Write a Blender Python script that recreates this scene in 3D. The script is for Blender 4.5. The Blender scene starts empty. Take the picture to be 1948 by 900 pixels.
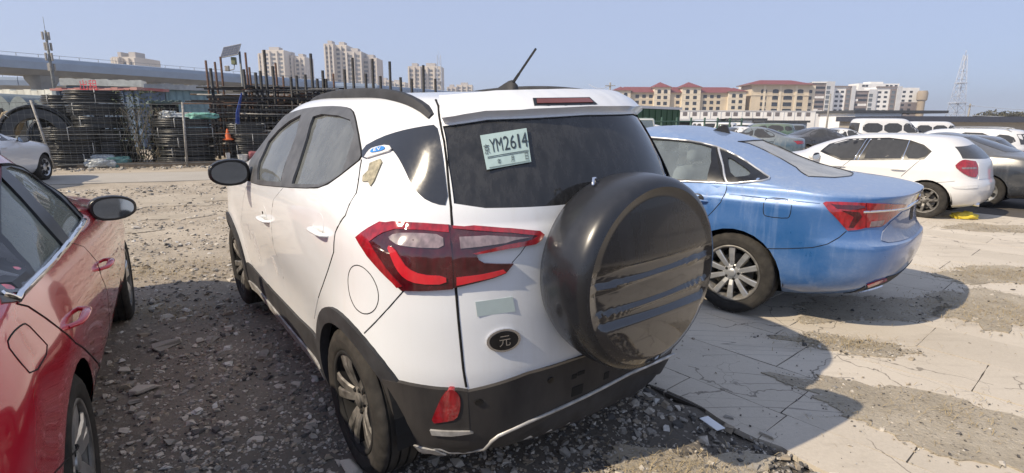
import bpy, bmesh, math, random
import numpy as np
from mathutils import Vector, Matrix
from mathutils.bvhtree import BVHTree
from mathutils.geometry import delaunay_2d_cdt
random.seed(7); RNG = np.random.default_rng(7)
R = math.radians
SC = bpy.context.scene
COL = SC.collection

# ------------------------------------------------------------ camera
FPX, PITCH, ROLL, CAMH = 1045.9, 0.2093, 0.00433, 1.492      # focal length in photo pixels, pitch down, roll
cd = bpy.data.cameras.new('camera'); cam = bpy.data.objects.new('camera', cd); COL.objects.link(cam)
cd.sensor_width = 36; cd.lens = 36 * FPX / 1948; cd.clip_start = .05; cd.clip_end = 6000
fw = Vector((0, math.cos(PITCH), -math.sin(PITCH))); r0 = Vector((1, 0, 0)); u0 = r0.cross(fw)
RT = math.cos(ROLL) * r0 + math.sin(ROLL) * u0; UP = -math.sin(ROLL) * r0 + math.cos(ROLL) * u0
CAM = Vector((0, 0, CAMH))
cam.matrix_world = Matrix((( RT.x, UP.x, -fw.x, 0), (RT.y, UP.y, -fw.y, 0), (RT.z, UP.z, -fw.z, CAMH), (0, 0, 0, 1)))
SC.camera = cam

# ------------------------------------------------------------ sky, sun, exposure
SUN_AZ_VEC = Vector((-.86, -.50)); SUN_EL = R(41)
w = bpy.data.worlds.new('World'); SC.world = w; w.use_nodes = True
nt = w.node_tree; nt.nodes.clear()
sk = nt.nodes.new('ShaderNodeTexSky'); sk.sky_type = 'NISHITA'; sk.sun_disc = False
sk.sun_elevation = SUN_EL; sk.sun_rotation = math.atan2(SUN_AZ_VEC.x, SUN_AZ_VEC.y)
sk.air_density = .8; sk.dust_density = .0; sk.ozone_density = 6.0; sk.altitude = 0
bg = nt.nodes.new('ShaderNodeBackground'); bg.inputs[1].default_value = .125
wo = nt.nodes.new('ShaderNodeOutputWorld')
hz = nt.nodes.new('ShaderNodeMix'); hz.data_type = 'RGBA'; hz.inputs[0].default_value = .80; hz.inputs[7].default_value = (3.6, 4.15, 5.65, 1)      # thin milky haze over the whole sky
nt.links.new(sk.outputs[0], hz.inputs[6]); nt.links.new(hz.outputs[2], bg.inputs[0]); nt.links.new(bg.outputs[0], wo.inputs[0])
sd = bpy.data.lights.new('sun', 'SUN'); sd.energy = 5.0; sd.angle = R(.53); sd.color = (1, .86, .665)
so = bpy.data.objects.new('sun', sd); COL.objects.link(so)
sv = Vector((SUN_AZ_VEC.x, SUN_AZ_VEC.y, 0)).normalized() * math.cos(SUN_EL) + Vector((0, 0, math.sin(SUN_EL)))
so.rotation_euler = sv.to_track_quat('Z', 'Y').to_euler()
so.location = (0, 0, 40)
SC.view_settings.view_transform = 'Standard'; SC.view_settings.look = 'None'
SC.view_settings.exposure = 0.22; SC.view_settings.gamma = 1

# ------------------------------------------------------------ pixel helpers (photo pixels -> rays)
def ray(px, py): return (fw + (px - 974) / FPX * RT - (py - 450) / FPX * UP)
def at(px, py, Y):
    d = ray(px, py); return CAM + d * (Y / d.y)
def G(px, py, z=0):
    d = ray(px, py); return CAM + d * ((z - CAMH) / d.z)

# ------------------------------------------------------------ scene-graph helpers
def thing(name, label, cat, loc=(0, 0, 0), rz=0, group=None):
    o = bpy.data.objects.new(name, None); o.empty_display_size = .1; COL.objects.link(o)
    o.location = loc; o.rotation_euler = (0, 0, rz)
    o['label'] = label; o['category'] = cat
    if group: o['group'] = group
    return o
def tag(o, label, cat, group=None):
    o['label'] = label; o['category'] = cat
    if group: o['group'] = group
    return o
def struct(o, kind='structure'): o['kind'] = kind; return o
def link(name, me, mat=None, parent=None, label=None):
    if mat is not None:
        for m in (mat if isinstance(mat, (list, tuple)) else [mat]): me.materials.append(m)
    o = bpy.data.objects.new(name, me); COL.objects.link(o)
    if parent is not None: o.parent = parent
    if label: o['label'] = label
    return o
def obj(name, bm, mat=None, parent=None, smooth=None, label=None):
    me = bpy.data.meshes.new(name)
    if smooth is not None:
        for f in bm.faces: f.smooth = True
    bm.normal_update(); bm.to_mesh(me); bm.free()
    o = link(name, me, mat, parent, label)
    if smooth is not None and smooth < 179: me.set_sharp_from_angle(angle=R(smooth))
    return o
def copy_tree(o, parent=None):
    c = o.copy(); COL.objects.link(c)
    if parent is not None: c.parent = parent
    for ch in list(o.children): copy_tree(ch, c)
    return c

# ------------------------------------------------------------ mesh helpers
def box(bm, c, s, rot=None, mi=0):
    c = Vector(c); vs = []
    for dx in (-.5, .5):
        for dy in (-.5, .5):
            for dz in (-.5, .5):
                v = Vector((dx * s[0], dy * s[1], dz * s[2]))
                if rot is not None: v = rot @ v
                vs.append(bm.verts.new(c + v))
    for q in ((0, 1, 3, 2), (4, 6, 7, 5), (0, 4, 5, 1), (2, 3, 7, 6), (0, 2, 6, 4), (1, 5, 7, 3)):
        f = bm.faces.new([vs[i] for i in q]); f.material_index = mi
    return vs
def rbox(bm, c, s, r=.02, seg=2, rot=None, mi=0):
    t = bmesh.new(); box(t, (0, 0, 0), s); bmesh.ops.bevel(t, geom=t.edges[:], offset=min(r, min(s) * .49), segments=seg, affect='EDGES', profile=.5)
    join(bm, t, Matrix.Translation(c) @ (rot.to_4x4() if rot is not None else Matrix()), mi); t.free()
def join(bm, t, M=None, mi=0):
    mp = {}
    for v in t.verts: mp[v] = bm.verts.new(M @ v.co if M is not None else v.co)
    for f in t.faces:
        g = bm.faces.new([mp[v] for v in f.verts]); g.material_index = mi; g.smooth = f.smooth
def tube(bm, pts, r, n=8, cap=True, mi=0, flat=None):
    pts = [Vector(p) for p in pts]; rs = r if isinstance(r, (list, tuple)) else [r] * len(pts)
    rings = []; prev = None
    for i, p in enumerate(pts):
        t = (pts[min(i + 1, len(pts) - 1)] - pts[max(i - 1, 0)]).normalized()
        a = prev if prev is not None else (Vector((0, 0, 1)) if abs(t.z) < .9 else Vector((1, 0, 0)))
        x = (a - t * a.dot(t)).normalized(); y = t.cross(x); prev = x
        k = flat if flat else 1
        rings.append([bm.verts.new(p + (x * math.cos(2 * math.pi * j / n) * k + y * math.sin(2 * math.pi * j / n)) * rs[i]) for j in range(n)])
    for a, b in zip(rings, rings[1:]):
        for j in range(n):
            f = bm.faces.new((a[j], a[(j + 1) % n], b[(j + 1) % n], b[j])); f.material_index = mi; f.smooth = True
    if cap:
        bm.faces.new(rings[0][::-1]).material_index = mi; bm.faces.new(rings[-1]).material_index = mi
def lathe(bm, prof, n=32, M=None, mi=0, smooth=True, close=False):
    """prof: (radius, axial) pairs, axis = local Z"""
    rings = []
    for (r, z) in prof:
        rings.append([Vector((r * math.cos(2 * math.pi * j / n), r * math.sin(2 * math.pi * j / n), z)) for j in range(n)] if r > 1e-6 else [Vector((0, 0, z))])
    if M is not None: rings = [[M @ p for p in g] for g in rings]
    rv = [[bm.verts.new(p) for p in g] for g in rings]
    if close: rv.append(rv[0])
    for a, b in zip(rv, rv[1:]):
        for j in range(n):
            k = (j + 1) % n
            if len(a) == 1 and len(b) == 1: continue
            if len(a) == 1: f = bm.faces.new((a[0], b[k], b[j]))
            elif len(b) == 1: f = bm.faces.new((a[j], a[k], b[0]))
            else: f = bm.faces.new((a[j], a[k], b[k], b[j]))
            f.material_index = mi; f.smooth = smooth
def prism(bm, poly, z0, z1, mi=0):
    a = [bm.verts.new((x, y, z0)) for x, y in poly]; b = [bm.verts.new((x, y, z1)) for x, y in poly]
    n = len(poly)
    area = sum(poly[i][0] * poly[(i + 1) % n][1] - poly[(i + 1) % n][0] * poly[i][1] for i in range(n))
    if area < 0: a, b = a[::-1], b[::-1]
    bm.faces.new(a[::-1]).material_index = mi; bm.faces.new(b).material_index = mi
    for i in range(n): bm.faces.new((a[i], a[(i + 1) % n], b[(i + 1) % n], b[i])).material_index = mi
def pip(x, y, poly):
    c = False; n = len(poly)
    for i in range(n):
        x1, y1 = poly[i]; x2, y2 = poly[(i + 1) % n]
        if (y1 > y) != (y2 > y) and x < (x2 - x1) * (y - y1) / (y2 - y1) + x1: c = not c
    return c
def smoothpoly(pts, it=1, closed=True):
    for _ in range(it):
        out = []; n = len(pts)
        for i in range(n if closed else n - 1):
            a, b = pts[i], pts[(i + 1) % n]
            out += [tuple(.75 * a[k] + .25 * b[k] for k in range(len(a))), tuple(.25 * a[k] + .75 * b[k] for k in range(len(a)))]
        if not closed: out = [pts[0]] + out + [pts[-1]]
        pts = out
    return pts
def resample(pts, step):
    out = [Vector(pts[0])]
    for a, b in zip(pts, pts[1:]):
        a, b = Vector(a), Vector(b); n = max(1, int((b - a).length / step + .5))
        for i in range(1, n + 1): out.append(a + (b - a) * i / n)
    return out

# ------------------------------------------------------------ materials
def new_mat(name):
    m = bpy.data.materials.new(name); m.use_nodes = True; n = m.node_tree; n.nodes.clear()
    o = n.nodes.new('ShaderNodeOutputMaterial'); return m, n, o
def nd(n, t, **k):
    x = n.nodes.new(t)
    for a, b in k.items():
        if a == 'i':
            for kk, vv in b.items(): x.inputs[kk].default_value = vv
        else: setattr(x, a, b)
    return x
def C4(c): return (c[0], c[1], c[2], 1)
def noise(n, scale, detail=4, rough=.55, coord='Object', stretch=None, dist=0):
    tc = nd(n, 'ShaderNodeTexCoord'); src = tc.outputs[coord]
    if stretch:
        mp = nd(n, 'ShaderNodeMapping'); mp.inputs['Scale'].default_value = stretch; n.links.new(src, mp.inputs[0]); src = mp.outputs[0]
    t = nd(n, 'ShaderNodeTexNoise', i={'Scale': scale, 'Detail': detail, 'Roughness': rough, 'Distortion': dist}); n.links.new(src, t.inputs['Vector'])
    return t.outputs['Fac']
def ramp(n, src, stops):
    r = nd(n, 'ShaderNodeValToRGB'); e = r.color_ramp.elements
    while len(e) < len(stops): e.new(.5)
    for x, (p, c) in zip(e, stops): x.position = p; x.color = C4(c) if not isinstance(c, float) else (c, c, c, 1)
    n.links.new(src, r.inputs[0]); return r.outputs[0]
def mixc(n, fac, a, b, mode='MIX'):
    m = nd(n, 'ShaderNodeMix', data_type='RGBA', blend_type=mode)
    for s, v in ((0, fac), (6, a), (7, b)):
        if hasattr(v, 'node'): n.links.new(v, m.inputs[s])
        else: m.inputs[s].default_value = v if s == 0 else C4(v)
    return m.outputs[2]
def mth(n, op, a, b=None, clamp=False):
    m = nd(n, 'ShaderNodeMath', operation=op, use_clamp=clamp)
    for s, v in ((0, a), (1, b)):
        if v is None: continue
        if hasattr(v, 'node'): n.links.new(v, m.inputs[s])
        else: m.inputs[s].default_value = v
    return m.outputs[0]
def bump(n, h, strength=.3, dist=.02):
    b = nd(n, 'ShaderNodeBump', i={'Strength': strength, 'Distance': dist}); n.links.new(h, b.inputs['Height']); return b.outputs[0]
def simple(name, col, rough=.6, metal=0, var=.12, scale=6, spec=.5, coat=0, bmp=0, coord='Object', stretch=None, col2=None, emit=None):
    m, n, o = new_mat(name)
    p = nd(n, 'ShaderNodeBsdfPrincipled', i={'Roughness': rough, 'Metallic': metal, 'Specular IOR Level': spec, 'Coat Weight': coat, 'Coat Roughness': .05})
    f = noise(n, scale, 5, .6, coord, stretch)
    c2 = col2 if col2 else tuple(max(0, c * (1 - var * 2)) for c in col); c1 = col if col2 else tuple(min(1, c * (1 + var)) for c in col)
    c = ramp(n, f, [(.3, c2), (.7, c1)]); n.links.new(c, p.inputs['Base Color'])
    if bmp: n.links.new(bump(n, f, bmp, .01), p.inputs['Normal'])
    n.links.new(p.outputs[0], o.inputs[0]); return m
def paint(name, col, dust=.25, dustcol=(.42, .38, .32), rough=.22, metal=0, streak=.35, low=.5, coat=1.0, spec=.5):
    """car paint with dust on upward faces, vertical rain streaks and road dirt near the sills; the inside is dark trim"""
    m, n, o = new_mat(name)
    p = nd(n, 'ShaderNodeBsdfPrincipled', i={'Roughness': rough, 'Metallic': metal, 'Coat Weight': coat, 'Coat Roughness': .04, 'Specular IOR Level': spec})
    geo = nd(n, 'ShaderNodeNewGeometry'); sep = nd(n, 'ShaderNodeSeparateXYZ'); n.links.new(geo.outputs['Normal'], sep.inputs[0])
    tc = nd(n, 'ShaderNodeTexCoord'); so_ = nd(n, 'ShaderNodeSeparateXYZ'); n.links.new(tc.outputs['Object'], so_.inputs[0])
    up = mth(n, 'MULTIPLY', mth(n, 'MAXIMUM', sep.outputs['Z'], 0.0), dust * 1.6)
    st = ramp(n, noise(n, 14, 4, .65, stretch=(1, 1, .06)), [(.52, 0.0), (.72, 1.0)])
    bl = ramp(n, noise(n, 2.4, 6, .65), [(.35, 0.0), (.8, 1.0)])
    fine = noise(n, 60, 4, .7)
    lowz = mth(n, 'MULTIPLY', nd_map(n, so_.outputs['Z'], .75, .2), low)
    f = mth(n, 'ADD', mth(n, 'ADD', up, mth(n, 'MULTIPLY', st, streak * .5)), mth(n, 'MULTIPLY', bl, streak * .35))
    f = mth(n, 'ADD', f, mth(n, 'MULTIPLY', lowz, bl))
    f = mth(n, 'MULTIPLY', f, mth(n, 'ADD', fine, .35), True)
    c = mixc(n, f, col, dustcol); n.links.new(c, p.inputs['Base Color'])
    rr = mth(n, 'ADD', mth(n, 'MULTIPLY', f, .6), rough, True); n.links.new(rr, p.inputs['Roughness'])
    n.links.new(mth(n, 'SUBTRACT', coat, mth(n, 'MULTIPLY', f, coat), True), p.inputs['Coat Weight'])
    if metal: n.links.new(mth(n, 'SUBTRACT', metal, f, True), p.inputs['Metallic'])
    d = nd(n, 'ShaderNodeBsdfDiffuse', i={'Color': (.02, .02, .022, 1)})
    mx = nd(n, 'ShaderNodeMixShader'); n.links.new(geo.outputs['Backfacing'], mx.inputs[0]); n.links.new(p.outputs[0], mx.inputs[1]); n.links.new(d.outputs[0], mx.inputs[2])
    n.links.new(mx.outputs[0], o.inputs[0]); return m
def nd_map(n, src, a, b):
    m = nd(n, 'ShaderNodeMapRange', i={1: a, 2: b, 3: 0.0, 4: 1.0}); n.links.new(src, m.inputs[0]); return m.outputs[0]
def glass(name, tint=(.25, .28, .28), dust=.25, dustcol=(.5, .5, .47), streak=True, opaque=0.0, rough=.02, scale=9, refl=1.0, vert=.12, con=.25):
    """thin pane: tinted see-through + Fresnel reflection + a film of dust with rain runs"""
    m, n, o = new_mat(name)
    tr = nd(n, 'ShaderNodeBsdfTransparent', i={'Color': C4(tint)})
    gl = nd(n, 'ShaderNodeBsdfGlossy', i={'Roughness': rough, 'Color': (refl, refl, refl, 1)})
    fr = nd(n, 'ShaderNodeFresnel', i={'IOR': 1.55})
    body = tr.outputs[0]
    if opaque:
        dk = nd(n, 'ShaderNodeBsdfDiffuse', i={'Color': (.012, .013, .015, 1)}); q = nd(n, 'ShaderNodeMixShader', i={0: opaque})
        n.links.new(tr.outputs[0], q.inputs[1]); n.links.new(dk.outputs[0], q.inputs[2]); body = q.outputs[0]
    df = nd(n, 'ShaderNodeBsdfDiffuse', i={'Color': C4(dustcol)})
    f = noise(n, scale, 6, .7, stretch=(1, 1, vert) if streak else None)
    f2 = noise(n, 2.2, 4, .6)
    ff = mth(n, 'MULTIPLY', mth(n, 'MULTIPLY', ramp(n, f, [(.3, 1 - con * 1.4), (.75, 1.0)]), ramp(n, f2, [(.25, 1 - con), (.8, 1.0)])), dust * 1.7, True)
    m1 = nd(n, 'ShaderNodeMixShader'); n.links.new(ff, m1.inputs[0]); n.links.new(body, m1.inputs[1]); n.links.new(df.outputs[0], m1.inputs[2])
    m2 = nd(n, 'ShaderNodeMixShader'); n.links.new(mth(n, 'MULTIPLY', fr.outputs[0], mth(n, 'SUBTRACT', 1.0, mth(n, 'MULTIPLY', ff, .8))), m2.inputs[0]); n.links.new(m1.outputs[0], m2.inputs[1]); n.links.new(gl.outputs[0], m2.inputs[2])
    n.links.new(m2.outputs[0], o.inputs[0]); return m

M = {}
M['white'] = paint('white_paint', (.73, .755, .78), dust=.12, dustcol=(.46, .41, .33), rough=.3, streak=.26, low=.6)
M['blue'] = paint('blue_paint', (.030, .130, .36), dust=.28, dustcol=(.40, .43, .46), rough=.27, metal=.35, streak=.34, low=.5)
M['red'] = paint('red_paint', (.50, .011, .030), dust=.08, dustcol=(.42, .24, .24), rough=.12, streak=.12, low=.4)
M['silver'] = paint('pearl_white_paint', (.66, .66, .66), dust=.12, dustcol=(.5, .46, .4), rough=.28, metal=.05, streak=.12, low=.3)
M['darkgrey'] = paint('dark_grey_paint', (.022, .028, .038), dust=.22, dustcol=(.3, .29, .28), rough=.2, streak=.2)
M['black'] = paint('black_paint', (.010, .011, .014), dust=.18, dustcol=(.3, .29, .28), rough=.15, streak=.15)
M['clad'] = simple('grey_cladding_plastic', (.050, .051, .055), .62, spec=.25, var=.3, scale=9, col2=(.026, .026, .028), bmp=.15)
M['cladbrown'] = simple('dusty_bumper_plastic', (.060, .055, .051), .6, spec=.25, scale=5, col2=(.022, .021, .022), stretch=(1, 1, .4), bmp=.1)
M['trim'] = simple('black_trim', (.012, .012, .013), .35, var=.3, scale=20)
M['frame'] = simple('grey_window_frame', (.085, .088, .094), .5, var=.2, scale=10)
M['chrome'] = simple('chrome', (.75, .75, .77), .12, 1, var=.06)
M['silverstrip'] = simple('scuffed_silver_plastic', (.45, .44, .42), .45, .3, var=.25, scale=14)
M['gap'] = simple('panel_gap_rubber', (.006, .006, .006), .9, var=.2)
M['tyre'] = simple('dusty_tyre_rubber', (.050, .046, .041), .9, spec=.2, var=.25, scale=14, col2=(.022, .021, .020), bmp=.2)
M['alloy'] = simple('silver_alloy', (.55, .55, .54), .34, .75, var=.12, scale=12)
M['alloyd'] = simple('dusty_grey_alloy', (.19, .18, .165), .5, .35, var=.45, scale=9)
M['dark'] = simple('dark_underbody', (.008, .008, .008), .9, var=.3)
M['chrome_trim'] = simple('satin_chrome_trim', (.62, .62, .62), .38, .7, var=.08)
M['covertop'] = paint('dusty_spare_cover', (.011, .012, .015), dust=.06, dustcol=(.13, .135, .15), rough=.26, streak=.12, low=0, coat=.25)
def lens(name, col, rough=.08, spec=.6, stripes=True, dustv=.1):
    m, n, o = new_mat(name)
    p = nd(n, 'ShaderNodeBsdfPrincipled', i={'Roughness': rough, 'Specular IOR Level': spec, 'Coat Weight': 1.0, 'Coat Roughness': .03})
    f = noise(n, 46, 2, .5, stretch=(1, 1, .35)); c2 = tuple(c * .55 for c in col)
    c = ramp(n, f, [(.35, c2), (.65, col)]) if stripes else ramp(n, f, [(.3, tuple(c * .85 for c in col)), (.7, col)])
    c = mixc(n, mth(n, 'MULTIPLY', ramp(n, noise(n, 5, 5, .7), [(.45, 0.0), (.8, 1.0)]), dustv), c, (.45, .4, .36))
    n.links.new(c, p.inputs['Base Color']); n.links.new(p.outputs[0], o.inputs[0]); return m
M['lensdark'] = lens('dark_red_lens', (.065, .003, .007))
M['lensred'] = lens('red_lens', (.33, .007, .014))
M['lensbright'] = lens('bright_red_band', (.62, .018, .03), stripes=False)
M['lensclear'] = lens('clear_lens', (.26, .20, .21))
M['glass_dark'] = glass('dusty_privacy_glass', (.10, .11, .12), dust=.13, dustcol=(.30, .30, .30), opaque=.55, scale=30, con=.62, vert=.08)
M['glass_side'] = glass('dusty_side_glass', (.30, .33, .33), dust=.30, dustcol=(.42, .45, .45), opaque=.35, scale=5, vert=.6, con=.4)
M['glass_blue'] = glass('pale_tinted_glass', (.66, .72, .74), dust=.22, dustcol=(.40, .47, .51), scale=6, vert=.5)
M['glass_red'] = glass('greenish_glass', (.55, .61, .57), dust=.38, dustcol=(.36, .40, .36), scale=5, vert=.5)
M['glass_tint'] = glass('dark_tinted_glass', (.08, .09, .10), dust=.09, dustcol=(.40, .40, .40), opaque=.6, scale=8, vert=.5)
M['gloss'] = paint('gloss_black_panel', (.010, .011, .014), dust=.08, dustcol=(.16, .17, .19), rough=.05, streak=.10, low=0)
M['cover'] = paint('gloss_black_spare_cover', (.012, .012, .015), dust=.07, dustcol=(.13, .135, .145), rough=.06, streak=.08, low=.0)
M['seat'] = simple('grey_seat_cloth', (.10, .10, .105), .9, var=.2, scale=30)
M['mirror'] = simple('mirror_glass', (.30, .36, .46), .04, 1, var=.02)
# ============================================================ car builder
def pchip(xs, ys, q):
    xs = np.asarray(xs, float); ys = np.asarray(ys, float); h = np.diff(xs); d = np.diff(ys) / h
    m = np.zeros_like(ys); m[0] = d[0]; m[-1] = d[-1]
    for i in range(1, len(xs) - 1):
        if d[i - 1] * d[i] > 0:
            w1 = 2 * h[i] + h[i - 1]; w2 = h[i] + 2 * h[i - 1]; m[i] = (w1 + w2) / (w1 / d[i - 1] + w2 / d[i])
    k = np.clip(np.searchsorted(xs, q) - 1, 0, len(xs) - 2); t = (q - xs[k]) / h[k]
    return ((1 + 2 * t) * (1 - t) ** 2 * ys[k] + t * (1 - t) ** 2 * h[k] * m[k] + t * t * (3 - 2 * t) * ys[k + 1] + t * t * (t - 1) * h[k] * m[k + 1])

def half_contour(xr, xf, w_, Lr, nr, Lf, nf, NR, NS, NF, bow):
    Lmax = (xf - xr) * .47; Lr = min(Lr, Lmax); Lf = min(Lf, Lmax)
    a = np.linspace(0, math.pi / 2, 240)
    def seg(p, n):
        s = np.concatenate([[0], np.cumsum(np.hypot(*np.diff(p, axis=0).T))]); q = np.linspace(0, s[-1], n + 1)
        return np.stack([np.interp(q, s, p[:, 0]), np.interp(q, s, p[:, 1])], 1)
    rr = np.stack([xr + Lr - Lr * np.cos(a) ** (2 / nr), w_ * np.sin(a) ** (2 / nr)], 1)
    ff = np.stack([xf - Lf + Lf * np.cos(a) ** (2 / nf), w_ * np.sin(a) ** (2 / nf)], 1)[::-1]
    st = np.stack([np.linspace(xr + Lr, xf - Lf, 60), np.full(60, w_)], 1)
    c = np.concatenate([seg(rr, NR)[:-1], seg(st, NS)[:-1], seg(ff, NF)])
    xm = (xr + xf) / 2; c[:, 1] *= 1 - bow * ((c[:, 0] - xm) / ((xf - xr) / 2)) ** 2
    return c

class Car:
    def __init__(s, name, label, cat, group, loc, rz, levels, mat, arches=(), nz=90, NR=22, NS=40, NF=14, ext=None, bow=.04, flare=.02, rot=None, shape=None):
        s.root = thing(name, label, cat, loc, rz, group)
        if rot is not None: s.root.matrix_world = Matrix.Translation(loc) @ rot
        s.M = (Matrix.Translation(loc) @ rot) if rot is not None else Matrix.Translation(loc) @ Matrix.Rotation(rz, 4, 'Z')
        s.Mi = s.M.inverted(); s.mat = mat
        A = np.array([l[:4] for l in levels], float); E = np.array([(l[4:] + (.9, 2.8, .9, 2.6))[:4] if len(l) < 8 else l[4:8] for l in levels], float)
        key = np.concatenate([[0], np.cumsum(np.sqrt((np.diff(A[:, 0]) * 1.0) ** 2 + (np.diff(A[:, 1]) * .6) ** 2 + (np.diff(A[:, 2]) * .25) ** 2 + np.diff(A[:, 3]) ** 2))])
        q = np.linspace(0, key[-1], nz)
        P = [pchip(key, A[:, i], q) for i in range(4)]; Q = [np.interp(q, key, E[:, i]) for i in range(4)]
        rings = []
        for i in range(nz):
            c = half_contour(P[1][i], P[2][i], P[3][i], Q[0][i], Q[1][i], Q[2][i], Q[3][i], NR, NS, NF, bow)
            full = np.concatenate([c, c[-2:0:-1] * [1, -1]])
            z = P[0][i]; pts = np.concatenate([full, np.full((len(full), 1), z)], 1)
            if shape is not None: pts = shape(pts, z, P[3][i])
            for (ax, az, ar) in arches:
                d = np.hypot(pts[:, 0] - ax, pts[:, 2] - az); g = flare * np.exp(-(np.maximum(d - ar, 0) / .13) ** 2) * (pts[:, 2] < az + ar + .35)
                pts[:, 1] += np.sign(pts[:, 1]) * g * np.clip((np.abs(pts[:, 1]) - .45) / .3, 0, 1)
            rings.append(pts)
        bm = bmesh.new(); V = [[bm.verts.new(p) for p in r] for r in rings]; n = len(rings[0])
        for a, b in zip(V, V[1:]):
            for j in range(n): bm.faces.new((a[j], b[j], b[(j + 1) % n], a[(j + 1) % n]))
        bm.faces.new(V[0][:]); bm.faces.new(V[-1][::-1])
        bmesh.ops.recalc_face_normals(bm, faces=bm.faces[:])
        s.bm = bm; s.bvh = BVHTree.FromBMesh(bm)
        s.arches = arches
    def hit(s, px, py):
        o = s.Mi @ CAM; d = (s.Mi.to_3x3() @ ray(px, py)).normalized()
        h = s.bvh.ray_cast(o, d)
        if h[0] is None:
            t = max(1.0, -o.dot(d)); best = None
            for k in range(60):
                p = o + d * (t * .4 + k * t * .025); q = s.bvh.find_nearest(p)
                if best is None or q[3] < best[1]: best = (q[0], q[3])
            return best[0]
        return h[0]
    def side(s, pts): return [(h.x, h.z) for h in (s.hit(*p) for p in pts)]
    def rear(s, pts): return [(h.y, h.z) for h in (s.hit(*p) for p in pts)]
    def dirv(s, axis): return {'y+': Vector((0, 1, 0)), 'y-': Vector((0, -1, 0)), 'x-': Vector((-1, 0, 0)), 'x+': Vector((1, 0, 0)), 'z+': Vector((0, 0, 1))}[axis]
    def p3(s, axis, a, b):
        return Vector((a, 0, b)) if axis[0] == 'y' else (Vector((0, a, b)) if axis[0] == 'x' else Vector((a, b, 0)))
    def surf(s, axis, a, b):
        d = s.dirv(axis); h = s.bvh.ray_cast(s.p3(axis, a, b) + d * 8, -d)
        if h[0] is None:
            q = s.bvh.find_nearest(s.p3(axis, a, b) + d * (.85 if axis[0] == 'y' else .6)); return q[0], d
        nn = h[1]
        if nn.dot(d) < .15: nn = (nn + d * .6).normalized()
        return h[0], nn
    def patch(s, name, poly, axis, off, mat, parent=None, step=.05, thick=.006, mirror=False, label=None, smooth=25):
        poly = [tuple(p) for p in poly]; res = []
        for m_ in ((False, True) if mirror else (False,)):
            ax = axis; pl = poly
            if m_:
                if axis[0] == 'y': ax = 'y-' if axis == 'y+' else 'y+'
                else: pl = [(-a, b) for a, b in poly]
            bpts = [tuple(v) for v in resample(pl + [pl[0]], step)][:-1]
            pts = [Vector(p) for p in bpts]; nb = len(pts)
            xs = [p[0] for p in pl]; ys = [p[1] for p in pl]
            gx = np.arange(min(xs), max(xs), step); gy = np.arange(min(ys), max(ys), step)
            for i, x in enumerate(gx):
                for y in gy:
                    yy = y + (step / 2 if i % 2 else 0)
                    if pip(x, yy, pl) and min((Vector((x, yy)) - q).length for q in pts[:nb]) > step * .45: pts.append(Vector((x, yy)))
            edges = [(i, (i + 1) % nb) for i in range(nb)]
            v2, e2, f2, *_ = delaunay_2d_cdt(pts, edges, [], 1, 1e-5)
            bm = bmesh.new(); vs = []; base = []
            for v in v2:
                h, nn = s.surf(ax, v[0], v[1]); vs.append(bm.verts.new(h + nn * off)); base.append((h, nn))
            for f in f2:
                try: bm.faces.new([vs[i] for i in f])
                except ValueError: pass
            bm.verts.index_update(); bm.normal_update()
            d = s.dirv(ax)
            fl = [f for f in bm.faces if f.normal.dot(d) < 0]
            if len(fl) > len(bm.faces) / 2: bmesh.ops.reverse_faces(bm, faces=bm.faces[:])
            bnd = [e for e in bm.edges if len(e.link_faces) == 1]; low = {}
            for e in bnd:
                a, b = e.verts
                for v in (a, b):
                    if v not in low: h, nn = base[v.index] if v.index >= 0 and v.index < len(base) else (v.co, d); low[v] = bm.verts.new(h - nn * thick)
                lf = e.link_loops[0]
                if lf.vert == a: q = (b, a, low[a], low[b])
                else: q = (a, b, low[b], low[a])
                bm.faces.new(q)
            res.append(obj(name, bm, mat, parent if parent is not None else s.root, smooth, label))
        return res[0]
    def line(s, name, pts, axis, r, mat, parent=None, sink=0.0, mirror=False, step=.04, n=6, closed=False):
        for m_ in ((False, True) if mirror else (False,)):
            bm = bmesh.new()
            ax = axis; pl = pts
            if m_:
                if axis[0] == 'y': ax = 'y-' if axis == 'y+' else 'y+'
                else: pl = [(-a, b) for a, b in pts]
            q = resample(list(pl) + ([pl[0]] if closed else []), step); out = []
            for p in q:
                h, nn = s.surf(ax, p[0], p[1]); out.append(h - nn * sink)
            tube(bm, out, r, n)
            o = obj(name, bm, mat, parent if parent is not None else s.root, 60)
        return o
    def hole(s, poly, axis, lim=.2, both=True):
        """delete the skin inside a polygon drawn in side (y) or end (x) view; the edge is cut exactly along it"""
        bm = s.bm; ai = 0 if axis[0] == 'y' else 1; ki = 1 if axis[0] == 'y' else 0
        sgn = 1 if axis[1] == '+' else -1
        xs = [p[0] for p in poly]; zs = [p[1] for p in poly]; bx = (min(xs) - .05, max(xs) + .05, min(zs) - .05, max(zs) + .05)
        def sel():
            out = []
            for f in bm.faces:
                c = f.calc_center_median()
                if (c[ki] * sgn > lim or (both and -c[ki] * sgn > lim)) and bx[0] < c[ai] < bx[1] and bx[2] < c.z < bx[3]: out.append(f)
            return out
        n = len(poly)
        for i in range(n):
            a, b = poly[i], poly[(i + 1) % n]; dx, dz = b[0] - a[0], b[1] - a[1]; L = math.hypot(dx, dz)
            if L < 1e-4: continue
            no = Vector((0, 0, 0)); no[ai] = dz / L; no[2] = -dx / L; co = Vector((0, 0, 0)); co[ai] = a[0]; co[2] = a[1]
            lo = min(a[0], b[0]) - .06, max(a[0], b[0]) + .06, min(a[1], b[1]) - .06, max(a[1], b[1]) + .06
            fs = [f for f in sel() if lo[0] < f.calc_center_median()[ai] < lo[1] and lo[2] < f.calc_center_median().z < lo[3]]
            g = set(fs)
            for f in fs: g.update(f.edges); g.update(f.verts)
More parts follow.
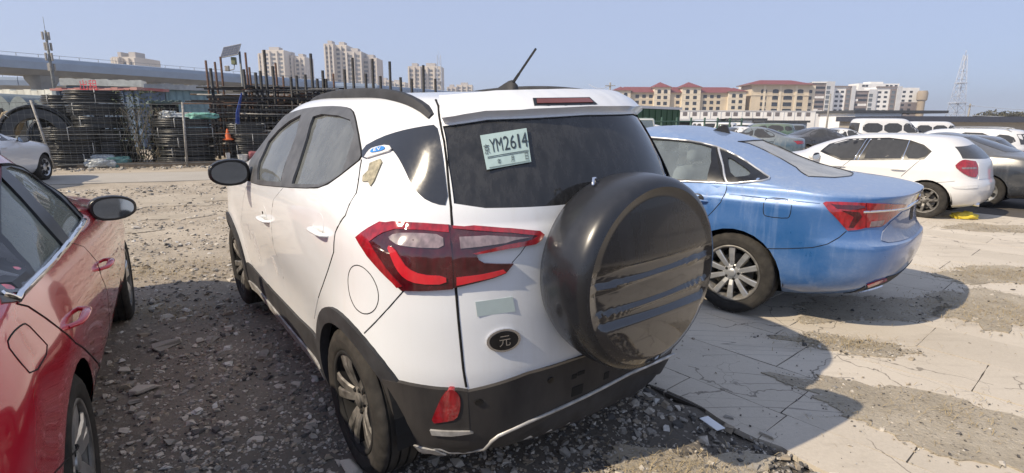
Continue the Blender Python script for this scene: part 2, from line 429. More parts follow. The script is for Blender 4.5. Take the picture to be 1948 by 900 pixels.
            bmesh.ops.bisect_plane(bm, geom=list(g), plane_co=co, plane_no=no, dist=1e-5)
        dl = [f for f in sel() if pip(f.calc_center_median()[ai], f.calc_center_median().z, poly)]
        bmesh.ops.delete(bm, geom=dl, context='FACES')
    def arch_holes(s, seg=28):
        for (ax, az, ar) in s.arches:
            poly = [(ax + ar * math.cos(t), az + ar * math.sin(t)) for t in np.linspace(0, 2 * math.pi, seg, endpoint=False)]
            s.hole(poly, 'y+', .45)
            for sg in (1, -1):
                bm = bmesh.new()
                prof = [(ax + (ar + .015) * math.cos(t), az + (ar + .015) * math.sin(t)) for t in np.linspace(-.12, math.pi + .12, 20)]
                for yy0, yy1 in ((.50, .86),):
                    a = [bm.verts.new((x, sg * yy0, z)) for x, z in prof]; b = [bm.verts.new((x, sg * yy1 * s.wellw, z)) for x, z in prof]
                    for i in range(len(prof) - 1): bm.faces.new((a[i], a[i + 1], b[i + 1], b[i]))
                    bm.faces.new(a)
                obj('wheel_well', bm, M['dark'], s.root)
    wellw = .97
    def finish(s, smooth=40): s.body = obj('body', s.bm, s.mat, s.root, smooth); return s.body
    def wheels(s, proto, xs, y, z, steer=None):
        first = True
        for x in xs:
            for sg in (1, -1):
                o = proto if (first and not proto.parent) else copy_tree(proto)
                o.parent = s.root; o.matrix_parent_inverse = Matrix()
                o.location = (x, sg * y, z); o.rotation_euler = (0, (RNG.random() * 6 if first is False else .35) * 1.0, 0 if sg > 0 else math.pi); first = False

def spoke_mesh(r0, r1, w0, w1, y0, y1, depth, twist=0.0, face=None):
    bm = bmesh.new(); rows = []
    for t in (0, .33, .7, 1.0):
        r = r0 + (r1 - r0) * t; w_ = w0 + (w1 - w0) * t; y = y0 + (y1 - y0) * t + .012 * math.sin(t * math.pi); a = twist * t
        cx, cz = r * math.sin(a), r * math.cos(a); ux, uz = math.cos(a), -math.sin(a)
        rows.append([bm.verts.new((cx + ux * k * w_ / 2, yy, cz + uz * k * w_ / 2)) for k, yy in ((-1, y - depth), (-1, y - .008), (-.7, y), (.7, y), (1, y - .008), (1, y - depth))])
    for a, b in zip(rows, rows[1:]):
        for j in range(5):
            f = bm.faces.new((a[j], a[j + 1], b[j + 1], b[j])); f.material_index = 1 if j in (0, 4) else 0
    bmesh.ops.recalc_face_normals(bm, faces=bm.faces[:])
    bm.normal_update()
    if sum(f.normal.y for f in bm.faces) < 0: bmesh.ops.reverse_faces(bm, faces=bm.faces[:])
    me = bpy.data.meshes.new('spoke'); bm.to_mesh(me); bm.free(); return me

RY = Matrix.Rotation(-math.pi / 2, 4, 'X')      # local Z axis -> +Y (outside of the wheel)
def make_wheel(r, rr, wd, spokes, mats, hero=True, lugs=True, w0=.05, w1=.045, pair=0.0, twist=0.0, inset=.02, nseg=64):
    """wheel (barrel) > tyre, spokes, centre_cap, brake_disc; outside face towards +Y"""
    face, side, barrel = mats
    h = wd / 2
    bm = bmesh.new()
    lathe(bm, [(rr - .035, -h * .8), (rr - .03, h * .2), (rr - .022, h * .72), (rr - .004, h * .84), (rr + .006, h * .90), (rr + .004, h * .96), (rr - .012, h * .94), (rr - .016, h * .80)], nseg, RY)
    me = bpy.data.meshes.new('wheel'); bm.to_mesh(me); bm.free()
    wh = bpy.data.objects.new('wheel', me); me.materials.append(barrel); COL.objects.link(wh)
    # tyre
    bm = bmesh.new(); t = .010 if hero else 0
    prof = [(rr - .002, -h * .85), (rr + .02, -h * .98), (rr + (r - rr) * .5, -h * 1.03), (r - .03, -h * 1.0), (r - .008, -h * .84)]
    if hero:
        for k in (-.62, -.2, .2, .62): prof += [(r, h * (k - .16)), (r, h * (k - .05)), (r - t, h * (k - .04)), (r - t, h * (k + .04)), (r, h * (k + .05))]
    prof += [(r, h * .74), (r - .008, h * .86), (r - .03, h * 1.0), (r - .036, h * 1.0), (rr + (r - rr) * .55, h * 1.04), (rr + (r - rr) * .5, h * 1.035), (rr + .022, h * 1.0), (rr + .012, h * .97), (rr + .004, h * .90)]
    n = 128 if hero else nseg
    lathe(bm, prof, n, RY)
    if hero:
        bm.verts.ensure_lookup_table()
        for v in bm.verts:
            rad = math.hypot(v.co.x, v.co.z); yy = abs(v.co.y)
            if rad > r - .033 and yy > h * .7:
                j = int((math.atan2(v.co.z, v.co.x) / (2 * math.pi) * n) + .5 + n)
                if j % 4 in (0,): v.co.x *= 1 - .014; v.co.z *= 1 - .014
    ty = obj('tyre', bm, M['tyre'], wh, 35)
    # spokes
    for k in range(spokes):
        for sg in ((-1, 1) if pair else (0,)):
            if k == 0 and sg <= 0: me = spoke_mesh(.045, rr - .012, w0, w1, h * .86 - inset, h * .88, .035, twist); me.materials.append(face); me.materials.append(side)
            o = bpy.data.objects.new('spoke', me); COL.objects.link(o); o.parent = wh
            o.rotation_euler = (0, 2 * math.pi * k / spokes + sg * pair, 0)
    bm = bmesh.new()
    lathe(bm, [(.075, h * .86 - inset - .03), (.072, h * .86 - inset - .002), (.055, h * .88 - inset + .004), (.034, h * .88 - inset + .005), (.033, h * .88 - inset + .012), (.026, h * .88 - inset + .016), (0, h * .88 - inset + .017)], 24, RY)
    if lugs:
        for k in range(5):
            a = 2 * math.pi * (k + .5) / 5
            lathe(bm, [(.012, h * .8 - inset), (.012, h * .9 - inset + .004), (.008, h * .9 - inset + .010), (0, h * .9 - inset + .010)], 6, Matrix.Translation((.052 * math.sin(a), 0, .052 * math.cos(a))) @ RY, 1)
    obj('centre_cap', bm, [face, M['dark']], wh, 30)
    bm = bmesh.new(); lathe(bm, [(.03, .0), (.145, 0.0), (.145, -.02), (.03, -.02)], 28, RY); lathe(bm, [(rr - .04, -h * .3), (.02, -h * .3)], 24, RY, 1)
    obj('brake_disc', bm, [M['alloyd'], M['dark']], wh, 30)
    return wh
# ------------------------------------------------------------ patches with holes, writing, handles, mirrors
def patch_h(s, name, poly, holes, axis, off, mat, parent=None, step=.05, thick=.006, mirror=False, smooth=25):
    for m_ in ((False, True) if mirror else (False,)):
        ax = axis; loops = [list(poly)] + [list(h) for h in holes]
        if m_:
            if axis[0] == 'y': ax = 'y-' if axis == 'y+' else 'y+'
            else: loops = [[(-a, b) for a, b in l] for l in loops]
        pts = []; edges = []
        for l in loops:
            q = [Vector(v) for v in resample(l + [l[0]], step)][:-1]; k = len(pts); edges += [(k + i, k + (i + 1) % len(q)) for i in range(len(q))]; pts += q
        nb0 = list(pts); xs = [p[0] for p in loops[0]]; ys = [p[1] for p in loops[0]]
        for x in np.arange(min(xs), max(xs), step):
            for y in np.arange(min(ys), max(ys), step):
                if pip(x, y, loops[0]) and not any(pip(x, y, h) for h in loops[1:]) and min((Vector((x, y)) - q_).length for q_ in nb0) > step * .35: pts.append(Vector((x, y)))
        v2, e2, f2, *_ = delaunay_2d_cdt(pts, edges, [], 1, 1e-5)
        bm = bmesh.new(); base = [s.surf(ax, v[0], v[1]) for v in v2]; vs = [bm.verts.new(h + nn * off) for h, nn in base]
        for f in f2:
            cx = sum(v2[i][0] for i in f) / len(f); cy = sum(v2[i][1] for i in f) / len(f)
            if pip(cx, cy, loops[0]) and not any(pip(cx, cy, h) for h in loops[1:]): bm.faces.new([vs[i] for i in f])
        bm.verts.index_update(); bm.normal_update(); d = s.dirv(ax)
        if sum(1 for f in bm.faces if f.normal.dot(d) < 0) > len(bm.faces) / 2: bmesh.ops.reverse_faces(bm, faces=bm.faces[:])
        low = {}
        for e in [e for e in bm.edges if len(e.link_faces) == 1]:
            a, b = e.verts
            for v in (a, b):
                if v not in low: h, nn = base[v.index]; low[v] = bm.verts.new(h - nn * thick)
            lf = e.link_loops[0]
            bm.faces.new((b, a, low[a], low[b]) if lf.vert == a else (a, b, low[b], low[a]))
        bmesh.ops.delete(bm, geom=[v for v in bm.verts if not v.link_faces], context='VERTS')
        o = obj(name, bm, mat, parent if parent is not None else s.root, smooth)
    return o
Car.patch_h = patch_h
def text_mesh(body, size=1.0, extrude=0.0):
    c = bpy.data.curves.new('lettering', 'FONT'); c.body = body; c.size = size; c.extrude = extrude; c.resolution_u = 3
    t = bpy.data.objects.new('lettering', c); COL.objects.link(t)
    bpy.context.view_layer.update()
    me = bpy.data.meshes.new_from_object(t.evaluated_get(bpy.context.evaluated_depsgraph_get()))
    bpy.data.objects.remove(t); bpy.data.curves.remove(c); return me
def write_quad(name, body, quad, mat, parent, box01, lift=.001):
    """lettering stretched into the rectangle box01=(u0,v0,u1,v1) of a flat quad given by its corners (bl, br, tr, tl)"""
    me = text_mesh(body); co = np.zeros(len(me.vertices) * 3); me.vertices.foreach_get('co', co); co = co.reshape(-1, 3)
    if len(co) == 0: return
    mn, mx = co.min(0), co.max(0); u0, v0, u1, v1 = box01; bl, br, tr, tl = [Vector(q) for q in quad]
    nn = (br - bl).cross(tl - bl).normalized()
    for v in me.vertices:
        a = u0 + (u1 - u0) * (v.co.x - mn[0]) / (mx[0] - mn[0] + 1e-9); b = v0 + (v1 - v0) * (v.co.y - mn[1]) / (mx[1] - mn[1] + 1e-9)
        v.co = (bl * (1 - a) + br * a) * (1 - b) + (tl * (1 - a) + tr * a) * b + nn * lift
    me.name = name; return link(name, me, mat, parent)
def quad_plate(name, quad, mat, parent, th=.002):
    bm = bmesh.new(); q = [Vector(c) for c in quad]; nn = (q[1] - q[0]).cross(q[3] - q[0]).normalized()
    a = [bm.verts.new(c) for c in q]; b = [bm.verts.new(c - nn * th) for c in q]
    bm.faces.new(a); bm.faces.new(b[::-1])
    for i in range(4): bm.faces.new((a[i], b[i], b[(i + 1) % 4], a[(i + 1) % 4]))
    return obj(name, bm, mat, parent)
def handle(car, x, z, sg, L, mat, parent, h=.018, stand=.035, drop=-.01):
    ax = 'y+' if sg > 0 else 'y-'; bm = bmesh.new(); pts = []
    for t in np.linspace(-1, 1, 11):
        p, nn = car.surf(ax, x + t * L / 2, z + drop * t * t); k = math.sqrt(max(0, 1 - abs(t) ** 3.2))
        pts.append(p + Vector((0, sg, 0)) * (stand * k - .004))
    tube(bm, pts, [h * (.75 + .25 * (1 - abs(t))) for t in np.linspace(-1, 1, 11)], 10, flat=.62)
    return obj('handle', bm, mat, parent, 60)
def ell(cx, cy, rx, ry, n=28, ph=0): return [(cx + rx * math.cos(2 * math.pi * i / n + ph), cy + ry * math.sin(2 * math.pi * i / n + ph)) for i in range(n)]
def wing_mirror(car, c, size, sg, shellmat, glassmat, foot, yaw=.2):
    """c: centre of the mirror head in car coordinates; it looks towards -x"""
    t = bmesh.new(); bmesh.ops.create_uvsphere(t, u_segments=24, v_segments=14, radius=1.0)
    sx, sy, sz = size
    for v in t.verts:
        x, y, z = v.co; k = 1 - .22 * max(0, y * sg) ; e = lambda q: math.copysign(abs(q) ** .72, q)
        v.co = Vector((max(x, -.30) * sx if x < 0 else x * sx, e(y) * sy, (e(z) * k) * sz))
    Mx = Matrix.Translation(c) @ Matrix.Rotation(-sg * yaw, 4, 'Z')
    bm = bmesh.new(); join(bm, t, Mx); t.free()
    for f in bm.faces: f.smooth = True
    h = obj('wing_mirror', bm, shellmat, car.root, 50)
    b2 = bmesh.new(); pts = [(.84 * sy * abs(math.cos(a)) ** .8 * math.copysign(1, math.cos(a)), .80 * sz * abs(math.sin(a)) ** .8 * math.copysign(1, math.sin(a)) * (1 - .2 * max(0, math.cos(a) * sg))) for a in np.linspace(0, 2 * math.pi, 28, endpoint=False)]
    vs = [b2.verts.new(Mx @ Vector((-.30 * sx - .004, y, z))) for y, z in pts]; b2.faces.new(vs)
    obj('mirror_glass', b2, glassmat, h)
    b3 = bmesh.new(); tube(b3, [Vector(c) + Vector((.02, -sg * sy * .7, -sz * .5)), Vector(foot)], [sz * .42, sz * .5], 10, flat=.6); obj('mirror_arm', b3, shellmat, h, 50)
    return h
def seats(car, rows, mat=None):
    for (x, ys, z0) in rows:
        for y in ys:
            bm = bmesh.new(); rbox(bm, (x + .22, y, z0), (.5, .48, .16), .05); rbox(bm, (x - .10, y, z0 + .36), (.14, .46, .66), .06, rot=Matrix.Rotation(R(-14), 3, 'Y')); rbox(bm, (x - .22, y, z0 + .80), (.10, .26, .18), .045, rot=Matrix.Rotation(R(-10), 3, 'Y'))
            obj('seat', bm, mat or M['seat'], car.root, 50)
# ============================================================ ground
def gz(x, y): return -.018 * min(max(x, 0.0), 70.0)
def Gs(px, py):
    p = G(px, py)
    for _ in range(6): p = G(px, py, gz(p.x, p.y))
    return p
TD = Vector((math.cos(R(-48)), math.sin(R(-48)))); ND = Vector((math.cos(R(42)), math.sin(R(42))))   # joint directions of the slabs
def on_slab(x, y): return ND.x * x + ND.y * y > 2.50 + .06 * math.sin(3.1 * (TD.x * x + TD.y * y)) and x > -.2 - .12 * (y - 3)
def ground_mat(name, stops, scale=.8, fine=30, rough=.95, bmp=.5, extra=None):
    m, n, o = new_mat(name); p = nd(n, 'ShaderNodeBsdfPrincipled', i={'Roughness': rough, 'Specular IOR Level': .25})
    a = noise(n, scale, 7, .62); b = noise(n, fine, 5, .7); f = mth(n, 'ADD', mth(n, 'MULTIPLY', a, .65), mth(n, 'MULTIPLY', b, .35))
    c = ramp(n, f, stops)
    if extra: c = extra(n, c)
    n.links.new(c, p.inputs['Base Color']); n.links.new(bump(n, mth(n, 'ADD', b, mth(n, 'MULTIPLY', a, .5)), bmp, .03), p.inputs['Normal']); n.links.new(p.outputs[0], o.inputs[0]); return m
def speckle(n, c):
    tc = nd(n, 'ShaderNodeTexCoord'); out = c
    for sc, th, col in ((17, .13, (.46, .41, .34)), (26, .15, (.40, .36, .31)), (34, .15, (.10, .09, .08))):
        v = nd(n, 'ShaderNodeTexVoronoi', i={'Scale': sc, 'Randomness': 1.0}); n.links.new(tc.outputs['Object'], v.inputs['Vector'])
        sel = mth(n, 'MULTIPLY', mth(n, 'LESS_THAN', v.outputs['Distance'], th * 1.6), mth(n, 'GREATER_THAN', noise(n, sc * .37, 2), .5)); out = mixc(n, mth(n, 'MULTIPLY', sel, .55), out, col)
    return out
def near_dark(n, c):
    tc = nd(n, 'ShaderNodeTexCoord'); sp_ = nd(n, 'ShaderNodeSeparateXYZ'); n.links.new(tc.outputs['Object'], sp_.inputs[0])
    # base colour darker near the cars, paler towards the fence, broken up by noise
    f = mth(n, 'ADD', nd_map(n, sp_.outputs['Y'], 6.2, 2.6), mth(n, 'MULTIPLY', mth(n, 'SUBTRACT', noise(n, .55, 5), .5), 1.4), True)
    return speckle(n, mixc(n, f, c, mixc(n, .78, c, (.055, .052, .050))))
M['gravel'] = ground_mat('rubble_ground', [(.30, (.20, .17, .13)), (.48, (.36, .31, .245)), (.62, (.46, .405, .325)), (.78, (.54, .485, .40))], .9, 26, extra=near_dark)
def cracks(n, c):
    tc = nd(n, 'ShaderNodeTexCoord'); nz = noise(n, 2.5, 3)
    v = nd(n, 'ShaderNodeTexVoronoi', feature='DISTANCE_TO_EDGE', i={'Scale': .9}); 
    ad = nd(n, 'ShaderNodeVectorMath', operation='ADD'); nzt = nd(n, 'ShaderNodeTexNoise', i={'Scale': 3.0, 'Detail': 4.0}); n.links.new(tc.outputs['Object'], nzt.inputs['Vector'])
    sc = nd(n, 'ShaderNodeVectorMath', operation='SCALE', i={3: .30}); n.links.new(nzt.outputs['Color'], sc.inputs[0]); n.links.new(tc.outputs['Object'], ad.inputs[0]); n.links.new(sc.outputs[0], ad.inputs[1]); n.links.new(ad.outputs[0], v.inputs['Vector'])
    e = mth(n, 'MULTIPLY', mth(n, 'LESS_THAN', v.outputs['Distance'], .0032), mth(n, 'GREATER_THAN', nz, .42)); c = mixc(n, mth(n, 'MULTIPLY', e, .75), c, (.14, .12, .10))
    v2 = nd(n, 'ShaderNodeTexVoronoi', feature='DISTANCE_TO_EDGE', i={'Scale': 3.1}); n.links.new(ad.outputs[0], v2.inputs['Vector'])
    e2 = mth(n, 'MULTIPLY', mth(n, 'LESS_THAN', v2.outputs['Distance'], .004), mth(n, 'GREATER_THAN', noise(n, 1.3, 2), .56)); c = mixc(n, mth(n, 'MULTIPLY', e2, .55), c, (.13, .115, .10))
    sm = ramp(n, noise(n, 1.1, 6, .6, stretch=(1.0, 5.0, 1)), [(.55, 0.0), (.8, .55)]); c = mixc(n, sm, c, (.24, .205, .165)); ln = mth(n, 'MULTIPLY', mth(n, 'LESS_THAN', mth(n, 'ABSOLUTE', mth(n, 'SUBTRACT', noise(n, 1.5, 1.5, .4, stretch=(.22, 3.2, 1)), .56)), .0035), mth(n, 'GREATER_THAN', noise(n, .8, 2), .5)); c = mixc(n, mth(n, 'MULTIPLY', ln, .6), c, (.13, .12, .11)); oi = nd(n, 'ShaderNodeObjectInfo'); return mixc(n, mth(n, 'MULTIPLY', oi.outputs['Random'], .28), c, (.30, .265, .21))
M['concrete'] = ground_mat('worn_concrete', [(.30, (.43, .385, .32)), (.5, (.54, .485, .405)), (.72, (.62, .565, .48))], .7, 60, .8, .12, cracks)
M['dirt'] = ground_mat('dry_dirt', [(.3, (.22, .19, .145)), (.5, (.37, .325, .255)), (.75, (.48, .43, .35))], 2.2, 45, .95, .6, speckle)
M['road'] = ground_mat('dusty_road', [(.3, (.30, .275, .24)), (.55, (.37, .345, .305)), (.8, (.43, .40, .36))], .35, 30, .9, .15)
M['worn'] = ground_mat('worn_patch', [(.3, (.27, .235, .185)), (.5, (.37, .325, .26)), (.75, (.45, .40, .33))], 1.8, 40, .9, .3)
M['joint'] = simple('joint_dirt', (.075, .065, .055), .95, scale=20)
# one sheet to the horizon, finer near the camera
def axis_pts(lo, hi, n0, n1, c0, c1):
    a = list(np.linspace(c0, c1, n0)); l = [c0 - (c0 - lo) * (i / n1) ** 2.6 for i in range(1, n1 + 1)][::-1]; r_ = [c1 + (hi - c1) * (i / n1) ** 2.6 for i in range(1, n1 + 1)]; return l + a + r_
gx, gy = axis_pts(-1600, 1600, 110, 22, -12, 12), axis_pts(-60, 3000, 95, 26, 0, 17)
from mathutils import noise as mnoise
def relief(x, y):
    near = max(0, 1 - max(abs(x) - 10, y - 15, -y, 0) / 4); return near * (.018 * mnoise.noise((x * 1.3, y * 1.3, 0)) + .012 * mnoise.noise((x * 3.3, y * 3.3, 5)))
bm = bmesh.new(); gv = []
for x in gx:
    row = []
    for y in gy:
        z = gz(x, y); near = max(0, 1 - max(abs(x) - 10, y - 15, -y, 0) / 4)
        z += relief(x, y) - (.05 if on_slab(x, y) and near > 0 else .006)
        row.append(bm.verts.new((x, y, z)))
    gv.append(row)
for a, b in zip(gv, gv[1:]):
    for j in range(len(gy) - 1): bm.faces.new((a[j], b[j], b[j + 1], a[j + 1]))
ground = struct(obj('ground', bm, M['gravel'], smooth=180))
# concrete lot: base sheet + separate slabs near the camera
def irregular(cx, cy, rx, ry, n=40, amp=.22, seed=0, rot=0):
    out = []
    for i in range(n):
        a = 2 * math.pi * i / n; k = 1 + amp * (mnoise.noise((math.cos(a) * 1.6 + seed, math.sin(a) * 1.6, seed)) * 1.6 + .6 * mnoise.noise((math.cos(a) * 5 + seed, math.sin(a) * 5, seed)) + .35 * mnoise.noise((math.cos(a) * 14 + seed, math.sin(a) * 14, seed)))
        x, y = rx * k * math.cos(a), ry * k * math.sin(a); out.append((cx + x * math.cos(rot) - y * math.sin(rot), cy + x * math.sin(rot) + y * math.cos(rot)))
    return out
def sheet(name, poly, lift, mat, parent=None, grid=.4, th=.03, follow=False):
    pts = [Vector(p) for p in poly]; nb = len(pts); xs = [p[0] for p in poly]; ys = [p[1] for p in poly]
    for x in np.arange(min(xs), max(xs), grid):
        for y in np.arange(min(ys), max(ys), grid):
            if pip(x, y, poly): pts.append(Vector((x, y)))
    v2, _, f2, *_ = delaunay_2d_cdt(pts, [(i, (i + 1) % nb) for i in range(nb)], [], 1, 1e-4)
    bm = bmesh.new(); vs = [bm.verts.new((v[0], v[1], gz(v[0], v[1]) + lift + (relief(v[0], v[1]) if follow else 0))) for v in v2]
    for f in f2:
        try: bm.faces.new([vs[i] for i in f])
        except ValueError: pass
    bm.normal_update()
    if sum(f.normal.z for f in bm.faces) < 0: bmesh.ops.reverse_faces(bm, faces=bm.faces[:])
    for e in [e for e in bm.edges if len(e.link_faces) == 1]:
        a, b = e.verts; lf = e.link_loops[0]; c, d = bm.verts.new(a.co - Vector((0, 0, th))), bm.verts.new(b.co - Vector((0, 0, th)))
        bm.faces.new((b, a, c, d) if lf.vert == a else (a, b, d, c))
    return obj(name, bm, mat, parent)
lot = struct(sheet('concrete_lot', [(-.1, 3.95), (.57, 3.21), (1.24, 2.46), (1.91, 1.72), (3.22, .23), (60, .2), (60, 70), (-9, 70), (-6, 35), (-1.5, 18), (-.4, 8)], -.004, M['joint'], None, 3.0, .02))
far_lot = struct(sheet('concrete_lot', [(14.5, .3), (60, .3), (60, 70), (-8.8, 70), (-5.8, 35), (-1.4, 18), (.5, 14.5), (14.5, 14.5)], .003, M['concrete'], None, 3.0, .01))
SW = .565; k_ = 0; slab_ct = 0
for i in range(-40, 60):
    u0 = i * SW + .02; v = -30.0 + RNG.random() * .8
    row_split = RNG.random()
    while v < 30:
        L = SW * (2 if RNG.random() < .55 else (1 if RNG.random() < .7 else 3)); v1 = v + L; u1 = u0 + SW
        c2 = ND * ((u0 + u1) / 2) + TD * ((v + v1) / 2); dist = c2.length
        if dist < 13.0 and c2.y > .7 and c2.x > -.2 and c2.x < 13.5 and c2.y < 14 and slab_ct < 298 and on_slab(c2.x, c2.y):
            g = .0058; crn = []
            for (a, b) in ((u0 + g, v + g), (u1 - g, v + g), (u1 - g, v1 - g), (u0 + g, v1 - g)):
                n_ = 1
                crn.append(ND * a + TD * b)
            # uneven edges
            poly = []
            for q in range(4):
                a, b = crn[q], crn[(q + 1) % 4]; m_ = max(2, int((b - a).length / .10))
                for t in range(m_):
                    p = a.lerp(b, t / m_); nrm = (b - a).normalized(); nrm = Vector((nrm.y, -nrm.x)); jj = .006 * mnoise.noise((p.x * 6, p.y * 6, q))
                    pp = p + nrm * (jj - .003)
                    if not on_slab(pp.x - .01, pp.y - .01):      # broken edge towards the rubble
                        pp = pp + ND * (2.52 + .06 * math.sin(3.1 * (TD.dot(pp))) + .05 * mnoise.noise((pp.x * 5, pp.y * 5, 2)) - ND.dot(pp)) if ND.dot(pp) < 2.56 else pp
                    poly.append((pp.x, pp.y))
            bm = bmesh.new(); th = .028; tilt = (RNG.random(3) - .5) * .004
            top = [bm.verts.new((x, y, gz(x, y) + .002 + tilt[0] + tilt[1] * (x - c2.x) + tilt[2] * (y - c2.y))) for x, y in poly]; bot = [bm.verts.new((vv.co.x, vv.co.y, vv.co.z - th)) for vv in top]
            bm.faces.new(top); n_ = len(top)
            for q in range(n_): bm.faces.new((top[(q + 1) % n_], top[q], bot[q], bot[(q + 1) % n_]))
            bm.normal_update()
            if bm.faces[:][0].normal.z < 0: bmesh.ops.reverse_faces(bm, faces=bm.faces[:])
            obj('concrete_slab', bm, M['concrete'], lot); slab_ct += 1
        v = v1
# road along the fence, worn pale patches in the rubble
F1, F2 = Vector((-13.53, 16.32)), Vector((-10.26, 17.42)); FD = (F2 - F1).normalized(); FN = Vector((FD.y, -FD.x))     # fence line, FN points to the camera
rp = [F1 + FD * a + FN * (2.0 + .25 * mnoise.noise((a * .6, 1, 0))) for a in np.arange(-22, 40, 1.0)] + [F1 + FD * a + FN * (4.6 + .5 * mnoise.noise((a * .7, 7, 0))) for a in np.arange(39, -23, -1.0)]
struct(sheet('road', [(p.x, p.y) for p in rp], .012, M['road'], None, 2.0, .03))
for s_, (px, py, rx, ry) in enumerate(((300, 385, 1.3, .6), (410, 375, .7, .4), (215, 398, .5, .3), (345, 412, .5, .25), (250, 440, .35, .16))):
    p = Gs(px, py); struct(sheet('worn_concrete', irregular(p.x, p.y, rx, ry, 90, .4, s_ * 3.7, .3), .004, M['worn'], None, .15, .03, True))
patches = [(1765, 800, .62, .30, -.75), (1600, 655, .42, .14, -.2), (1900, 590, .7, .45, .5), (1915, 525, .9, .35, .2), (1290, 905, .35, .2, .1), (1660, 590, .75, .30, .35), (1900, 435, .9, .35, 0)]
patch_pts = []
for s_, (px, py, rx, ry, ro) in enumerate(patches):
    p = Gs(px, py); pl = irregular(p.x, p.y, rx, ry, 120, .38, s_ * 5.3 + 1, ro); patch_pts.append(pl); struct(sheet('dirt_patch', pl, .009, M['dirt'], None, .25, .012))
# -------- chips, stones, straw
def blob(seed, flat=.5):
    rg = np.random.default_rng(seed); v = []
    for sx in (-1, 1):
        for sy in (-1, 1):
            for sz in (-1, 1): v.append((sx * (.5 + .28 * (rg.random() - .5) * 2) * (1 - .25 * (sz > 0)), sy * (.42 + .26 * (rg.random() - .5) * 2) * (1 - .25 * (sz > 0)), sz * flat * .5 * (1 + .4 * (rg.random() - .5))))
    return np.array(v)
QF = [(0, 1, 3, 2), (4, 6, 7, 5), (0, 4, 5, 1), (2, 3, 7, 6), (0, 2, 6, 4), (1, 5, 7, 3)]
SH = [blob(i, .28 + .3 * (i % 4) / 3) for i in range(12)]
M['chip'] = [simple('pale_chip', (.46, .42, .36), .9, scale=40), simple('grey_chip', (.27, .25, .22), .9, scale=40), simple('dark_chip', (.085, .08, .075), .9, scale=40), simple('tan_chip', (.30, .255, .195), .9, scale=40), simple('bright_chip', (.55, .53, .49), .85, scale=40)]
def chips(name, pts, sizes, probs, parent=None):
    V = []; F = []; MI = []
    for (x, y, z), s_ in zip(pts, sizes):
        b = SH[RNG.integers(12)]; a = RNG.random() * 6.283; t1, t2 = (RNG.random(2) - .5) * .7; ca, sa = math.cos(a), math.sin(a)
        q = np.stack([b[:, 0] * ca - b[:, 1] * sa, b[:, 0] * sa + b[:, 1] * ca, b[:, 2] + b[:, 0] * t1 + b[:, 1] * t2], 1) * s_ + (x, y, z + s_ * .12)
        k = len(V); V.extend(q.tolist()); F.extend([[k + i for i in f] for f in QF]); MI.extend([int(RNG.choice(5, p=probs))] * 6)
    me = bpy.data.meshes.new(name); me.from_pydata(V, [], F); me.polygons.foreach_set('material_index', MI); o = link(name, me, M['chip'], parent); o['kind'] = 'stuff'; return o
pts, sz = [], []
while len(pts) < 30000:
    d = 1.4 + 13.5 * RNG.random() ** 1.9; az = R(-46 + 62 * RNG.random()); x, y = d * math.sin(az), d * math.cos(az)
    if y < .8 or on_slab(x - .03, y - .03): continue
    cl = mnoise.noise((x * .9, y * .9, 9))
    if cl < -.15 and RNG.random() < .7: continue
    s_ = min(.045, .009 * math.exp(RNG.normal() * .55)) * (1 + d * .09); pts.append((x, y, gz(x, y) + .018 * mnoise.noise((x * 1.3, y * 1.3, 0)) + .012 * mnoise.noise((x * 3.3, y * 3.3, 5)) - .006)); sz.append(s_)
chips('gravel_chips', pts, sz, [.24, .32, .20, .20, .04])
pts, sz = [], []
for pl in patch_pts[:7]:
    xs = [p[0] for p in pl]; ys = [p[1] for p in pl]; k = 0
    for _ in range(4000):
        x, y = RNG.uniform(min(xs), max(xs)), RNG.uniform(min(ys), max(ys))
        if pip(x, y, pl): pts.append((x, y, gz(x, y) + .009)); sz.append(min(.035, .006 * math.exp(RNG.normal() * .6))); k += 1
        if k > 380: break
for pl in patch_pts:
    cx_, cy_ = sum(p[0] for p in pl) / len(pl), sum(p[1] for p in pl) / len(pl)
    for _ in range(420):
        q = pl[RNG.integers(len(pl))]; k = 1 + RNG.normal() * .13; x, y = cx_ + (q[0] - cx_) * k + RNG.normal() * .02, cy_ + (q[1] - cy_) * k + RNG.normal() * .02
        pts.append((x, y, gz(x, y) + .006)); sz.append(min(.03, .006 * math.exp(RNG.normal() * .6)))
for _ in range(900):
    d = 2 + 9 * RNG.random() ** 1.5; az = R(10 + 34 * RNG.random()); x, y = d * math.sin(az), d * math.cos(az)
    pts.append((x, y, gz(x, y) + .006)); sz.append(min(.02, .004 * math.exp(RNG.normal() * .6)))
for _ in range(2600):      # broken edge of the slabs
    v = RNG.uniform(-6, 1.5); u = 2.50 - abs(RNG.normal()) * .22; p = ND * u + TD * v
    if p.y > 1: pts.append((p.x, p.y, gz(p.x, p.y) - .004)); sz.append(min(.06, .014 * math.exp(RNG.normal() * .6)))
chips('loose_grit', pts, sz, [.25, .3, .2, .22, .03])
stone_me = []
for i in range(8):
    b = blob(50 + i, .22 + .05 * (i % 4)); bm = bmesh.new(); vs = [bm.verts.new(p) for p in b]
    for f in QF: bm.faces.new([vs[j] for j in f])
    bmesh.ops.bevel(bm, geom=bm.edges[:], offset=.05, segments=1, affect='EDGES'); bmesh.ops.recalc_face_normals(bm, faces=bm.faces[:])
    me = bpy.data.meshes.new('stone'); bm.to_mesh(me); bm.free(); me.materials.append(M['chip'][(0, 1, 0, 3, 1, 4, 0, 1)[i]]); stone_me.append(me)
cnt = 0
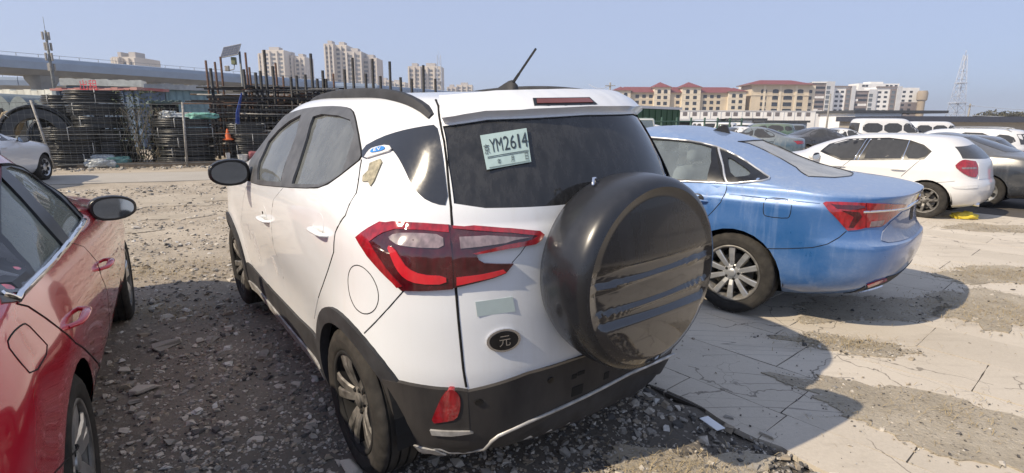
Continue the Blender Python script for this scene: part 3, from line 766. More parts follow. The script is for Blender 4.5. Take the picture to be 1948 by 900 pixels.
while cnt < 250:
    d = 1.7 + 8.5 * RNG.random() ** 1.4; az = R(-44 + 50 * RNG.random()); x, y = d * math.sin(az), d * math.cos(az)
    if y < .9 or on_slab(x - .05, y - .05): continue
    o = bpy.data.objects.new('stone', stone_me[RNG.integers(8)]); COL.objects.link(o); s_ = min(.15, .038 * math.exp(RNG.normal() * .42)) * (1 + d * .05)
    o.location = (x, y, gz(x, y) + .018 * mnoise.noise((x * 1.3, y * 1.3, 0)) + s_ * .06); o.rotation_euler = ((RNG.random() - .5) * .4, (RNG.random() - .5) * .4, RNG.random() * 6.28); o.scale = (s_, s_ * RNG.uniform(.7, 1.1), s_); o.parent = ground; cnt += 1
for px, py, s_ in ((312, 660, .17), (262, 744, .07), (255, 765, .06), (265, 790, .05), (490, 838, .07), (1350, 812, .05), (1385, 795, .05), (1460, 830, .07), (1300, 800, .05), (1265, 770, .06), (665, 893, .12), (1540, 790, .04)):
    p = Gs(px, py); o = bpy.data.objects.new('stone', stone_me[(px + py) % 8]); COL.objects.link(o); o.location = (p.x, p.y, p.z + s_ * .08); o.scale = (s_, s_ * .8, s_); o.rotation_euler = (.1, .05, px); o.parent = ground
# straw: dry blades in drifts
M['straw'] = simple('dry_straw', (.42, .345, .21), .85, scale=30, var=.3, col2=(.22, .16, .08))
V, F = [], []
def blade(x, y, z, L, w_, lay=.85):
    a = RNG.random() * 6.283; e = (1 - lay) * RNG.random() * 2; dx, dy, dz = math.cos(a) * math.cos(e), math.sin(a) * math.cos(e), math.sin(e); k = len(V); px, py = -math.sin(a) * w_, math.cos(a) * w_
    for t, s_ in ((0, 1), (.5, .8), (1, .2)):
        bx, by, bz = x + dx * L * t, y + dy * L * t, z + dz * L * t + .01 * math.sin(t * 3.1); V.append((bx - px * s_, by - py * s_, bz)); V.append((bx + px * s_, by + py * s_, bz))
    F.extend([(k, k + 1, k + 3, k + 2), (k + 2, k + 3, k + 5, k + 4)])
for (px, py, rx, ry, n_) in ((1915, 525, .9, .4, 1500), (1905, 600, .8, .5, 1300), (1290, 900, .35, .18, 350), (1600, 655, .45, .15, 450), (1780, 790, .6, .3, 300), (1890, 435, 1.0, .35, 500), (280, 520, .9, .35, 1300), (330, 595, .7, .25, 700), (640, 560, .5, .3, 250), (390, 500, .8, .3, 500)):
    c_ = Gs(px, py)
    for _ in range(n_):
        x, y = c_.x + RNG.normal() * rx * .5, c_.y + RNG.normal() * ry * .5; blade(x, y, gz(x, y) + .008 + RNG.random() * .012, .025 + .05 * RNG.random(), .0009 + .0008 * RNG.random())
me = bpy.data.meshes.new('dry_straw'); me.from_pydata(V, [], F); o = link('dry_straw', me, M['straw']); o['kind'] = 'stuff'
# litter
p = Gs(1354, 816); bm = bmesh.new(); prism(bm, [(-.055, -.03), (.05, -.035), (.055, .03), (-.05, .035)], 0, .003); o = obj('paper_scrap', bm, simple('white_card', (.72, .74, .76), .6, var=.03)); o.location = (p.x, p.y, p.z + .03); o.rotation_euler = (.12, -.15, 2.2); tag(o, 'small white printed card lying on the dark rubble by the slab edge', 'card')
p = Gs(1834, 416); t = bmesh.new(); bmesh.ops.create_icosphere(t, subdivisions=3, radius=1)
for v in t.verts: v.co = Vector((v.co.x * .20, v.co.y * .13, max(v.co.z, -.1) * .10)) * (1 + .45 * mnoise.noise(v.co * 3.1))
o = obj('crumpled_bag', t, simple('yellow_plastic', (.62, .48, .04), .45, var=.15), smooth=60); o.location = (p.x, p.y, p.z + .02); tag(o, 'crumpled yellow bag lying in the shadow behind the white hatchback', 'bag')
# ============================================================ yard on the left: fence, pipe coils, pipe rack, sheds, viaduct
def on_line(px, A, D):
    """point of the vertical plane through ground line A + t*D that lies on the photo column px (t returned)"""
    d = ray(px, 240); d2 = Vector((d.x, d.y)); den = D.x * d2.y - D.y * d2.x; t = -(A.x * d2.y - A.y * d2.x) / den; return t
FA = math.atan2(FD.y, FD.x)
def fence_pt(px, off=0.0):
    A = F1 - FN * off; t = on_line(px, A, FD); p = A + FD * t; return p
M['galv'] = simple('galvanised_wire', (.17, .18, .18), .6, .3, var=.2)
M['post'] = simple('weathered_post', (.32, .31, .29), .7, .2, var=.3, scale=20)
fn = thing('wire_fence', 'grey welded wire mesh fence on leaning posts in front of the pipe coils', 'fence', (F1.x, F1.y, 0), FA)
def fl(px): return on_line(px, F1, FD)
posts = [(-4.2, -.06), (0.0, -.16), (3.45, .04), (6.9, .02), (10.3, 0), (13.8, 0)]
for t, lean in posts:
    bm = bmesh.new(); tube(bm, [(t, 0, -.1), (t + lean * 1.9, 0, 1.98)], .035, 8); obj('post', bm, M['post'], fn)
for z in (.12, 1.0, 1.92):
    bm = bmesh.new(); tube(bm, [(t, -.01, z + .015 * math.sin(t * 1.7)) for t in np.arange(-4.2, 13.9, .5)], .009, 5); obj('rail', bm, M['galv'], fn)
bm = bmesh.new()
for t in np.arange(-4.2, 13.8, .16): tube(bm, [(t, 0, .1), (t + .01, 0, 1.9)], .0030, 3, cap=False)
for z in np.arange(.25, 1.9, .22): tube(bm, [(t, .004, z) for t in np.arange(-4.2, 13.9, 2.0)], .0028, 3, cap=False)
struct(obj('wire_mesh', bm, M['galv'], fn), 'stuff')
# black pipe coils
M['pipe'] = simple('black_poly_pipe', (.018, .019, .019), .38, var=.3, scale=8, col2=(.04, .04, .038))
M['strap'] = simple('pale_strap', (.5, .5, .48), .6)
def coil_mesh(R_, h, n, rp, seed):
    bm = bmesh.new(); rg = np.random.default_rng(seed)
    for i in range(n):
        z = h * (i + .5) / n; rr = R_ * (1 + .02 * rg.normal()); N = 30; cx, cy = rg.normal() * .02, rg.normal() * .02
        prof = [(rr + rp * math.cos(a), z + rp * math.sin(a)) for a in np.linspace(0, 2 * math.pi, 6, endpoint=False)]
        lathe(bm, prof, N, Matrix.Translation((cx, cy, 0)) @ Matrix.Rotation(rg.normal() * .008, 4, 'X'), close=True)
    lathe(bm, [(R_ * .62, h * .02), (R_ * .93, h * .02), (R_ * .93, h * .97), (R_ * .62, h * .97)], 24, close=True)
    return bm
def coil(name, label, c, R_, h, n, rp, seed, tilt=None, group='coils of black plastic pipe'):
    o = thing(name, label, 'pipe coil', c, RNG.random() * 6, group)
    if tilt is not None: o.rotation_euler = tilt
    obj('ring_bundle', coil_mesh(R_, h, n, rp, seed), M['pipe'], o, 60)
    for k in range(3):
        a = 2 * math.pi * k / 3 + .4; bm = bmesh.new(); x, y = math.cos(a), math.sin(a)
        tube(bm, [(x * R_ * .9, y * R_ * .9, -.01), (x * (R_ + rp + .015), y * (R_ + rp + .015), .0), (x * (R_ + rp + .015), y * (R_ + rp + .015), h), (x * R_ * .9, y * R_ * .9, h + .015)], .012, 5); obj('strap', bm, M['strap'], o)
    return o
def base_at(px, off): p = fence_pt(px, off); return p
# (px, offset behind fence, radius, list of coil heights from the ground up)
def stack(px, off, R_, hs, what, seed, dx=0.0):
    p = base_at(px, off); z = 0; names = ['lowest', 'second', 'third', 'fourth', 'fifth', 'sixth', 'seventh', 'eighth']
    for i, h in enumerate(hs):
        jx, jy = RNG.normal() * .05, RNG.normal() * .05; pos = 'topmost' if i == len(hs) - 1 else names[i] + ' up'
        coil('pipe_coil', 'black pipe coil, %s in %s' % (pos, what), (p.x + jx - (.06 * i if seed == 11 else 0), p.y + jy, z), R_ * (1 + .02 * RNG.normal()), h, max(4, int(h / .055)), .026, seed + i); z += h + .03
    return p, z
pts_, ztall = stack(206, 1.5, .74, (.36, .37, .35, .37, .36, .38), 'the tallest stack', 11)
pl_, z2 = stack(128, 2.6, .62, (.28, .29, .3, .28, .31, .28, .3), 'the rough stack left of the tallest one', 31)
pf_, z3 = stack(136, .95, .78, (.40, .38, .36), 'the low stack right of the leaning fence post', 51)
pr_, z4 = stack(352, 1.1, .82, (.28, .26, .28, .28, .26), 'the wide stack under green net', 71)
p5_, z5_ = stack(468, 1.2, .66, (.30, .3, .32, .30), 'the stack beside the orange cone', 91)
p6_, z6_ = stack(316, 2.2, .5, (.3, .3, .3, .3, .28), 'the loose stack by the dark shelf', 111)
c = fence_pt(70, 1.3); coil('pipe_coil', 'largest black pipe coil standing on edge behind the white saloon', (c.x, c.y, .90), .88, .34, 8, .03, 131, (R(80), .1, FA + .25))
c = fence_pt(112, 1.9); coil('pipe_coil', 'black pipe coil leaning on edge, partly behind the big standing coil', (c.x, c.y, .8), .78, .3, 6, .03, 132, (R(74), .1, FA + .5))
c = fence_pt(166, 2.2); coil('pipe_coil', 'black pipe coil on edge squeezed left of the tallest stack', (c.x, c.y, 1.55), .5, .2, 5, .026, 133, (R(80), .1, FA + 1.1))
# dead climbing shrub on the tall stack
M['twig'] = simple('dry_twigs', (.20, .17, .12), .9, var=.3); M['dryleaf'] = simple('dull_green_leaves', (.06, .075, .04), .85, var=.4)
sh_c = fence_pt(255, .9); tr_ = thing('dead_shrub', 'dry climbing shrub with bare stems hanging right of the tallest coil stack', 'shrub', (sh_c.x, sh_c.y, 0))
bm = bmesh.new()
for k in range(46):
    a = RNG.normal() * .5; p = Vector((RNG.normal() * .35, RNG.normal() * .2 + .2, 0)); q = [p.copy()]
    for i in range(9): p = p + Vector((RNG.normal() * .10 + (-.05 if i > 4 else .03), RNG.normal() * .06, .26 * (1 if i < 7 else -.5))); q.append(p.copy())
    tube(bm, q, list(np.linspace(.014, .004, 10)), 4, cap=False)
obj('stems', bm, M['twig'], tr_)
bm = bmesh.new()
for k in range(700):
    c_ = Vector((RNG.normal() * .42, RNG.normal() * .22 + .25, .15 + RNG.random() ** .8 * 2.2)); u = Vector(RNG.normal(size=3)).normalized() * .05; v = Vector(RNG.normal(size=3)).normalized() * .035; bm.faces.new([bm.verts.new(c_ + d) for d in (-u, v, u, -v)])
struct(obj('foliage', bm, M['dryleaf'], tr_), 'stuff')
# bags, tarp, boards at the foot of the fence
def sack(c, s, rz, mat, label, name='plastic_sack', cat='bag', amp=.28, seed=0):
    t = bmesh.new(); bmesh.ops.create_icosphere(t, subdivisions=4, radius=1)
    for v in t.verts:
        k = 1 + amp * mnoise.noise(v.co * 1.7 + Vector((seed, 0, 0))) + .12 * mnoise.noise(v.co * 5 + Vector((seed, 3, 0))); e = lambda q: math.copysign(abs(q) ** .6, q)
        v.co = Vector((e(v.co.x) * s[0], e(v.co.y) * s[1], max(e(v.co.z), -.75) * s[2])) * k
    o = obj(name, t, mat, smooth=60); o.location = c; o.rotation_euler = (0, 0, rz); tag(o, label, cat); return o
M['poly'] = simple('grey_white_poly_sheet', (.42, .45, .46), .35, var=.2, scale=12); M['teal'] = simple('teal_tarp', (.07, .17, .17), .5, var=.2); M['green'] = simple('green_net', (.16, .38, .31), .7, var=.3)
c = fence_pt(182, .35); sack((c.x, c.y, .12), (.42, .24, .16), FA, M['poly'], 'pile of crumpled pale plastic sheeting at the foot of the fence', seed=1)
c = fence_pt(186, .55); sack((c.x, c.y, .32), (.30, .2, .07), FA, M['poly'], 'pale plastic sack lying on top of the crumpled sheeting', seed=2)
c = fence_pt(215, .4); sack((c.x, c.y, .14), (.36, .2, .17), FA + .15, M['teal'], 'dark teal rolled tarpaulin beside the pale plastic sheeting', 'tarpaulin', 'tarpaulin', seed=3)
c = fence_pt(386, 1.0); sack((c.x, c.y, z4 + .05), (.42, .4, .11), FA, M['green'], 'bright green net bundle lying on the wide pipe stack', 'green_net', 'net', seed=4)
c = fence_pt(350, 1.2); sack((c.x + .1, c.y, z4 + .05), (.55, .45, .09), FA, M['poly'], 'crumpled clear sheet on the wide pipe stack left of the green net', seed=5)
c = fence_pt(322, 1.6); sack((c.x, c.y, 1.55), (.28, .25, .18), FA, M['poly'], 'grey plastic bundle on the loose stack by the dark shelf', seed=6)
c = fence_pt(10, 1.3); bm = bmesh.new(); rbox(bm, (0, 0, .35), (.5, .35, .6), .03); o = obj('wooden_box', bm, simple('raw_plywood', (.42, .33, .20), .8)); o.location = (c.x, c.y, 1.0); o.rotation_euler = (.2, .5, .4); tag(o, 'tilted plywood box lying on the coils at the left edge', 'box')
bm = bmesh.new(); box(bm, (0, 0, .07), (10.5, .12, .14)); o = obj('timber_beam', bm, simple('grey_timber', (.16, .13, .10), .9)); c = fence_pt(430, .25); o.location = (c.x, c.y, 0); o.rotation_euler = (0, 0, FA); tag(o, 'long dark timber beam lying along the foot of the fence', 'beam')
for i, (px, h, s_, lab) in enumerate(((428, .26, .07, 'small white jar standing by the fence foot'), (456, .2, .17, 'white plastic tub lying by the fence behind the wing mirror'))):
    c = fence_pt(px, .3); bm = bmesh.new(); lathe(bm, [(0, 0), (s_ * .8, 0), (s_, h), (s_ * .92, h), (s_ * .74, .02), (0, .02)], 16); o = obj('plastic_tub', bm, simple('white_plastic', (.6, .6, .58), .5), smooth=40); o.location = (c.x, c.y, 0.14); tag(o, lab, 'tub')
c = fence_pt(478, .35); sack((c.x, c.y, .30), (.17, .13, .14), FA, simple('dull_red_cloth', (.30, .10, .11), .9), 'dull red bundle by the fence in front of the windscreen of the white SUV', 'cloth_bundle', 'bundle', seed=9)
# scree of dirt along the fence foot
V, F = [], []
pts, sz = [], []
for _ in range(900):
    t = RNG.uniform(-5, 12); p = F1 + FD * t + FN * abs(RNG.normal()) * .45; pts.append((p.x, p.y, 0)); sz.append(.03 + .10 * RNG.random() ** 3)
chips('fence_foot_rubble', pts, sz, [.3, .3, .1, .28, .02])
# ------------------------------------------------ pipe rack with rusty uprights
RA = F1 - FN * 3.2
def rack_pt(px, off=0.0): A = RA - FN * off; t = on_line(px, A, FD); p = A + FD * t; return p, t
M['rust'] = simple('rusty_steel', (.13, .060, .035), .8, .2, var=.4, scale=14, col2=(.04, .03, .026)); M['steeldark'] = simple('dark_steel', (.030, .030, .032), .6, .4, var=.4, scale=10); M['timber2'] = simple('dark_plank', (.08, .06, .045), .9, var=.4)
rk = thing('pipe_rack', 'dark storage rack with rusty uprights, heaped with scaffold tubes', 'rack', (RA.x, RA.y, 0), FA)
p0, t0 = rack_pt(398); p1, t1 = rack_pt(800)
ups = [(404, 115, 'rust'), (412, 130, 's'), (422, 118, 'rust'), (432, 108, 'rust'), (474, 132, 's'), (480, 100, 'rust'), (486, 128, 'rust'), (494, 138, 's'), (504, 135, 's'), (515, 95, 's'), (528, 126, 's'), (534, 120, 'rust'), (545, 145, 'rust'), (560, 146, 's'), (572, 144, 's'), (588, 142, 's'), (600, 102, 's'), (610, 150, 's'), (619, 134, 's'), (626, 150, 's'), (640, 140, 'rust'), (661, 132, 's'), (677, 110, 's'), (699, 140, 's'), (713, 112, 's'), (728, 145, 's'), (745, 117, 's'), (766, 147, 's'), (786, 150, 's'), (806, 124, 's'), (830, 150, 's')]
for px, py, k in ups:
    p, t = rack_pt(px, .35 if k == 's' else 1.2); top = at(px, py, p.y).z; bm = bmesh.new(); tube(bm, [(t, -.35 if k == 's' else -1.2, 0), (t + RNG.normal() * .02, -.35 if k == 's' else -1.2, top)], .055 if k == 's' else .040, 6); bmesh.ops.scale(bm, vec=(1, -1, 1), verts=bm.verts[:]); bmesh.ops.recalc_face_normals(bm, faces=bm.faces[:]); obj('upright', bm, M['rust'] if k == 'rust' else M['steeldark'], rk)
for z in (.42, .88, 1.34, 1.80, 2.25):
    for y in (.1, 1.5):
        bm = bmesh.new(); box(bm, ((t0 + t1) / 2, y, z), (t1 - t0, .06, .08)); obj('shelf_beam', bm, M['steeldark'], rk)
for i in range(230):      # tubes and beams lying on the shelves, ends towards the lot
    z = (.48, .95, 1.40, 1.86, 2.30)[i % 5] + RNG.random() * .30; t = t0 + (t1 - t0) * RNG.random(); L = 1.2 + RNG.random() * 2.4; bm = bmesh.new()
    kind = RNG.random()
    if i % 5 == 4: z = 2.30 + RNG.random() * .42 * (.4 + .6 * math.exp(-((t - t0 - 2.2) / 2.5) ** 2))
    if kind < .6: tube(bm, [(t - L / 2, RNG.uniform(-.1, 1.6), z + RNG.normal() * .02), (t + L / 2, RNG.uniform(-.1, 1.6), z + RNG.normal() * .05)], .028, 6)
    elif kind < .85: box(bm, (t, RNG.uniform(0, 1.4), z), (L, .09, .06), Matrix.Rotation(RNG.normal() * .08, 3, 'Z'))
    else: tube(bm, [(t, -.4, z), (t + RNG.normal() * .2, 1.9, z + .05)], .03, 6)
    obj('scaffold_tube' if kind < .6 or kind > .85 else 'plank', bm, (M['steeldark'], M['steeldark'], M['rust'], M['timber2'], M['post'])[RNG.integers(5)], rk)
bm = bmesh.new(); box(bm, ((t0 + t1) / 2, 2.6, 1.2), (t1 - t0 + .6, .06, 2.5)); obj('back_sheet', bm, M['steeldark'], rk)
for px, off, h, col, lab in ((432, .7, 1.0, (.65, .13, .03), 'orange traffic cone standing on the pipes in front of the rack'),):
    p = fence_pt(px, off); bm = bmesh.new(); lathe(bm, [(.17, 0), (.17, .03), (.11, .04), (.03, .36), (0, .36)], 20); o = obj('traffic_cone', bm, simple('orange_plastic', col, .5), smooth=30); o.location = (p.x, p.y, .80); tag(o, lab, 'cone')
p = fence_pt(452, 1.7); bm = bmesh.new(); tube(bm, [(0, 0, .9), (.05, 0, 1.5), (.25, 0, 2.15)], [.12, .10, .04], 8, flat=.5); o = obj('blue_tarpaulin', bm, simple('blue_tarp', (.02, .05, .24), .6), smooth=60); o.location = (p.x, p.y, .2); tag(o, 'dark blue tarpaulin hanging beside the orange cone', 'tarpaulin')
# solar lamp
LY = 24.0; lb, lt = at(463, 172, LY), at(455, 98, LY); X_ = (lb.x + lt.x) / 2
sl_ = thing('solar_lamp', 'thin steel pole with a tilted solar panel and lamp above the pipe rack', 'lamp', (X_, LY, 0))
bm = bmesh.new(); tube(bm, [(0, 0, 0), (0, 0, lt.z)], .045, 8); obj('pole', bm, M['galv'], sl_)
bm = bmesh.new(); rm = Matrix.Rotation(R(52), 3, 'X') @ Matrix.Rotation(R(-14), 3, 'Y'); box(bm, (-.36, 0, lt.z + .02), (.85, .6, .03), rm); obj('solar_panel', bm, simple('panel_frame', (.20, .21, .23), .5), sl_)
bm = bmesh.new()
for i in range(6):
    for j in range(4): box(bm, Vector((-.36, 0, lt.z + .02)) + rm @ Vector((-.345 + i * .138, -.21 + j * .14, .018)), (.125, .125, .006), rm)
struct(obj('solar_cell', bm, simple('solar_cells', (.05, .06, .09), .25), sl_), 'stuff')
bm = bmesh.new(); rbox(bm, (-.26, -.02, lt.z - .38), (.18, .16, .30), .02); obj('battery_box', bm, simple('olive_box', (.20, .22, .12), .6), sl_)
bm = bmesh.new(); tube(bm, [(-.26, 0, lt.z - .5), (-.3, 0, lt.z - .72), (-.48, 0, lt.z - .75)], .02, 6); rbox(bm, (-.58, 0, lt.z - .68), (.18, .1, .22), .02); obj('lamp_head', bm, M['post'], sl_)
# ------------------------------------------------ sheds
def gable_box(o, name, x0, x1, y0, y1, z, mat):
    bm = bmesh.new(); box(bm, ((x0 + x1) / 2, (y0 + y1) / 2, z / 2), (x1 - x0, y1 - y0, z)); return obj(name, bm, mat, o)
def shed(label, pxa, pxb, Ya, Yb, py_top, depth, wallmat, roofmat, roof_h=.25, over=.25, cat='shed', name='shed', ribs=0, ribmat=None):
    a, b = at(pxa, 240, Ya), at(pxb, 240, Yb); a.z = b.z = 0; d = b - a; L = d.length; an = math.atan2(d.y, d.x); zt = at((pxa + pxb) / 2, py_top, (Ya + Yb) / 2).z
    o = thing(name, label, cat, (a.x, a.y, 0), an); gable_box(o, 'wall', 0, L, 0, depth, zt - roof_h, wallmat)
    bm = bmesh.new(); n = 14
    for i in range(n):
        x0, x1 = -over + (L + 2 * over) * i / n, -over + (L + 2 * over) * (i + 1) / n; dz = .04 * math.sin(i * 2.1)
        box(bm, ((x0 + x1) / 2, depth / 2 - .02, zt - roof_h / 2 + dz * .4 + .02), (x1 - x0 + .002 * i, depth + 2 * over, roof_h + dz))
    obj('roof', bm, roofmat, o)
    for i in range(ribs):
        bm = bmesh.new(); box(bm, (L * (i + .5) / ribs, -.03, (zt - roof_h) / 2), (.06, .06, zt - roof_h)); obj('wall_rib', bm, ribmat or wallmat, o)
    return o, L, zt
M['bluewall'] = simple('faded_blue_sheet', (.085, .13, .20), .6, var=.2, scale=3); M['tealwall'] = simple('grey_teal_sheet', (.17, .27, .31), .55, var=.15, scale=2); M['cream'] = simple('cream_roof', (.66, .66, .58), .7, var=.12, scale=2); M['greyroof'] = simple('grey_roof_sheet', (.34, .36, .37), .6, var=.15, scale=2); M['darkopen'] = simple('shade_black', (.012, .013, .014), .9)  # near-black: the shade inside open sheds is put into the colour
shed('long low building with a cream canvas roof edge above the blue shed', 138, 272, 44, 46, 152, 2.2, M['bluewall'], M['cream'], .5, .3)
o, L, zt = shed('faded blue sheet-metal shed behind the tallest coil stack', 117, 270, 28, 27, 169, 1.6, M['bluewall'], simple('rust_red_fascia', (.36, .22, .20), .7, var=.5, scale=1.2, col2=(.30, .07, .07)), .10, .15, ribs=9, ribmat=simple('dark_blue_rib', (.05, .08, .13), .6))
q0 = .35 * L; me = text_mesh('出租', .55); sg_ = link('lettering', me, simple('red_sign_letters', (.42, .03, .05), .6), o); sg_.rotation_euler = (R(90), 0, 0); sg_.location = (q0, -.2, zt - .05)
o, L, zt = shed('grey-teal sheet-metal building with a pale roof, left of the pipe rack', 323, 425, 38, 40, 163, 6, M['tealwall'], M['greyroof'], .35, .3, ribs=8, ribmat=simple('teal_rib', (.13, .22, .26), .6))
shed('pale grey end block between the blue shed and the teal building', 287, 318, 37, 37.5, 161, 1.2, simple('pale_sheet', (.42, .46, .47), .6), M['greyroof'], .35, .1, ribs=2)
o, L, zt = shed('dark open shelf shed with a flat roof in front of the teal building', 294, 344, 21.5, 22, 193, 2.0, M['darkopen'], simple('green_grey_roof', (.12, .16, .14), .7), .10, .1)
for i, (x0, x1, Y, top) in enumerate(((-28, 24, 27, 177), (24, 62, 27, 183), (62, 92, 27.5, 190), (92, 112, 28, 196))):
    p, q = at(x0, 240, Y), at(x1, 240, Y); w_ = q.x - p.x; zt = at((x0 + x1) / 2, top, Y).z; zb = at((x0 + x1) / 2, top + 20, Y).z; o = thing('arched_shed', 'small grey shed with an arched roof, %s in the row at the left edge' % ('largest', 'second', 'third', 'smallest')[i], 'shed', (p.x, Y, 0), 0, 'row of arched sheds')
    bm = bmesh.new(); arc = [(w_ * k / 12, zb + (zt - zb) * math.sin(math.pi * k / 12) ** .8) for k in range(13)]; prism(bm, [(0, 0)] + arc + [(w_, 0)], -5, 0); bmesh.ops.rotate(bm, cent=(0, 0, 0), matrix=Matrix.Rotation(R(90), 3, 'X'), verts=bm.verts[:]); bmesh.ops.recalc_face_normals(bm, faces=bm.faces[:]); obj('shell', bm, simple('grey_shed_sheet', (.20, .235, .24), .6), o)
    bm = bmesh.new(); box(bm, (w_ / 2, -.03, zb * .45), (w_ * .5, .06, zb * .9)); obj('opening_shade', bm, M['darkopen'], o)  # solid dark slab standing in for the shade inside
shed('flat pale canopy roof over the arched sheds', -60, 108, 32, 32, 172, 3, simple('dim_wall', (.12, .13, .14), .8), M['cream'], .3, .2, cat='canopy', name='canopy')
# ------------------------------------------------ viaduct
M['conc'] = simple('viaduct_concrete', (.30, .32, .34), .8, var=.12, scale=.4, coord='Object'); M['conc2'] = simple('viaduct_soffit_concrete', (.30, .31, .32), .85, var=.12, scale=.4); M['bluepar'] = simple('pale_blue_parapet', (.27, .34, .44), .6, var=.08, scale=.3)
def viaduct(label, A, D, ts, ztop, thick, wd, pier_ts, par=1.3):
    an = math.atan2(D.y, D.x); o = thing('viaduct', label, 'overpass', (A.x, A.y, 0), an); t0, t1 = ts
    bm = bmesh.new(); n = int((t1 - t0) / 3); sec = [(-wd / 2, ztop - par), (-wd * .30, ztop - par - thick), (wd * .30, ztop - par - thick), (wd / 2, ztop - par)]
    rows = [[bm.verts.new((t0 + (t1 - t0) * i / n, y, z)) for y, z in sec] for i in range(n + 1)]
    for a, b in zip(rows, rows[1:]):
        for j in range(4): bm.faces.new((a[j], a[(j + 1) % 4], b[(j + 1) % 4], b[j]))
    bm.faces.new(rows[0]); bm.faces.new(rows[-1]); bmesh.ops.recalc_face_normals(bm, faces=bm.faces[:]); obj('deck', bm, M['conc2'], o)
    step = 30.0; k = t0
    while k < t1:
        L = min(step, t1 - k)
        for sy in (-1, 1):
            bm = bmesh.new(); rows = []
            for i in range(2): rows.append([bm.verts.new((k + .06 + (L - .12) * i, sy * y, z)) for y, z in ((wd / 2 - .25, ztop - par + .002), (wd / 2 + .10, ztop - par - .35), (wd / 2 + .22, ztop - par * .5), (wd / 2 + .10, ztop - .1), (wd / 2 - .1, ztop), (wd / 2 - .25, ztop))])
            for j in range(6): bm.faces.new((rows[0][j], rows[0][(j + 1) % 6], rows[1][(j + 1) % 6], rows[1][j]))
            bm.faces.new(rows[0]); bm.faces.new(rows[1]); bmesh.ops.recalc_face_normals(bm, faces=bm.faces[:]); obj('parapet', bm, M['bluepar'], o)
        k += step
    bm = bmesh.new()
    for t in np.arange(t0, t1, 2.5):
        for sy in (-1, 1): box(bm, (t, sy * wd / 2, ztop + .2), (.06, .06, .4))
    for sy in (-1, 1): box(bm, ((t0 + t1) / 2, sy * wd / 2, ztop + .4), (t1 - t0, .05, .05))
    struct(obj('railing', bm, M['conc'], o), 'stuff')
    for t in pier_ts:
        zb = ztop - par - thick; bm = bmesh.new(); sec = [(1.1, 0), (1.1, zb - 2.0), (1.3, zb - 1.4), (2.0, zb - .5), (2.1, zb - .02)]
        rows = [[bm.verts.new((t + sx * (1.1 + (h - 1.1) * .5), sy * h * 1.15, z)) for sx, sy in ((-1, -.7), (-.7, -1), (.7, -1), (1, -.7), (1, .7), (.7, 1), (-.7, 1), (-1, .7))] for h, z in sec]
        for a, b in zip(rows, rows[1:]):
            for j in range(8): bm.faces.new((a[j], a[(j + 1) % 8], b[(j + 1) % 8], b[j]))
        bm.faces.new(rows[-1]); bmesh.ops.recalc_face_normals(bm, faces=bm.faces[:]); obj('pier', bm, M['conc'], o, 40)
    return o
VA, VD = Vector((-73, 78.5)), Vector((33.5, 62)).normalized()
zt_v = at(200, 116, (VA + VD * on_line(200, VA, VD)).y).z
viaduct('long concrete viaduct with pale blue parapets crossing the background on the left', VA, VD, (-60, 420), zt_v - .55, 1.0, 9, [on_line(px, VA, VD) for px in (-30, 95, 210, 313, 402, 500, 590, 650, 700, 740, 770)])
VB = Vector((-100, 118)); VD2 = Vector((1, .25)).normalized(); zt2 = at(60, 155, 128).z
viaduct('lower second viaduct seen below the long one at the left edge', VB, VD2, (-60, 70), zt2, 1.2, 8, [on_line(px, VB, VD2) for px in (-20, 32, 60, 120)])
# phone mast with antennas
MY = 55.0; mb, mt = at(106, 182, MY), at(90, 58, MY); o = thing('phone_mast', 'thin grey phone mast with stacked antenna panels in front of the viaduct', 'mast', (mb.x, MY, 0))
bm = bmesh.new(); tube(bm, [(0, 0, 0), (0, 0, mt.z)], [.20, .09], 10); obj('pole', bm, M['galv'], o)
for i in range(4):
    z = mt.z - .5 - i * .95
    for a in (0, 2.1, 4.2): bm = bmesh.new(); rbox(bm, (.26 * math.cos(a + i), .26 * math.sin(a + i), z), (.16, .16, .72), .03); obj('antenna_panel', bm, M['post'], o)
bm = bmesh.new(); tube(bm, [(0, 0, mt.z), (0, 0, mt.z + 1.2)], .02, 5); obj('lightning_rod', bm, M['galv'], o)
# ============================================================ far buildings
M['pane'] = simple('dark_pane', (.035, .04, .05), .15, var=.3, scale=.5); M['panelight'] = simple('grey_pane', (.16, .18, .20), .2, var=.3, scale=.5)
def pane_mesh(w_, h, d=.12, arch=False):
    bm = bmesh.new()
    if arch: pts = [(-w_ / 2, -h / 2), (w_ / 2, -h / 2)] + [(w_ / 2 * math.cos(a), h * .22 + h * .28 * math.sin(a)) for a in np.linspace(0, math.pi, 9)]
    else: pts = [(-w_ / 2, -h / 2), (w_ / 2, -h / 2), (w_ / 2, h / 2), (-w_ / 2, h / 2)]
    prism(bm, pts, -d, .03); bmesh.ops.rotate(bm, cent=(0, 0, 0), matrix=Matrix.Rotation(R(90), 3, 'X'), verts=bm.verts[:])
    me = bpy.data.meshes.new('window'); bm.to_mesh(me); bm.free(); return me
def put(me, parent, loc, name='window', rz=0):
    o = bpy.data.objects.new(name, me); COL.objects.link(o); o.parent = parent; o.location = loc; o.rotation_euler = (0, 0, rz); return o
def pbox(name, parent, x0, x1, y0, y1, z0, z1, mat):
    bm = bmesh.new(); box(bm, ((x0 + x1) / 2, (y0 + y1) / 2, (z0 + z1) / 2), (x1 - x0, y1 - y0, z1 - z0)); return obj(name, bm, mat, parent)
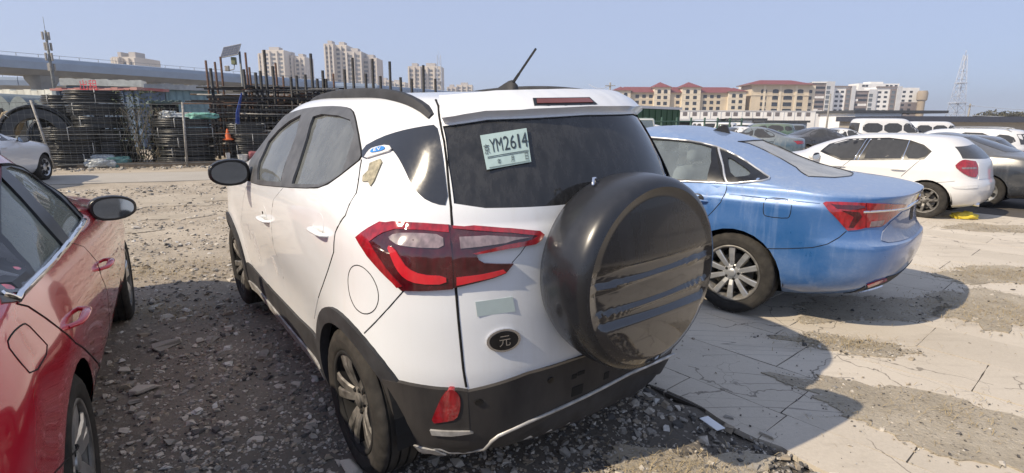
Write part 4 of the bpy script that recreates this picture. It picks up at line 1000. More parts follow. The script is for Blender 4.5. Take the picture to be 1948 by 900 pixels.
def hip(parent, x0, x1, y0, y1, z, h, mat, ov=.8, ridge=None):
    bm = bmesh.new(); a = [bm.verts.new(p) for p in ((x0 - ov, y0 - ov, z), (x1 + ov, y0 - ov, z), (x1 + ov, y1 + ov, z), (x0 - ov, y1 + ov, z))]; ym = (y0 + y1) / 2; k = min((y1 - y0) / 2 + ov, (x1 - x0) / 2 + ov) if ridge is None else ridge
    r1, r2 = bm.verts.new((x0 - ov + k, ym, z + h)), bm.verts.new((x1 + ov - k, ym, z + h))
    if (r2.co - r1.co).length < .1:
        bmesh.ops.delete(bm, geom=[r2], context='VERTS')
        for i in range(4): bm.faces.new((a[i], a[(i + 1) % 4], r1))
    else:
        bm.faces.new((a[0], a[1], r2, r1)); bm.faces.new((a[1], a[2], r2)); bm.faces.new((a[2], a[3], r1, r2)); bm.faces.new((a[3], a[0], r1))
    bm.faces.new(a[::-1]); bmesh.ops.recalc_face_normals(bm, faces=bm.faces[:]); obj('roof', bm, mat, parent)
    bm = bmesh.new(); box(bm, ((x0 + x1) / 2, (y0 + y1) / 2, z - .18), (x1 - x0 + 2 * ov - .2, y1 - y0 + 2 * ov - .2, .3)); obj('eaves', bm, M['eave'], parent)
M['eave'] = simple('eave_cream', (.30, .22, .16), .8); M['ochre'] = simple('ochre_render', (.60, .51, .38), .85, var=.08, scale=.2); M['ochre2'] = simple('light_ochre_band', (.68, .60, .47), .85, var=.06, scale=.2); M['redroof'] = simple('red_tile_roof', (.20, .055, .055), .75, var=.15, scale=1.5)
BY = 300.0
def xz(px, py, Y): p = at(px, py, Y); return p.x, p.z
# ---- long ochre building with four pavilions
x0, z0 = xz(1168, 178, BY); x1, _ = xz(1420, 178, BY); _, ztr = xz(1290, 176, BY); gb = gz(70, BY)
ob = thing('ochre_building', 'long ochre building with red roofs and two taller hipped pavilions', 'building', (x0, BY, gb)); L = x1 - x0; Zt = ztr - gb
pbox('wall', ob, 0, L, 1.0, 13, 0, Zt, M['ochre'])
hip(ob, 0, L, 1.0, 15, Zt, 3.2, M['redroof'], 1.2)
me_w = pane_mesh(1.9, 1.7); me_a = pane_mesh(1.9, 2.0, arch=True)
for m_ in (me_w, me_a): m_.materials.append(M['pane'])
pav = [(1168, 1200, 172, 164, 0), (1245, 1276, 166, 155, 1), (1298, 1334, 166, 155, 1), (1386, 1420, 174, 166, 0)]; occ = []
for a, b, pe, pk, tall in pav:
    xa, ze = xz(a, pe, BY); xb, zk_ = xz(b, pk, BY); xa -= x0; xb -= x0; ze -= gb; zk_ -= gb; occ.append((xa, xb))
    pbox('pavilion', ob, xa, xb, -.6, 12.0, 0, ze, M['ochre2']); hip(ob, xa, xb, -.6, 12.0, ze, zk_ - ze, M['redroof'], .8, ridge=(xb - xa) / 2 + .8)
    for f in range(6 if tall else 5):
        z = ze - 2.2 - f * 3.05
        if z < 2: continue
        for u in (.3, .7): put(me_a if f == 0 else me_w, ob, (xa + (xb - xa) * u, -.63, z))
        if f in (0, 1): pbox('string_course', ob, xa - .1, xb + .1, -.72, -.58, z - 1.55, z - 1.35, M['ochre2'])
for u in np.arange(1.8, L - 1, 3.6):
    if any(a - 1.4 < u < b + 1.4 for a, b in occ): continue
    for f in range(5): put(me_w, ob, (u, .97, Zt - 2.0 - f * 3.05))
for z in (Zt - 3.5, Zt - 9.6): pbox('string_course', ob, .05, L - .05, .88, 1.02, z - .1, z + .1, M['ochre2'])
# ---- square ochre building with arched windows
x0, _ = xz(1431, 160, BY); x1, _ = xz(1541, 160, BY); xe, zt = xz(1490, 161, BY); ob = thing('ochre_building', 'square ochre building with arched upper windows and a red hipped roof', 'building', (x0, BY, gb)); L = x1 - x0; Zt = zt - gb
pbox('wall', ob, 0, L, 0, 14, 0, Zt, M['ochre']); _, zp = xz(1490, 151, BY); hip(ob, 0, L, 0, 14, Zt, zp - zt, M['redroof'], 2.2, ridge=9)
cols = [1452, 1474, 1498, 1521]; big = {2}
for ci, px in enumerate(cols):
    u = xz(px, 190, BY)[0] - x0; w_ = 4.6 if ci in big else 3.1
    for f in range(5):
        me = pane_mesh(w_, 2.1, arch=f < 2); me.materials.append(M['pane']); put(me, ob, (u, -.03, Zt - 3.4 - f * 3.35)); pbox('sill', ob, u - w_ / 2 - .15, u + w_ / 2 + .15, -.22, -.002, Zt - 4.7 - f * 3.35, Zt - 4.5 - f * 3.35, M['ochre2'])
for u in (.25, .5, .75): pbox('pilaster', ob, L * u - .6 + 3 * (u - .5), L * u + .6 + 3 * (u - .5), -.25, -.004, 0, Zt - .4, M['ochre2'])
pbox('string_course', ob, -.1, L + .1, -.3, -.006, Zt - 5.6, Zt - 5.2, M['ochre2'])
xs_, _ = xz(1556, 165, BY); pbox('side_wing', ob, L + .02, L + (xs_ - x1), 2.0, 14, 0, Zt - .3, M['ochre2'])
for f in range(4): put(me_w, ob, (L + (xs_ - x1) * .4, 1.97, Zt - 3.4 - f * 3.35))
x0, zt = xz(1418, 162, BY + 40); x1, _ = xz(1438, 162, BY + 40); ob = thing('apartment_block', 'plain white block seen in the gap between the two ochre buildings', 'building', (x0, BY + 40, gb)); pbox('wall', ob, 0, x1 - x0, 0, 10, 0, zt - gb, simple('white_render', (.62, .61, .58), .8)); pbox('lower_wall', ob, -1.0, x1 - x0, -6, -.02, 0, (zt - gb) * .72, simple('brown_render', (.22, .18, .16), .85))
# ---- modern white and brown apartments
M['whiter'] = simple('white_wall_render', (.80, .79, .77), .8, var=.06, scale=.2); M['brownr'] = simple('brown_wall_render', (.24, .20, .19), .85, var=.12, scale=.3); M['greyr'] = simple('pale_grey_render', (.56, .57, .59), .8, var=.06, scale=.2)
me_s = pane_mesh(1.9, 1.3); me_s.materials.append(M['pane']); me_wl = pane_mesh(1.9, 1.3); me_wl.materials.append(M['whiter']); me_b = pane_mesh(2.2, 1.9); me_b.materials.append(M['panelight'])
def modern(label, pa, pb, pt, Y, dom, side):
    x0, zt = xz(pa, pt, Y); x1, _ = xz(pb, pt, Y); g_ = gz(70, Y); o = thing('apartment_block', label, 'building', (x0, Y, g_), 0, 'modern apartment blocks'); L = x1 - x0; Z = zt - g_
    if dom == 'brown':
        pbox('wall', o, 0, L * .62, 0, 12, 0, Z - .5, M['brownr']); pbox('stair_tower', o, L * .63, L, -.8, 12, 0, Z, M['greyr']); pbox('roof_frame', o, -.2, L * .62, -.5, .1, Z - .9, Z - .1, M['whiter'])
        for f in range(9):
            for u in (.10, .24, .38, .52): put(me_wl if (f + int(u * 20)) % 3 == 0 else me_s, o, (L * u, -.03, Z - 3.6 - f * 2.75))
            put(me_b, o, (L * .72, -.83, Z - 3.6 - f * 2.75))
        pbox('white_bay', o, .3, L * .35, -.5, -.03, 0, Z * .38, M['whiter'])
        for f in range(3):
            for u in (.12, .27): put(me_s, o, (L * u, -.53, Z * .38 - 2.0 - f * 2.75))
    else:
        pbox('wall', o, 0, L * .8, 0, 12, 0, Z - .6, M['whiter']); pbox('end_wall', o, L * .81, L, -.8, 12, 0, Z, M['greyr']); pbox('balcony_strip', o, L * .56, L * .80, -.35, -.02, 0, Z - 1.5, M['brownr']); pbox('roof_frame', o, -.2, L * .8, -.6, .1, Z - .9, Z - .1, M['brownr'])
        for f in range(9):
            for u in (.15, .40): put(me_s, o, (L * u, -.03, Z - 3.6 - f * 2.75))
            put(me_b, o, (L * .68, -.38, Z - 3.6 - f * 2.75))
modern('brown block with white frames right behind the square ochre building', 1546, 1588, 155, 340, 'brown', 0)
modern('white block with paired windows, second from the square ochre building', 1588, 1628, 163, 344, 'white', 0)
modern('brown block with a pale stair tower, in the middle of the modern blocks', 1628, 1668, 170, 344, 'brown', 0)
modern('white block with a tall grey end wall below the big white slab', 1668, 1716, 164, 344, 'white', 0)
x0, zt = xz(1634, 158, 390); x1, _ = xz(1712, 156, 390); o = thing('apartment_block', 'wide white slab block rising behind the modern blocks', 'building', (x0, 390, gz(70, 0))); pbox('wall', o, 0, x1 - x0, 0, 12, 0, zt + 1, M['whiter']); pbox('roof_house', o, (x1 - x0) * .3, (x1 - x0) * .62, 1, 9, zt + 1.0, zt + 2.2, M['whiter'])
for u in (.12, .2, .7, .8, .92): put(me_s, o, ((x1 - x0) * u, -.03, zt - .6))
x0, zt = xz(1712, 166, 364); x1, _ = xz(1750, 166, 364); o = thing('apartment_block', 'white and brown block at the right end of the modern row', 'building', (x0, 364, gz(70, 0))); Z = zt + 1
pbox('wall', o, 0, x1 - x0, 0, 12, Z * .62, Z, M['whiter']); pbox('lower_wall', o, -.01, x1 - x0, -.01, 12, 0, Z * .62, M['brownr'])
for f in range(8):
    for u in (.25, .6): put(me_s, o, ((x1 - x0) * u, -.05, Z - 2.6 - f * 2.75))
xt, ztt = xz(1756, 172, 360); o = thing('water_tower', 'round tan tower at the right end of the white and brown block', 'tower', (xt, 360, gz(70, 0))); bm = bmesh.new(); rr = 10 * 360 / FPX * .8; H_ = ztt + 1
lathe(bm, [(rr * .8, 0), (rr * .75, H_ - 6.4), (rr * 1.05, H_ - 5.6), (rr * 1.1, H_ - 1.6), (rr * .9, H_), (0, H_)], 20); obj('shaft', bm, simple('tan_render', (.34, .28, .21), .85), o, 40)
# ---- white row with windows in front of the ochre buildings
WY = 220.0; x0, zt = xz(1292, 211, WY); x1, _ = xz(1642, 213, WY); g_ = gz(70, 0); o = thing('row_building', 'low white terrace with square windows in front of the ochre buildings', 'building', (x0, WY, g_)); L = x1 - x0; Z = zt - g_
pbox('wall', o, 0, L, 0, 6, 0, Z, M['whiter']); pbox('coping', o, -.2, L + .2, -.2, 6.2, Z, Z + .25, M['greyr'])
me_q = pane_mesh(1.7, 1.5); me_q.materials.append(simple('dusty_pane', (.17, .15, .15), .4))
for u in np.arange(2.0, L - 1, 4.1): put(me_q, o, (u + RNG.normal() * .4, -.03, Z - 1.15)); pbox('pier', o, u + 1.9, u + 2.1, -.15, -.002, 0, Z - .01, M['greyr'])
bm = bmesh.new(); box(bm, (0, 0, .9), (46, .3, 1.8)); o = obj('yard_wall', bm, simple('tan_wall', (.36, .31, .24), .85)); xw, _ = xz(1585, 240, 62); o.location = (xw + 4, 62, gz(62, 0)); tag(o, 'low tan yard wall behind the parked vans', 'wall')
# ---- canopy and site cabins
def cabin(label, pa, pb, py, Y, wm, rm, dep=3.0, doors=(), cat='cabin', lift=0, group=None):
    x0, zt = xz(pa, py, Y); x1, _ = xz(pb, py, Y); g_ = gz(x0, Y); o = thing('site_cabin', label, cat, (x0, Y, g_), 0, group); L = x1 - x0; Z = zt - g_
    pbox('wall', o, 0, L, 0, dep, lift, Z - .15, wm); pbox('roof', o, -.15, L + .15, -.15, dep + .15, Z - .15, Z, rm)
    for u0, u1, z0, z1, m_ in doors: pbox('window' if z0 > .3 else 'door', o, L * u0, L * u1, -.05, -.002, Z * z0, Z * z1, m_)
    return o
M['cabinw'] = simple('white_cabin_sheet', (.78, .79, .80), .6, var=.05, scale=1); M['cabing'] = simple('grey_cabin_sheet', (.30, .33, .36), .6, var=.08, scale=1); M['darkroof'] = simple('dark_flat_roof', (.06, .065, .075), .7)
cabin('dark open canopy with a bent roof beside the green truck', 1294, 1360, 226, 46, M['darkopen'], M['greyr'], 4)
cabin('grey cabin with double doors right of the dark canopy', 1358, 1376, 227, 47, M['cabing'], M['darkroof'], 3, ((.1, .48, .05, .85, M['greyr']), (.52, .9, .05, .85, M['greyr'])))
cabin('white cabin with a small window, left of the tallest white cabin', 1374, 1408, 226, 47, M['cabinw'], M['darkroof'], 3, ((.6, .8, .5, .75, M['pane']),))
cabin('white cabin with a plain front between two others', 1411, 1455, 225, 44, M['cabinw'], M['darkroof'], 3, ((.05, .1, .1, .7, M['greyr']),))
cabin('blue-grey cabin with white panels at the right of the cabin row', 1457, 1536, 229, 42, M['cabing'], M['darkroof'], 3.5, ((.02, .18, .1, .85, M['cabinw']), (.2, .42, .1, .85, M['cabinw']), (.45, .7, .1, .85, simple('blue_grey_panel', (.22, .26, .31), .5)), (.74, .96, .1, .85, simple('blue_grey_panel', (.25, .28, .33), .5))))
# ---- long grey hall on the right
HY = 70.0; x0, zt = xz(1628, 211, HY); x1, _ = xz(1716, 211, HY); g_ = gz(70, 0); o = thing('warehouse', 'pale grey warehouse with a flat dark roof edge behind the white van', 'building', (x0, HY, g_)); L = x1 - x0; Z = zt - g_
pbox('wall', o, 0, L, 0, 8, 0, Z - .25, M['cabinw']); pbox('roof', o, -.4, L + 5.5, -.4, 8.4, Z - .25, Z + .08, M['darkroof']); pbox('annex_wall', o, L + .02, L + 5, .8, 8, 0, Z - .9, simple('blue_grey_sheet', (.17, .19, .24), .6))
x0, zt = xz(1712, 221, 60); x1, _ = xz(2300, 221, 60); o = thing('warehouse', 'long dark flat-roofed hall running off to the right edge', 'building', (x0, 60, gz(60, 0)), R(-3)); L = (x1 - x0); Z = zt - gz(60, 0)
pbox('wall', o, 0, L, .5, 12, 0, Z - .6, simple('tan_hall_wall', (.33, .30, .26), .85)); pbox('roof', o, -.5, L, -.3, 12, Z - .6, Z, simple('blue_black_roof', (.045, .052, .075), .6)); 
# ---- lattice tower, poles, wires
def lattice(label, pxb, pyb, pxt, pyt, Y, wb, wt, name='lattice_tower', n=9):
    b, t = at(pxb, pyb, Y), at(pxt, pyt, Y); zb = gz(70, 0); H_ = t.z - zb; o = thing(name, label, 'tower', ((b.x + t.x) / 2, Y, zb))
    st = M['galvfar']
    for sx in (-1, 1):
        for sy in (-1, 1): bm = bmesh.new(); tube(bm, [(sx * wb, sy * wb, 0), (sx * wt, sy * wt, H_)], wb * .045, 5); obj('leg', bm, st, o)
    bm = bmesh.new()
    for i in range(n):
        z0_, z1_ = H_ * i / n, H_ * (i + 1) / n; w0_, w1_ = wb + (wt - wb) * i / n, wb + (wt - wb) * (i + 1) / n
        for (ax, ay), (bx, by) in (((-1, -1), (1, -1)), ((1, -1), (1, 1)), ((1, 1), (-1, 1)), ((-1, 1), (-1, -1))):
            tube(bm, [(ax * w0_, ay * w0_, z0_), (bx * w1_, by * w1_, z1_)], wb * .026, 4, cap=False); tube(bm, [(bx * w0_, by * w0_, z0_), (ax * w1_, ay * w1_, z1_)], wb * .026, 4, cap=False); tube(bm, [(ax * w0_, ay * w0_, z0_), (bx * w0_, by * w0_, z0_)], wb * .026, 4, cap=False)
    struct(obj('bracing', bm, st, o), 'stuff')
    for k in (.35, .62): bm = bmesh.new(); wk = (wb + (wt - wb) * k) * 1.25; box(bm, (0, 0, H_ * k), (wk * 2, wk * 2, wb * .12)); obj('platform', bm, st, o)
    bm = bmesh.new(); tube(bm, [(0, 0, H_), (0, 0, H_ * 1.06)], wb * .05, 5); obj('lightning_rod', bm, st, o); return o
M['galvfar'] = simple('haze_paled_steel', (.42, .46, .54), .7)  # distance haze is put into this pale blue-grey
lattice('tall tapering lattice mast standing alone in the sky on the right', 1818, 224, 1836, 104, 240, 2.7, .45)
lattice('small grey lattice mast rising from a far tower block', 836, 168, 835, 105, 420, 2.6, 1.2, n=6)
def pole(label, px, pyt, Y, r, arms=True):
    t = at(px, pyt, Y); zb = gz(t.x, Y); o = thing('utility_pole', label, 'pole', (t.x, Y, zb)); bm = bmesh.new(); tube(bm, [(0, 0, 0), (0, 0, t.z - zb)], [r * 1.3, r], 8); obj('pole', bm, M['post'], o)
    if arms: bm = bmesh.new(); box(bm, (0, -r, t.z - zb - .5), (1.6, .1, .12)); obj('crossarm', bm, M['post'], o)
    return Vector((t.x, Y, t.z - .4))
w1 = pole('pale utility pole right of the tall lattice mast', 1846, 197, 120, .16); w2 = pole('utility pole in the gap left of the ochre building', 1161, 157, 90, .14); pole('slim white lamp pole rising from the yard wall', 1580, 178, 60, .08, False)
w0 = at(1760, 212, 150); w3 = at(2100, 208, 120)
for i, (a, b, lab) in enumerate(((w1, w3, 'upper power line running to the right edge'), (w0 + Vector((0, 0, 0)), at(2050, 222, 120), 'lower power line crossing behind the hall'), (at(1120, 160, 95), w2, 'thin cable running to the pole by the ochre building'))):
    bm = bmesh.new(); tube(bm, [a.lerp(b, t) - Vector((0, 0, 1.2 * 4 * t * (1 - t) * .5)) for t in np.linspace(0, 1, 16)], .045, 4); o = obj('power_line', bm, M['galvfar']); tag(o, lab, 'cable')
# ---- hazy tower blocks on the left
M['tw'] = [simple('tower_pink_grey', (.52, .47, .43), .85, var=.06, scale=.05), simple('tower_cream', (.60, .55, .49), .85, var=.06, scale=.05), simple('tower_warm_grey', (.46, .43, .41), .85, var=.06, scale=.05)]  # three even wall tones, the last also on the roof houses
M['twin'] = simple('tower_windows', (.17, .18, .20), .4, var=.2, scale=.1)
def tower(label, segs, Y, pyb=178):
    x00 = xz(segs[0][0], 150, Y)[0]; o = thing('tower_block', label, 'building', (x00, Y, 0), 0, 'far tower blocks'); 
    for k, (pa, pb, pt, dy) in enumerate(segs):
        xa, z = xz(pa, pt, Y); xb, _ = xz(pb, pt, Y); xa -= x00; xb -= x00; y = dy * 1.0; pbox('wall', o, xa, xb - .05, y, y + 18, 0, z, M['tw'][k % 3]); pbox('roof_house', o, xa + (xb - xa) * .25, xa + (xb - xa) * .7, y + 3, y + 10, z, z + 2.4, M['tw'][2])
        nb = max(2, int((xb - xa) / 4.2)); bm = bmesh.new(); zb = max(2, at(pa, 235, Y).z)
        for i in range(nb):
            u = xa + (xb - xa) * (i + .5) / nb
            for zz in np.arange(z - 3.2, zb, -3.0): box(bm, (u, y - .05, zz), ((xb - xa) / nb * .5, .3, 1.5))
        struct(obj('window', bm, M['twin'], o), 'stuff')
        for i in range(nb + 1):
            u = xa + (xb - xa) * i / nb; u = min(max(u, xa + .5), xb - .55); pbox('bay', o, u - .5, u + .5, y - 1.0, y - .02, 0, z - .6, M['tw'][1])
tower('wide pale tower block nearest the solar lamp', [(486, 500, 100, 4), (498, 540, 95, 0)], 420)
tower('paired tower blocks just right of the wide pale one', [(541, 556, 104, 0), (557, 577, 107, 3)], 430)
tower('tallest stepped tower block group above the pipe rack', [(616, 634, 83, 0), (633, 656, 84, 4), (656, 686, 97, 2), (684, 713, 108, 6)], 400)
tower('tower block with a lattice mast on top, right of the pipe rack', [(776, 800, 126, 0), (798, 838, 125, 3)], 420)
tower('far low apartment row peeping over the SUV roof', [(850, 868, 165, 0), (868, 898, 161, 2)], 600)
tower('pale apartment block under the viaduct next to the first pier', [(44, 62, 132, 0), (62, 88, 133, 2)], 300)
tower('apartment block under the viaduct right of the first pier', [(104, 124, 137, 0), (124, 152, 132, 3)], 300)
tower('apartment block rising above the viaduct deck', [(212, 226, 108, 0), (224, 252, 107, 2)], 260)
tower('hazy low block far away beyond the pipe rack', [(715, 742, 152, 0), (740, 770, 156, 2)], 600)
# distant tree line
M['treefar'] = simple('far_tree_foliage', (.11, .105, .07), .95, var=.4, scale=.3); M['bark'] = simple('bark', (.09, .07, .05), .9)
for i, (px, py, Y, w_) in enumerate(((1896, 211, 160, 5.5), (1925, 214, 155, 4.5), (1955, 213, 160, 5.5), (1868, 220, 150, 2.6), (1985, 214, 158, 5))):
    p = at(px, py, Y); zb = gz(70, 0); H_ = p.z - zb; o = thing('distant_tree', ('bare brownish tree rising over the hall roof, tallest near the right edge', 'brown-green tree right of the tallest far tree', 'dull green tree at the right edge above the hall roof', 'small far tree by the wires', 'far tree just outside the dull green one')[i], 'tree', (p.x, Y, zb)); bm = bmesh.new(); tube(bm, [(0, 0, 0), (.1, 0, H_ * .5), (-.2, .1, H_ * .8)], [.25, .18, .06], 6)
    for k in range(5): a = k * 1.3; tube(bm, [(0.05, 0, H_ * (.35 + .08 * k)), (math.cos(a) * w_ * .5, math.sin(a) * w_ * .5, H_ * (.6 + .06 * k))], [.09, .03], 5)
    obj('trunk', bm, M['bark'], o); bm = bmesh.new()
    for k in range(1300):
        v = Vector(RNG.normal(size=3)).normalized() * RNG.random() ** .45; c = Vector((v.x * w_ * (1 + .3 * mnoise.noise(v * 2)), v.y * w_, H_ * .68 + v.z * H_ * .32 * (1 + .3 * mnoise.noise(v * 3 + Vector((i, 0, 0)))))); a, b = Vector(RNG.normal(size=3)).normalized() * .30, Vector(RNG.normal(size=3)).normalized() * .24; bm.faces.new([bm.verts.new(c + d) for d in (-a, -b, a, b)])
    struct(obj('crown', bm, M['treefar'], o), 'stuff')
# ============================================================ white SUV with a spare wheel on the tailgate
wheel_suv = make_wheel(.325, .222, .205, 5, (M['alloyd'], M['trim'], M['dark']), w0=.042, w1=.052, pair=.19, inset=.03)
suvL = [(.185, -.40, 3.10, .73), (.198, -.50, 3.18, .79), (.225, -.57, 3.24, .825), (.28, -.605, 3.29, .845), (.36, -.625, 3.32, .858), (.44, -.638, 3.35, .866), (.52, -.648, 3.37, .872), (.62, -.66, 3.38, .878), (.80, -.66, 3.37, .886),
        (.95, -.652, 3.33, .888), (1.03, -.648, 3.22, .886), (1.09, -.642, 2.95, .878), (1.15, -.636, 2.50, .868), (1.20, -.628, 2.25, .852), (1.27, -.612, 2.14, .81),
        (1.38, -.572, 1.99, .75), (1.48, -.525, 1.83, .695), (1.535, -.480, 1.72, .652), (1.572, -.42, 1.60, .612), (1.596, -.30, 1.42, .57), (1.609, -.12, 1.18, .50), (1.617, .08, .80, .36), (1.620, .25, .55, .06)]
suvL = [l + ((.75, 2.9, 1.0, 2.6) if l[0] < 1.1 else ((.80, 2.45, .75, 3.6) if l[0] < 1.59 else (.7, 2.4, .7, 3.0))) for l in suvL]
def suv_shape(p, z, w_):
    # hollow along the doors between sill and shoulder, and a soft haunch
    s_ = np.exp(-((z - .60) / .16) ** 2) * .022 * np.exp(-((p[:, 0] - 1.25) / .75) ** 2)
    p[:, 1] -= np.sign(p[:, 1]) * s_ * np.clip((np.abs(p[:, 1]) - .5) / .2, 0, 1); return p
Msuv = Matrix.Rotation(R(125.87), 4, 'Z') @ Matrix.Rotation(R(-2.12), 4, 'X') @ Matrix.Rotation(R(-1.35), 4, 'Y')
suv = Car('parked_suv', 'white compact SUV with a black spare wheel cover on its tailgate and black roof rails', 'suv', 'cars parked on the lot', (.025, 2.695, .005), 0, suvL, M['white'],
          arches=((0, .325, .362), (2.535, .325, .365)), nz=110, NR=30, NS=64, NF=16, flare=.022, bow=.035, rot=Msuv, shape=suv_shape)
suv.arch_holes()

suv.wheels(wheel_suv, (0, 2.535), .775, .325)
# ------------------------------------------------------------ SUV: holes, glass, lamps, trim
S = suv
z7 = lambda *a: [(380 + .533 * u, 170 + .533 * v) for u, v in a]
z8 = lambda *a: [(560 + .5556 * u, 400 + .5556 * v) for u, v in a]
zb = lambda *a: [(820 + .4444 * u, 150 + .4444 * v) for u, v in a]
dlo = smoothpoly(S.side([(474, 338), (487, 291), (511, 254), (540, 224), (561, 213), (588, 206), (625, 203), (655, 204.5), (671, 210), (677, 226), (682, 251), (687, 282), (689, 302), (668, 318), (646, 336), (625, 350), (604, 358.5), (540, 356), (481, 350)]), 1)
gl_f = S.side([(491, 342), (494, 309), (512, 270), (530, 249), (552, 231), (575, 219), (566, 256), (548, 303), (537, 347)])
gl_r = S.side([(597, 223), (614, 218), (645, 221), (668, 229), (677, 254), (652, 331), (631, 344), (609, 352), (557, 350), (570, 310), (585, 262)])
gl_q = S.side([(679, 262), (685, 300), (665, 318), (656, 327)])
hatch_glass = [(.655, 1.49), (.60, 1.522), (.4, 1.535), (0, 1.542)]
lft = S.rear([(842, 240), (853, 315), (861, 390)])
hg = [(lft[0][0], lft[0][1]), (lft[1][0], lft[1][1]), (lft[2][0] - .005, lft[2][1] + .005), (.50, lft[2][1] - .012), (.25, lft[2][1] - .02), (0, lft[2][1] - .022)]
hg = hg + [(-a, b) for a, b in hg[-2::-1]] + [(-.40, lft[0][1] + .022), (0, lft[0][1] + .03), (.40, lft[0][1] + .022)]
wind = [(-.60, 1.21), (.60, 1.21), (.56, 1.36), (.48, 1.53), (0, 1.555), (-.48, 1.53), (-.56, 1.36)]
for g in (gl_f, gl_r): S.hole(g, 'y+')
S.hole(hg, 'x-', .2, both=False); S.hole(wind, 'x+', .6, both=False)
S.finish(40)
S.patch_h('window_frame', dlo, [gl_f, gl_r], 'y+', .006, M['frame'], mirror=True, step=.04)
for g in (gl_f, gl_r): S.patch('window', g, 'y+', -.008, M['glass_side'], mirror=True, step=.07, thick=.012)
S.patch('quarter_panel', gl_q, 'y+', .006, M['frame'], mirror=True, step=.05)
S.patch('rear_window', hg, 'x-', -.006, M['glass_dark'], step=.07, thick=.012)
S.patch('windscreen', wind, 'x+', -.004, M['glass_side'], step=.09, thick=.01)
S.line('window_seal', dlo, 'y+', .005, M['gap'], closed=True, mirror=True)
bp = S.side([(588, 206), (565, 258), (545, 310), (536, 356)]); S.line('pillar_seal', bp, 'y+', .005, M['gap'], mirror=True)
# gloss quarter panel (D-pillar)
dp = S.side([(689, 281), (726, 261), (760, 250), (785, 244.5), (810, 240), (831, 237.5), (838, 265), (846, 320), (854, 391), (828, 388.5), (801, 375), (782, 349), (769, 320), (757, 298), (746, 284), (720, 292), (690, 306)])
seam_px = [(829, 190), (834, 202), (838, 235), (845, 270), (850, 310), (858, 395), (860, 430), (863, 500), (868, 560), (876, 650), (881, 700), (887, 736)]
dpx = [(689, 281), (726, 261), (760, 250), (785, 244.5), (810, 240), (831, 237.5), (838, 265), (846, 320), (854, 391), (828, 388.5), (801, 375), (782, 349), (769, 320), (757, 298), (746, 284), (720, 292), (690, 306)]
def diag(car, pts):
    """coordinates along a diagonal axis (rear-left corner), for panels that wrap round the corner"""
    out = []
    for p in pts:
        h = car.hit(*p); out.append(((h.y + h.x) * math.sqrt(.5), h.z))
    return out
def surf_d(self, axis, a, b):
    sg = 1 if axis == 'd+' else -1
    d = Vector((-1, sg, 0)).normalized(); t = Vector((1, sg, 0)).normalized()
    o = t * a + Vector((0, 0, b)); h = self.bvh.ray_cast(o + d * 8, -d)
    if h[0] is None: q = self.bvh.find_nearest(o + d * .9); return q[0], d
    nn = h[1]
    if nn.dot(d) < .15: nn = (nn + d * .6).normalized()
    return h[0], nn
_surf0, _dir0 = Car.surf, Car.dirv
Car.surf = lambda self, axis, a, b: surf_d(self, axis, a, b) if axis[0] == 'd' else _surf0(self, axis, a, b)
Car.dirv = lambda self, axis: Vector((-1, 1 if axis == 'd+' else -1, 0)).normalized() if axis[0] == 'd' else _dir0(self, axis)
_patch0, _line0 = Car.patch, Car.line
def patch_d(self, name, poly, axis, off, mat, *a, mirror=False, **k):
    if axis == 'd+' and mirror: _patch0(self, name, poly, 'd-', off, mat, *a, **k)
    return _patch0(self, name, poly, axis, off, mat, *a, mirror=mirror and axis != 'd+', **k)
def line_d(self, name, pts, axis, r, mat, *a, mirror=False, **k):
    if axis == 'd+' and mirror: _line0(self, name, pts, 'd-', r, mat, *a, **k)
    return _line0(self, name, pts, axis, r, mat, *a, mirror=mirror and axis != 'd+', **k)
Car.patch, Car.line = patch_d, line_d
S.patch('corner_panel', smoothpoly(diag(S, dpx), 1), 'd+', .003, M['gloss'], mirror=True, step=.04)
S.line('panel_gap', diag(S, seam_px), 'd+', .0055, M['gap'], sink=.0015, mirror=True)
# EV badge and mesh badge
evb = S.patch('badge', smoothpoly(S.side([(694, 304), (703, 289), (712, 282), (742, 276), (749, 287), (722, 295)]), 1), 'y+', .010, M['silver'], step=.03)
ev_px = [(706, 294), (737, 288), (735, 279), (713, 284)]
evi = S.patch('badge', smoothpoly(S.side(ev_px), 2), 'y+', .013, simple('badge_blue', (.03, .22, .62), .3), evb, step=.02, label='blue oval of the badge')
def quad_on(car, px, lift=.0): 
    hs = [car.hit(*p) for p in px]; nn = (hs[1] - hs[0]).cross(hs[3] - hs[0]).normalized(); return [h + nn * lift for h in hs]
M['ink'] = simple('dark_ink', (.02, .035, .05), .7); M['whiteink'] = simple('white_lettering', (.8, .8, .8), .5)
write_quad('lettering', 'EV', quad_on(S, [(712, 292), (733, 288), (732, 281), (714, 284.5)], .014), M['whiteink'], evi, (.15, .1, .85, .9))
M['mesh_badge'] = simple('yellowed_badge', (.42, .38, .27), .5, .3, var=.4, scale=60, col2=(.16, .15, .11))
S.patch('badge', S.side([(705, 311), (725, 303), (728, 309), (713, 345), (706, 355), (702, 346), (691, 346), (692, 335), (702, 325)]), 'y+', .006, M['mesh_badge'], step=.03, label='yellowed mesh badge')
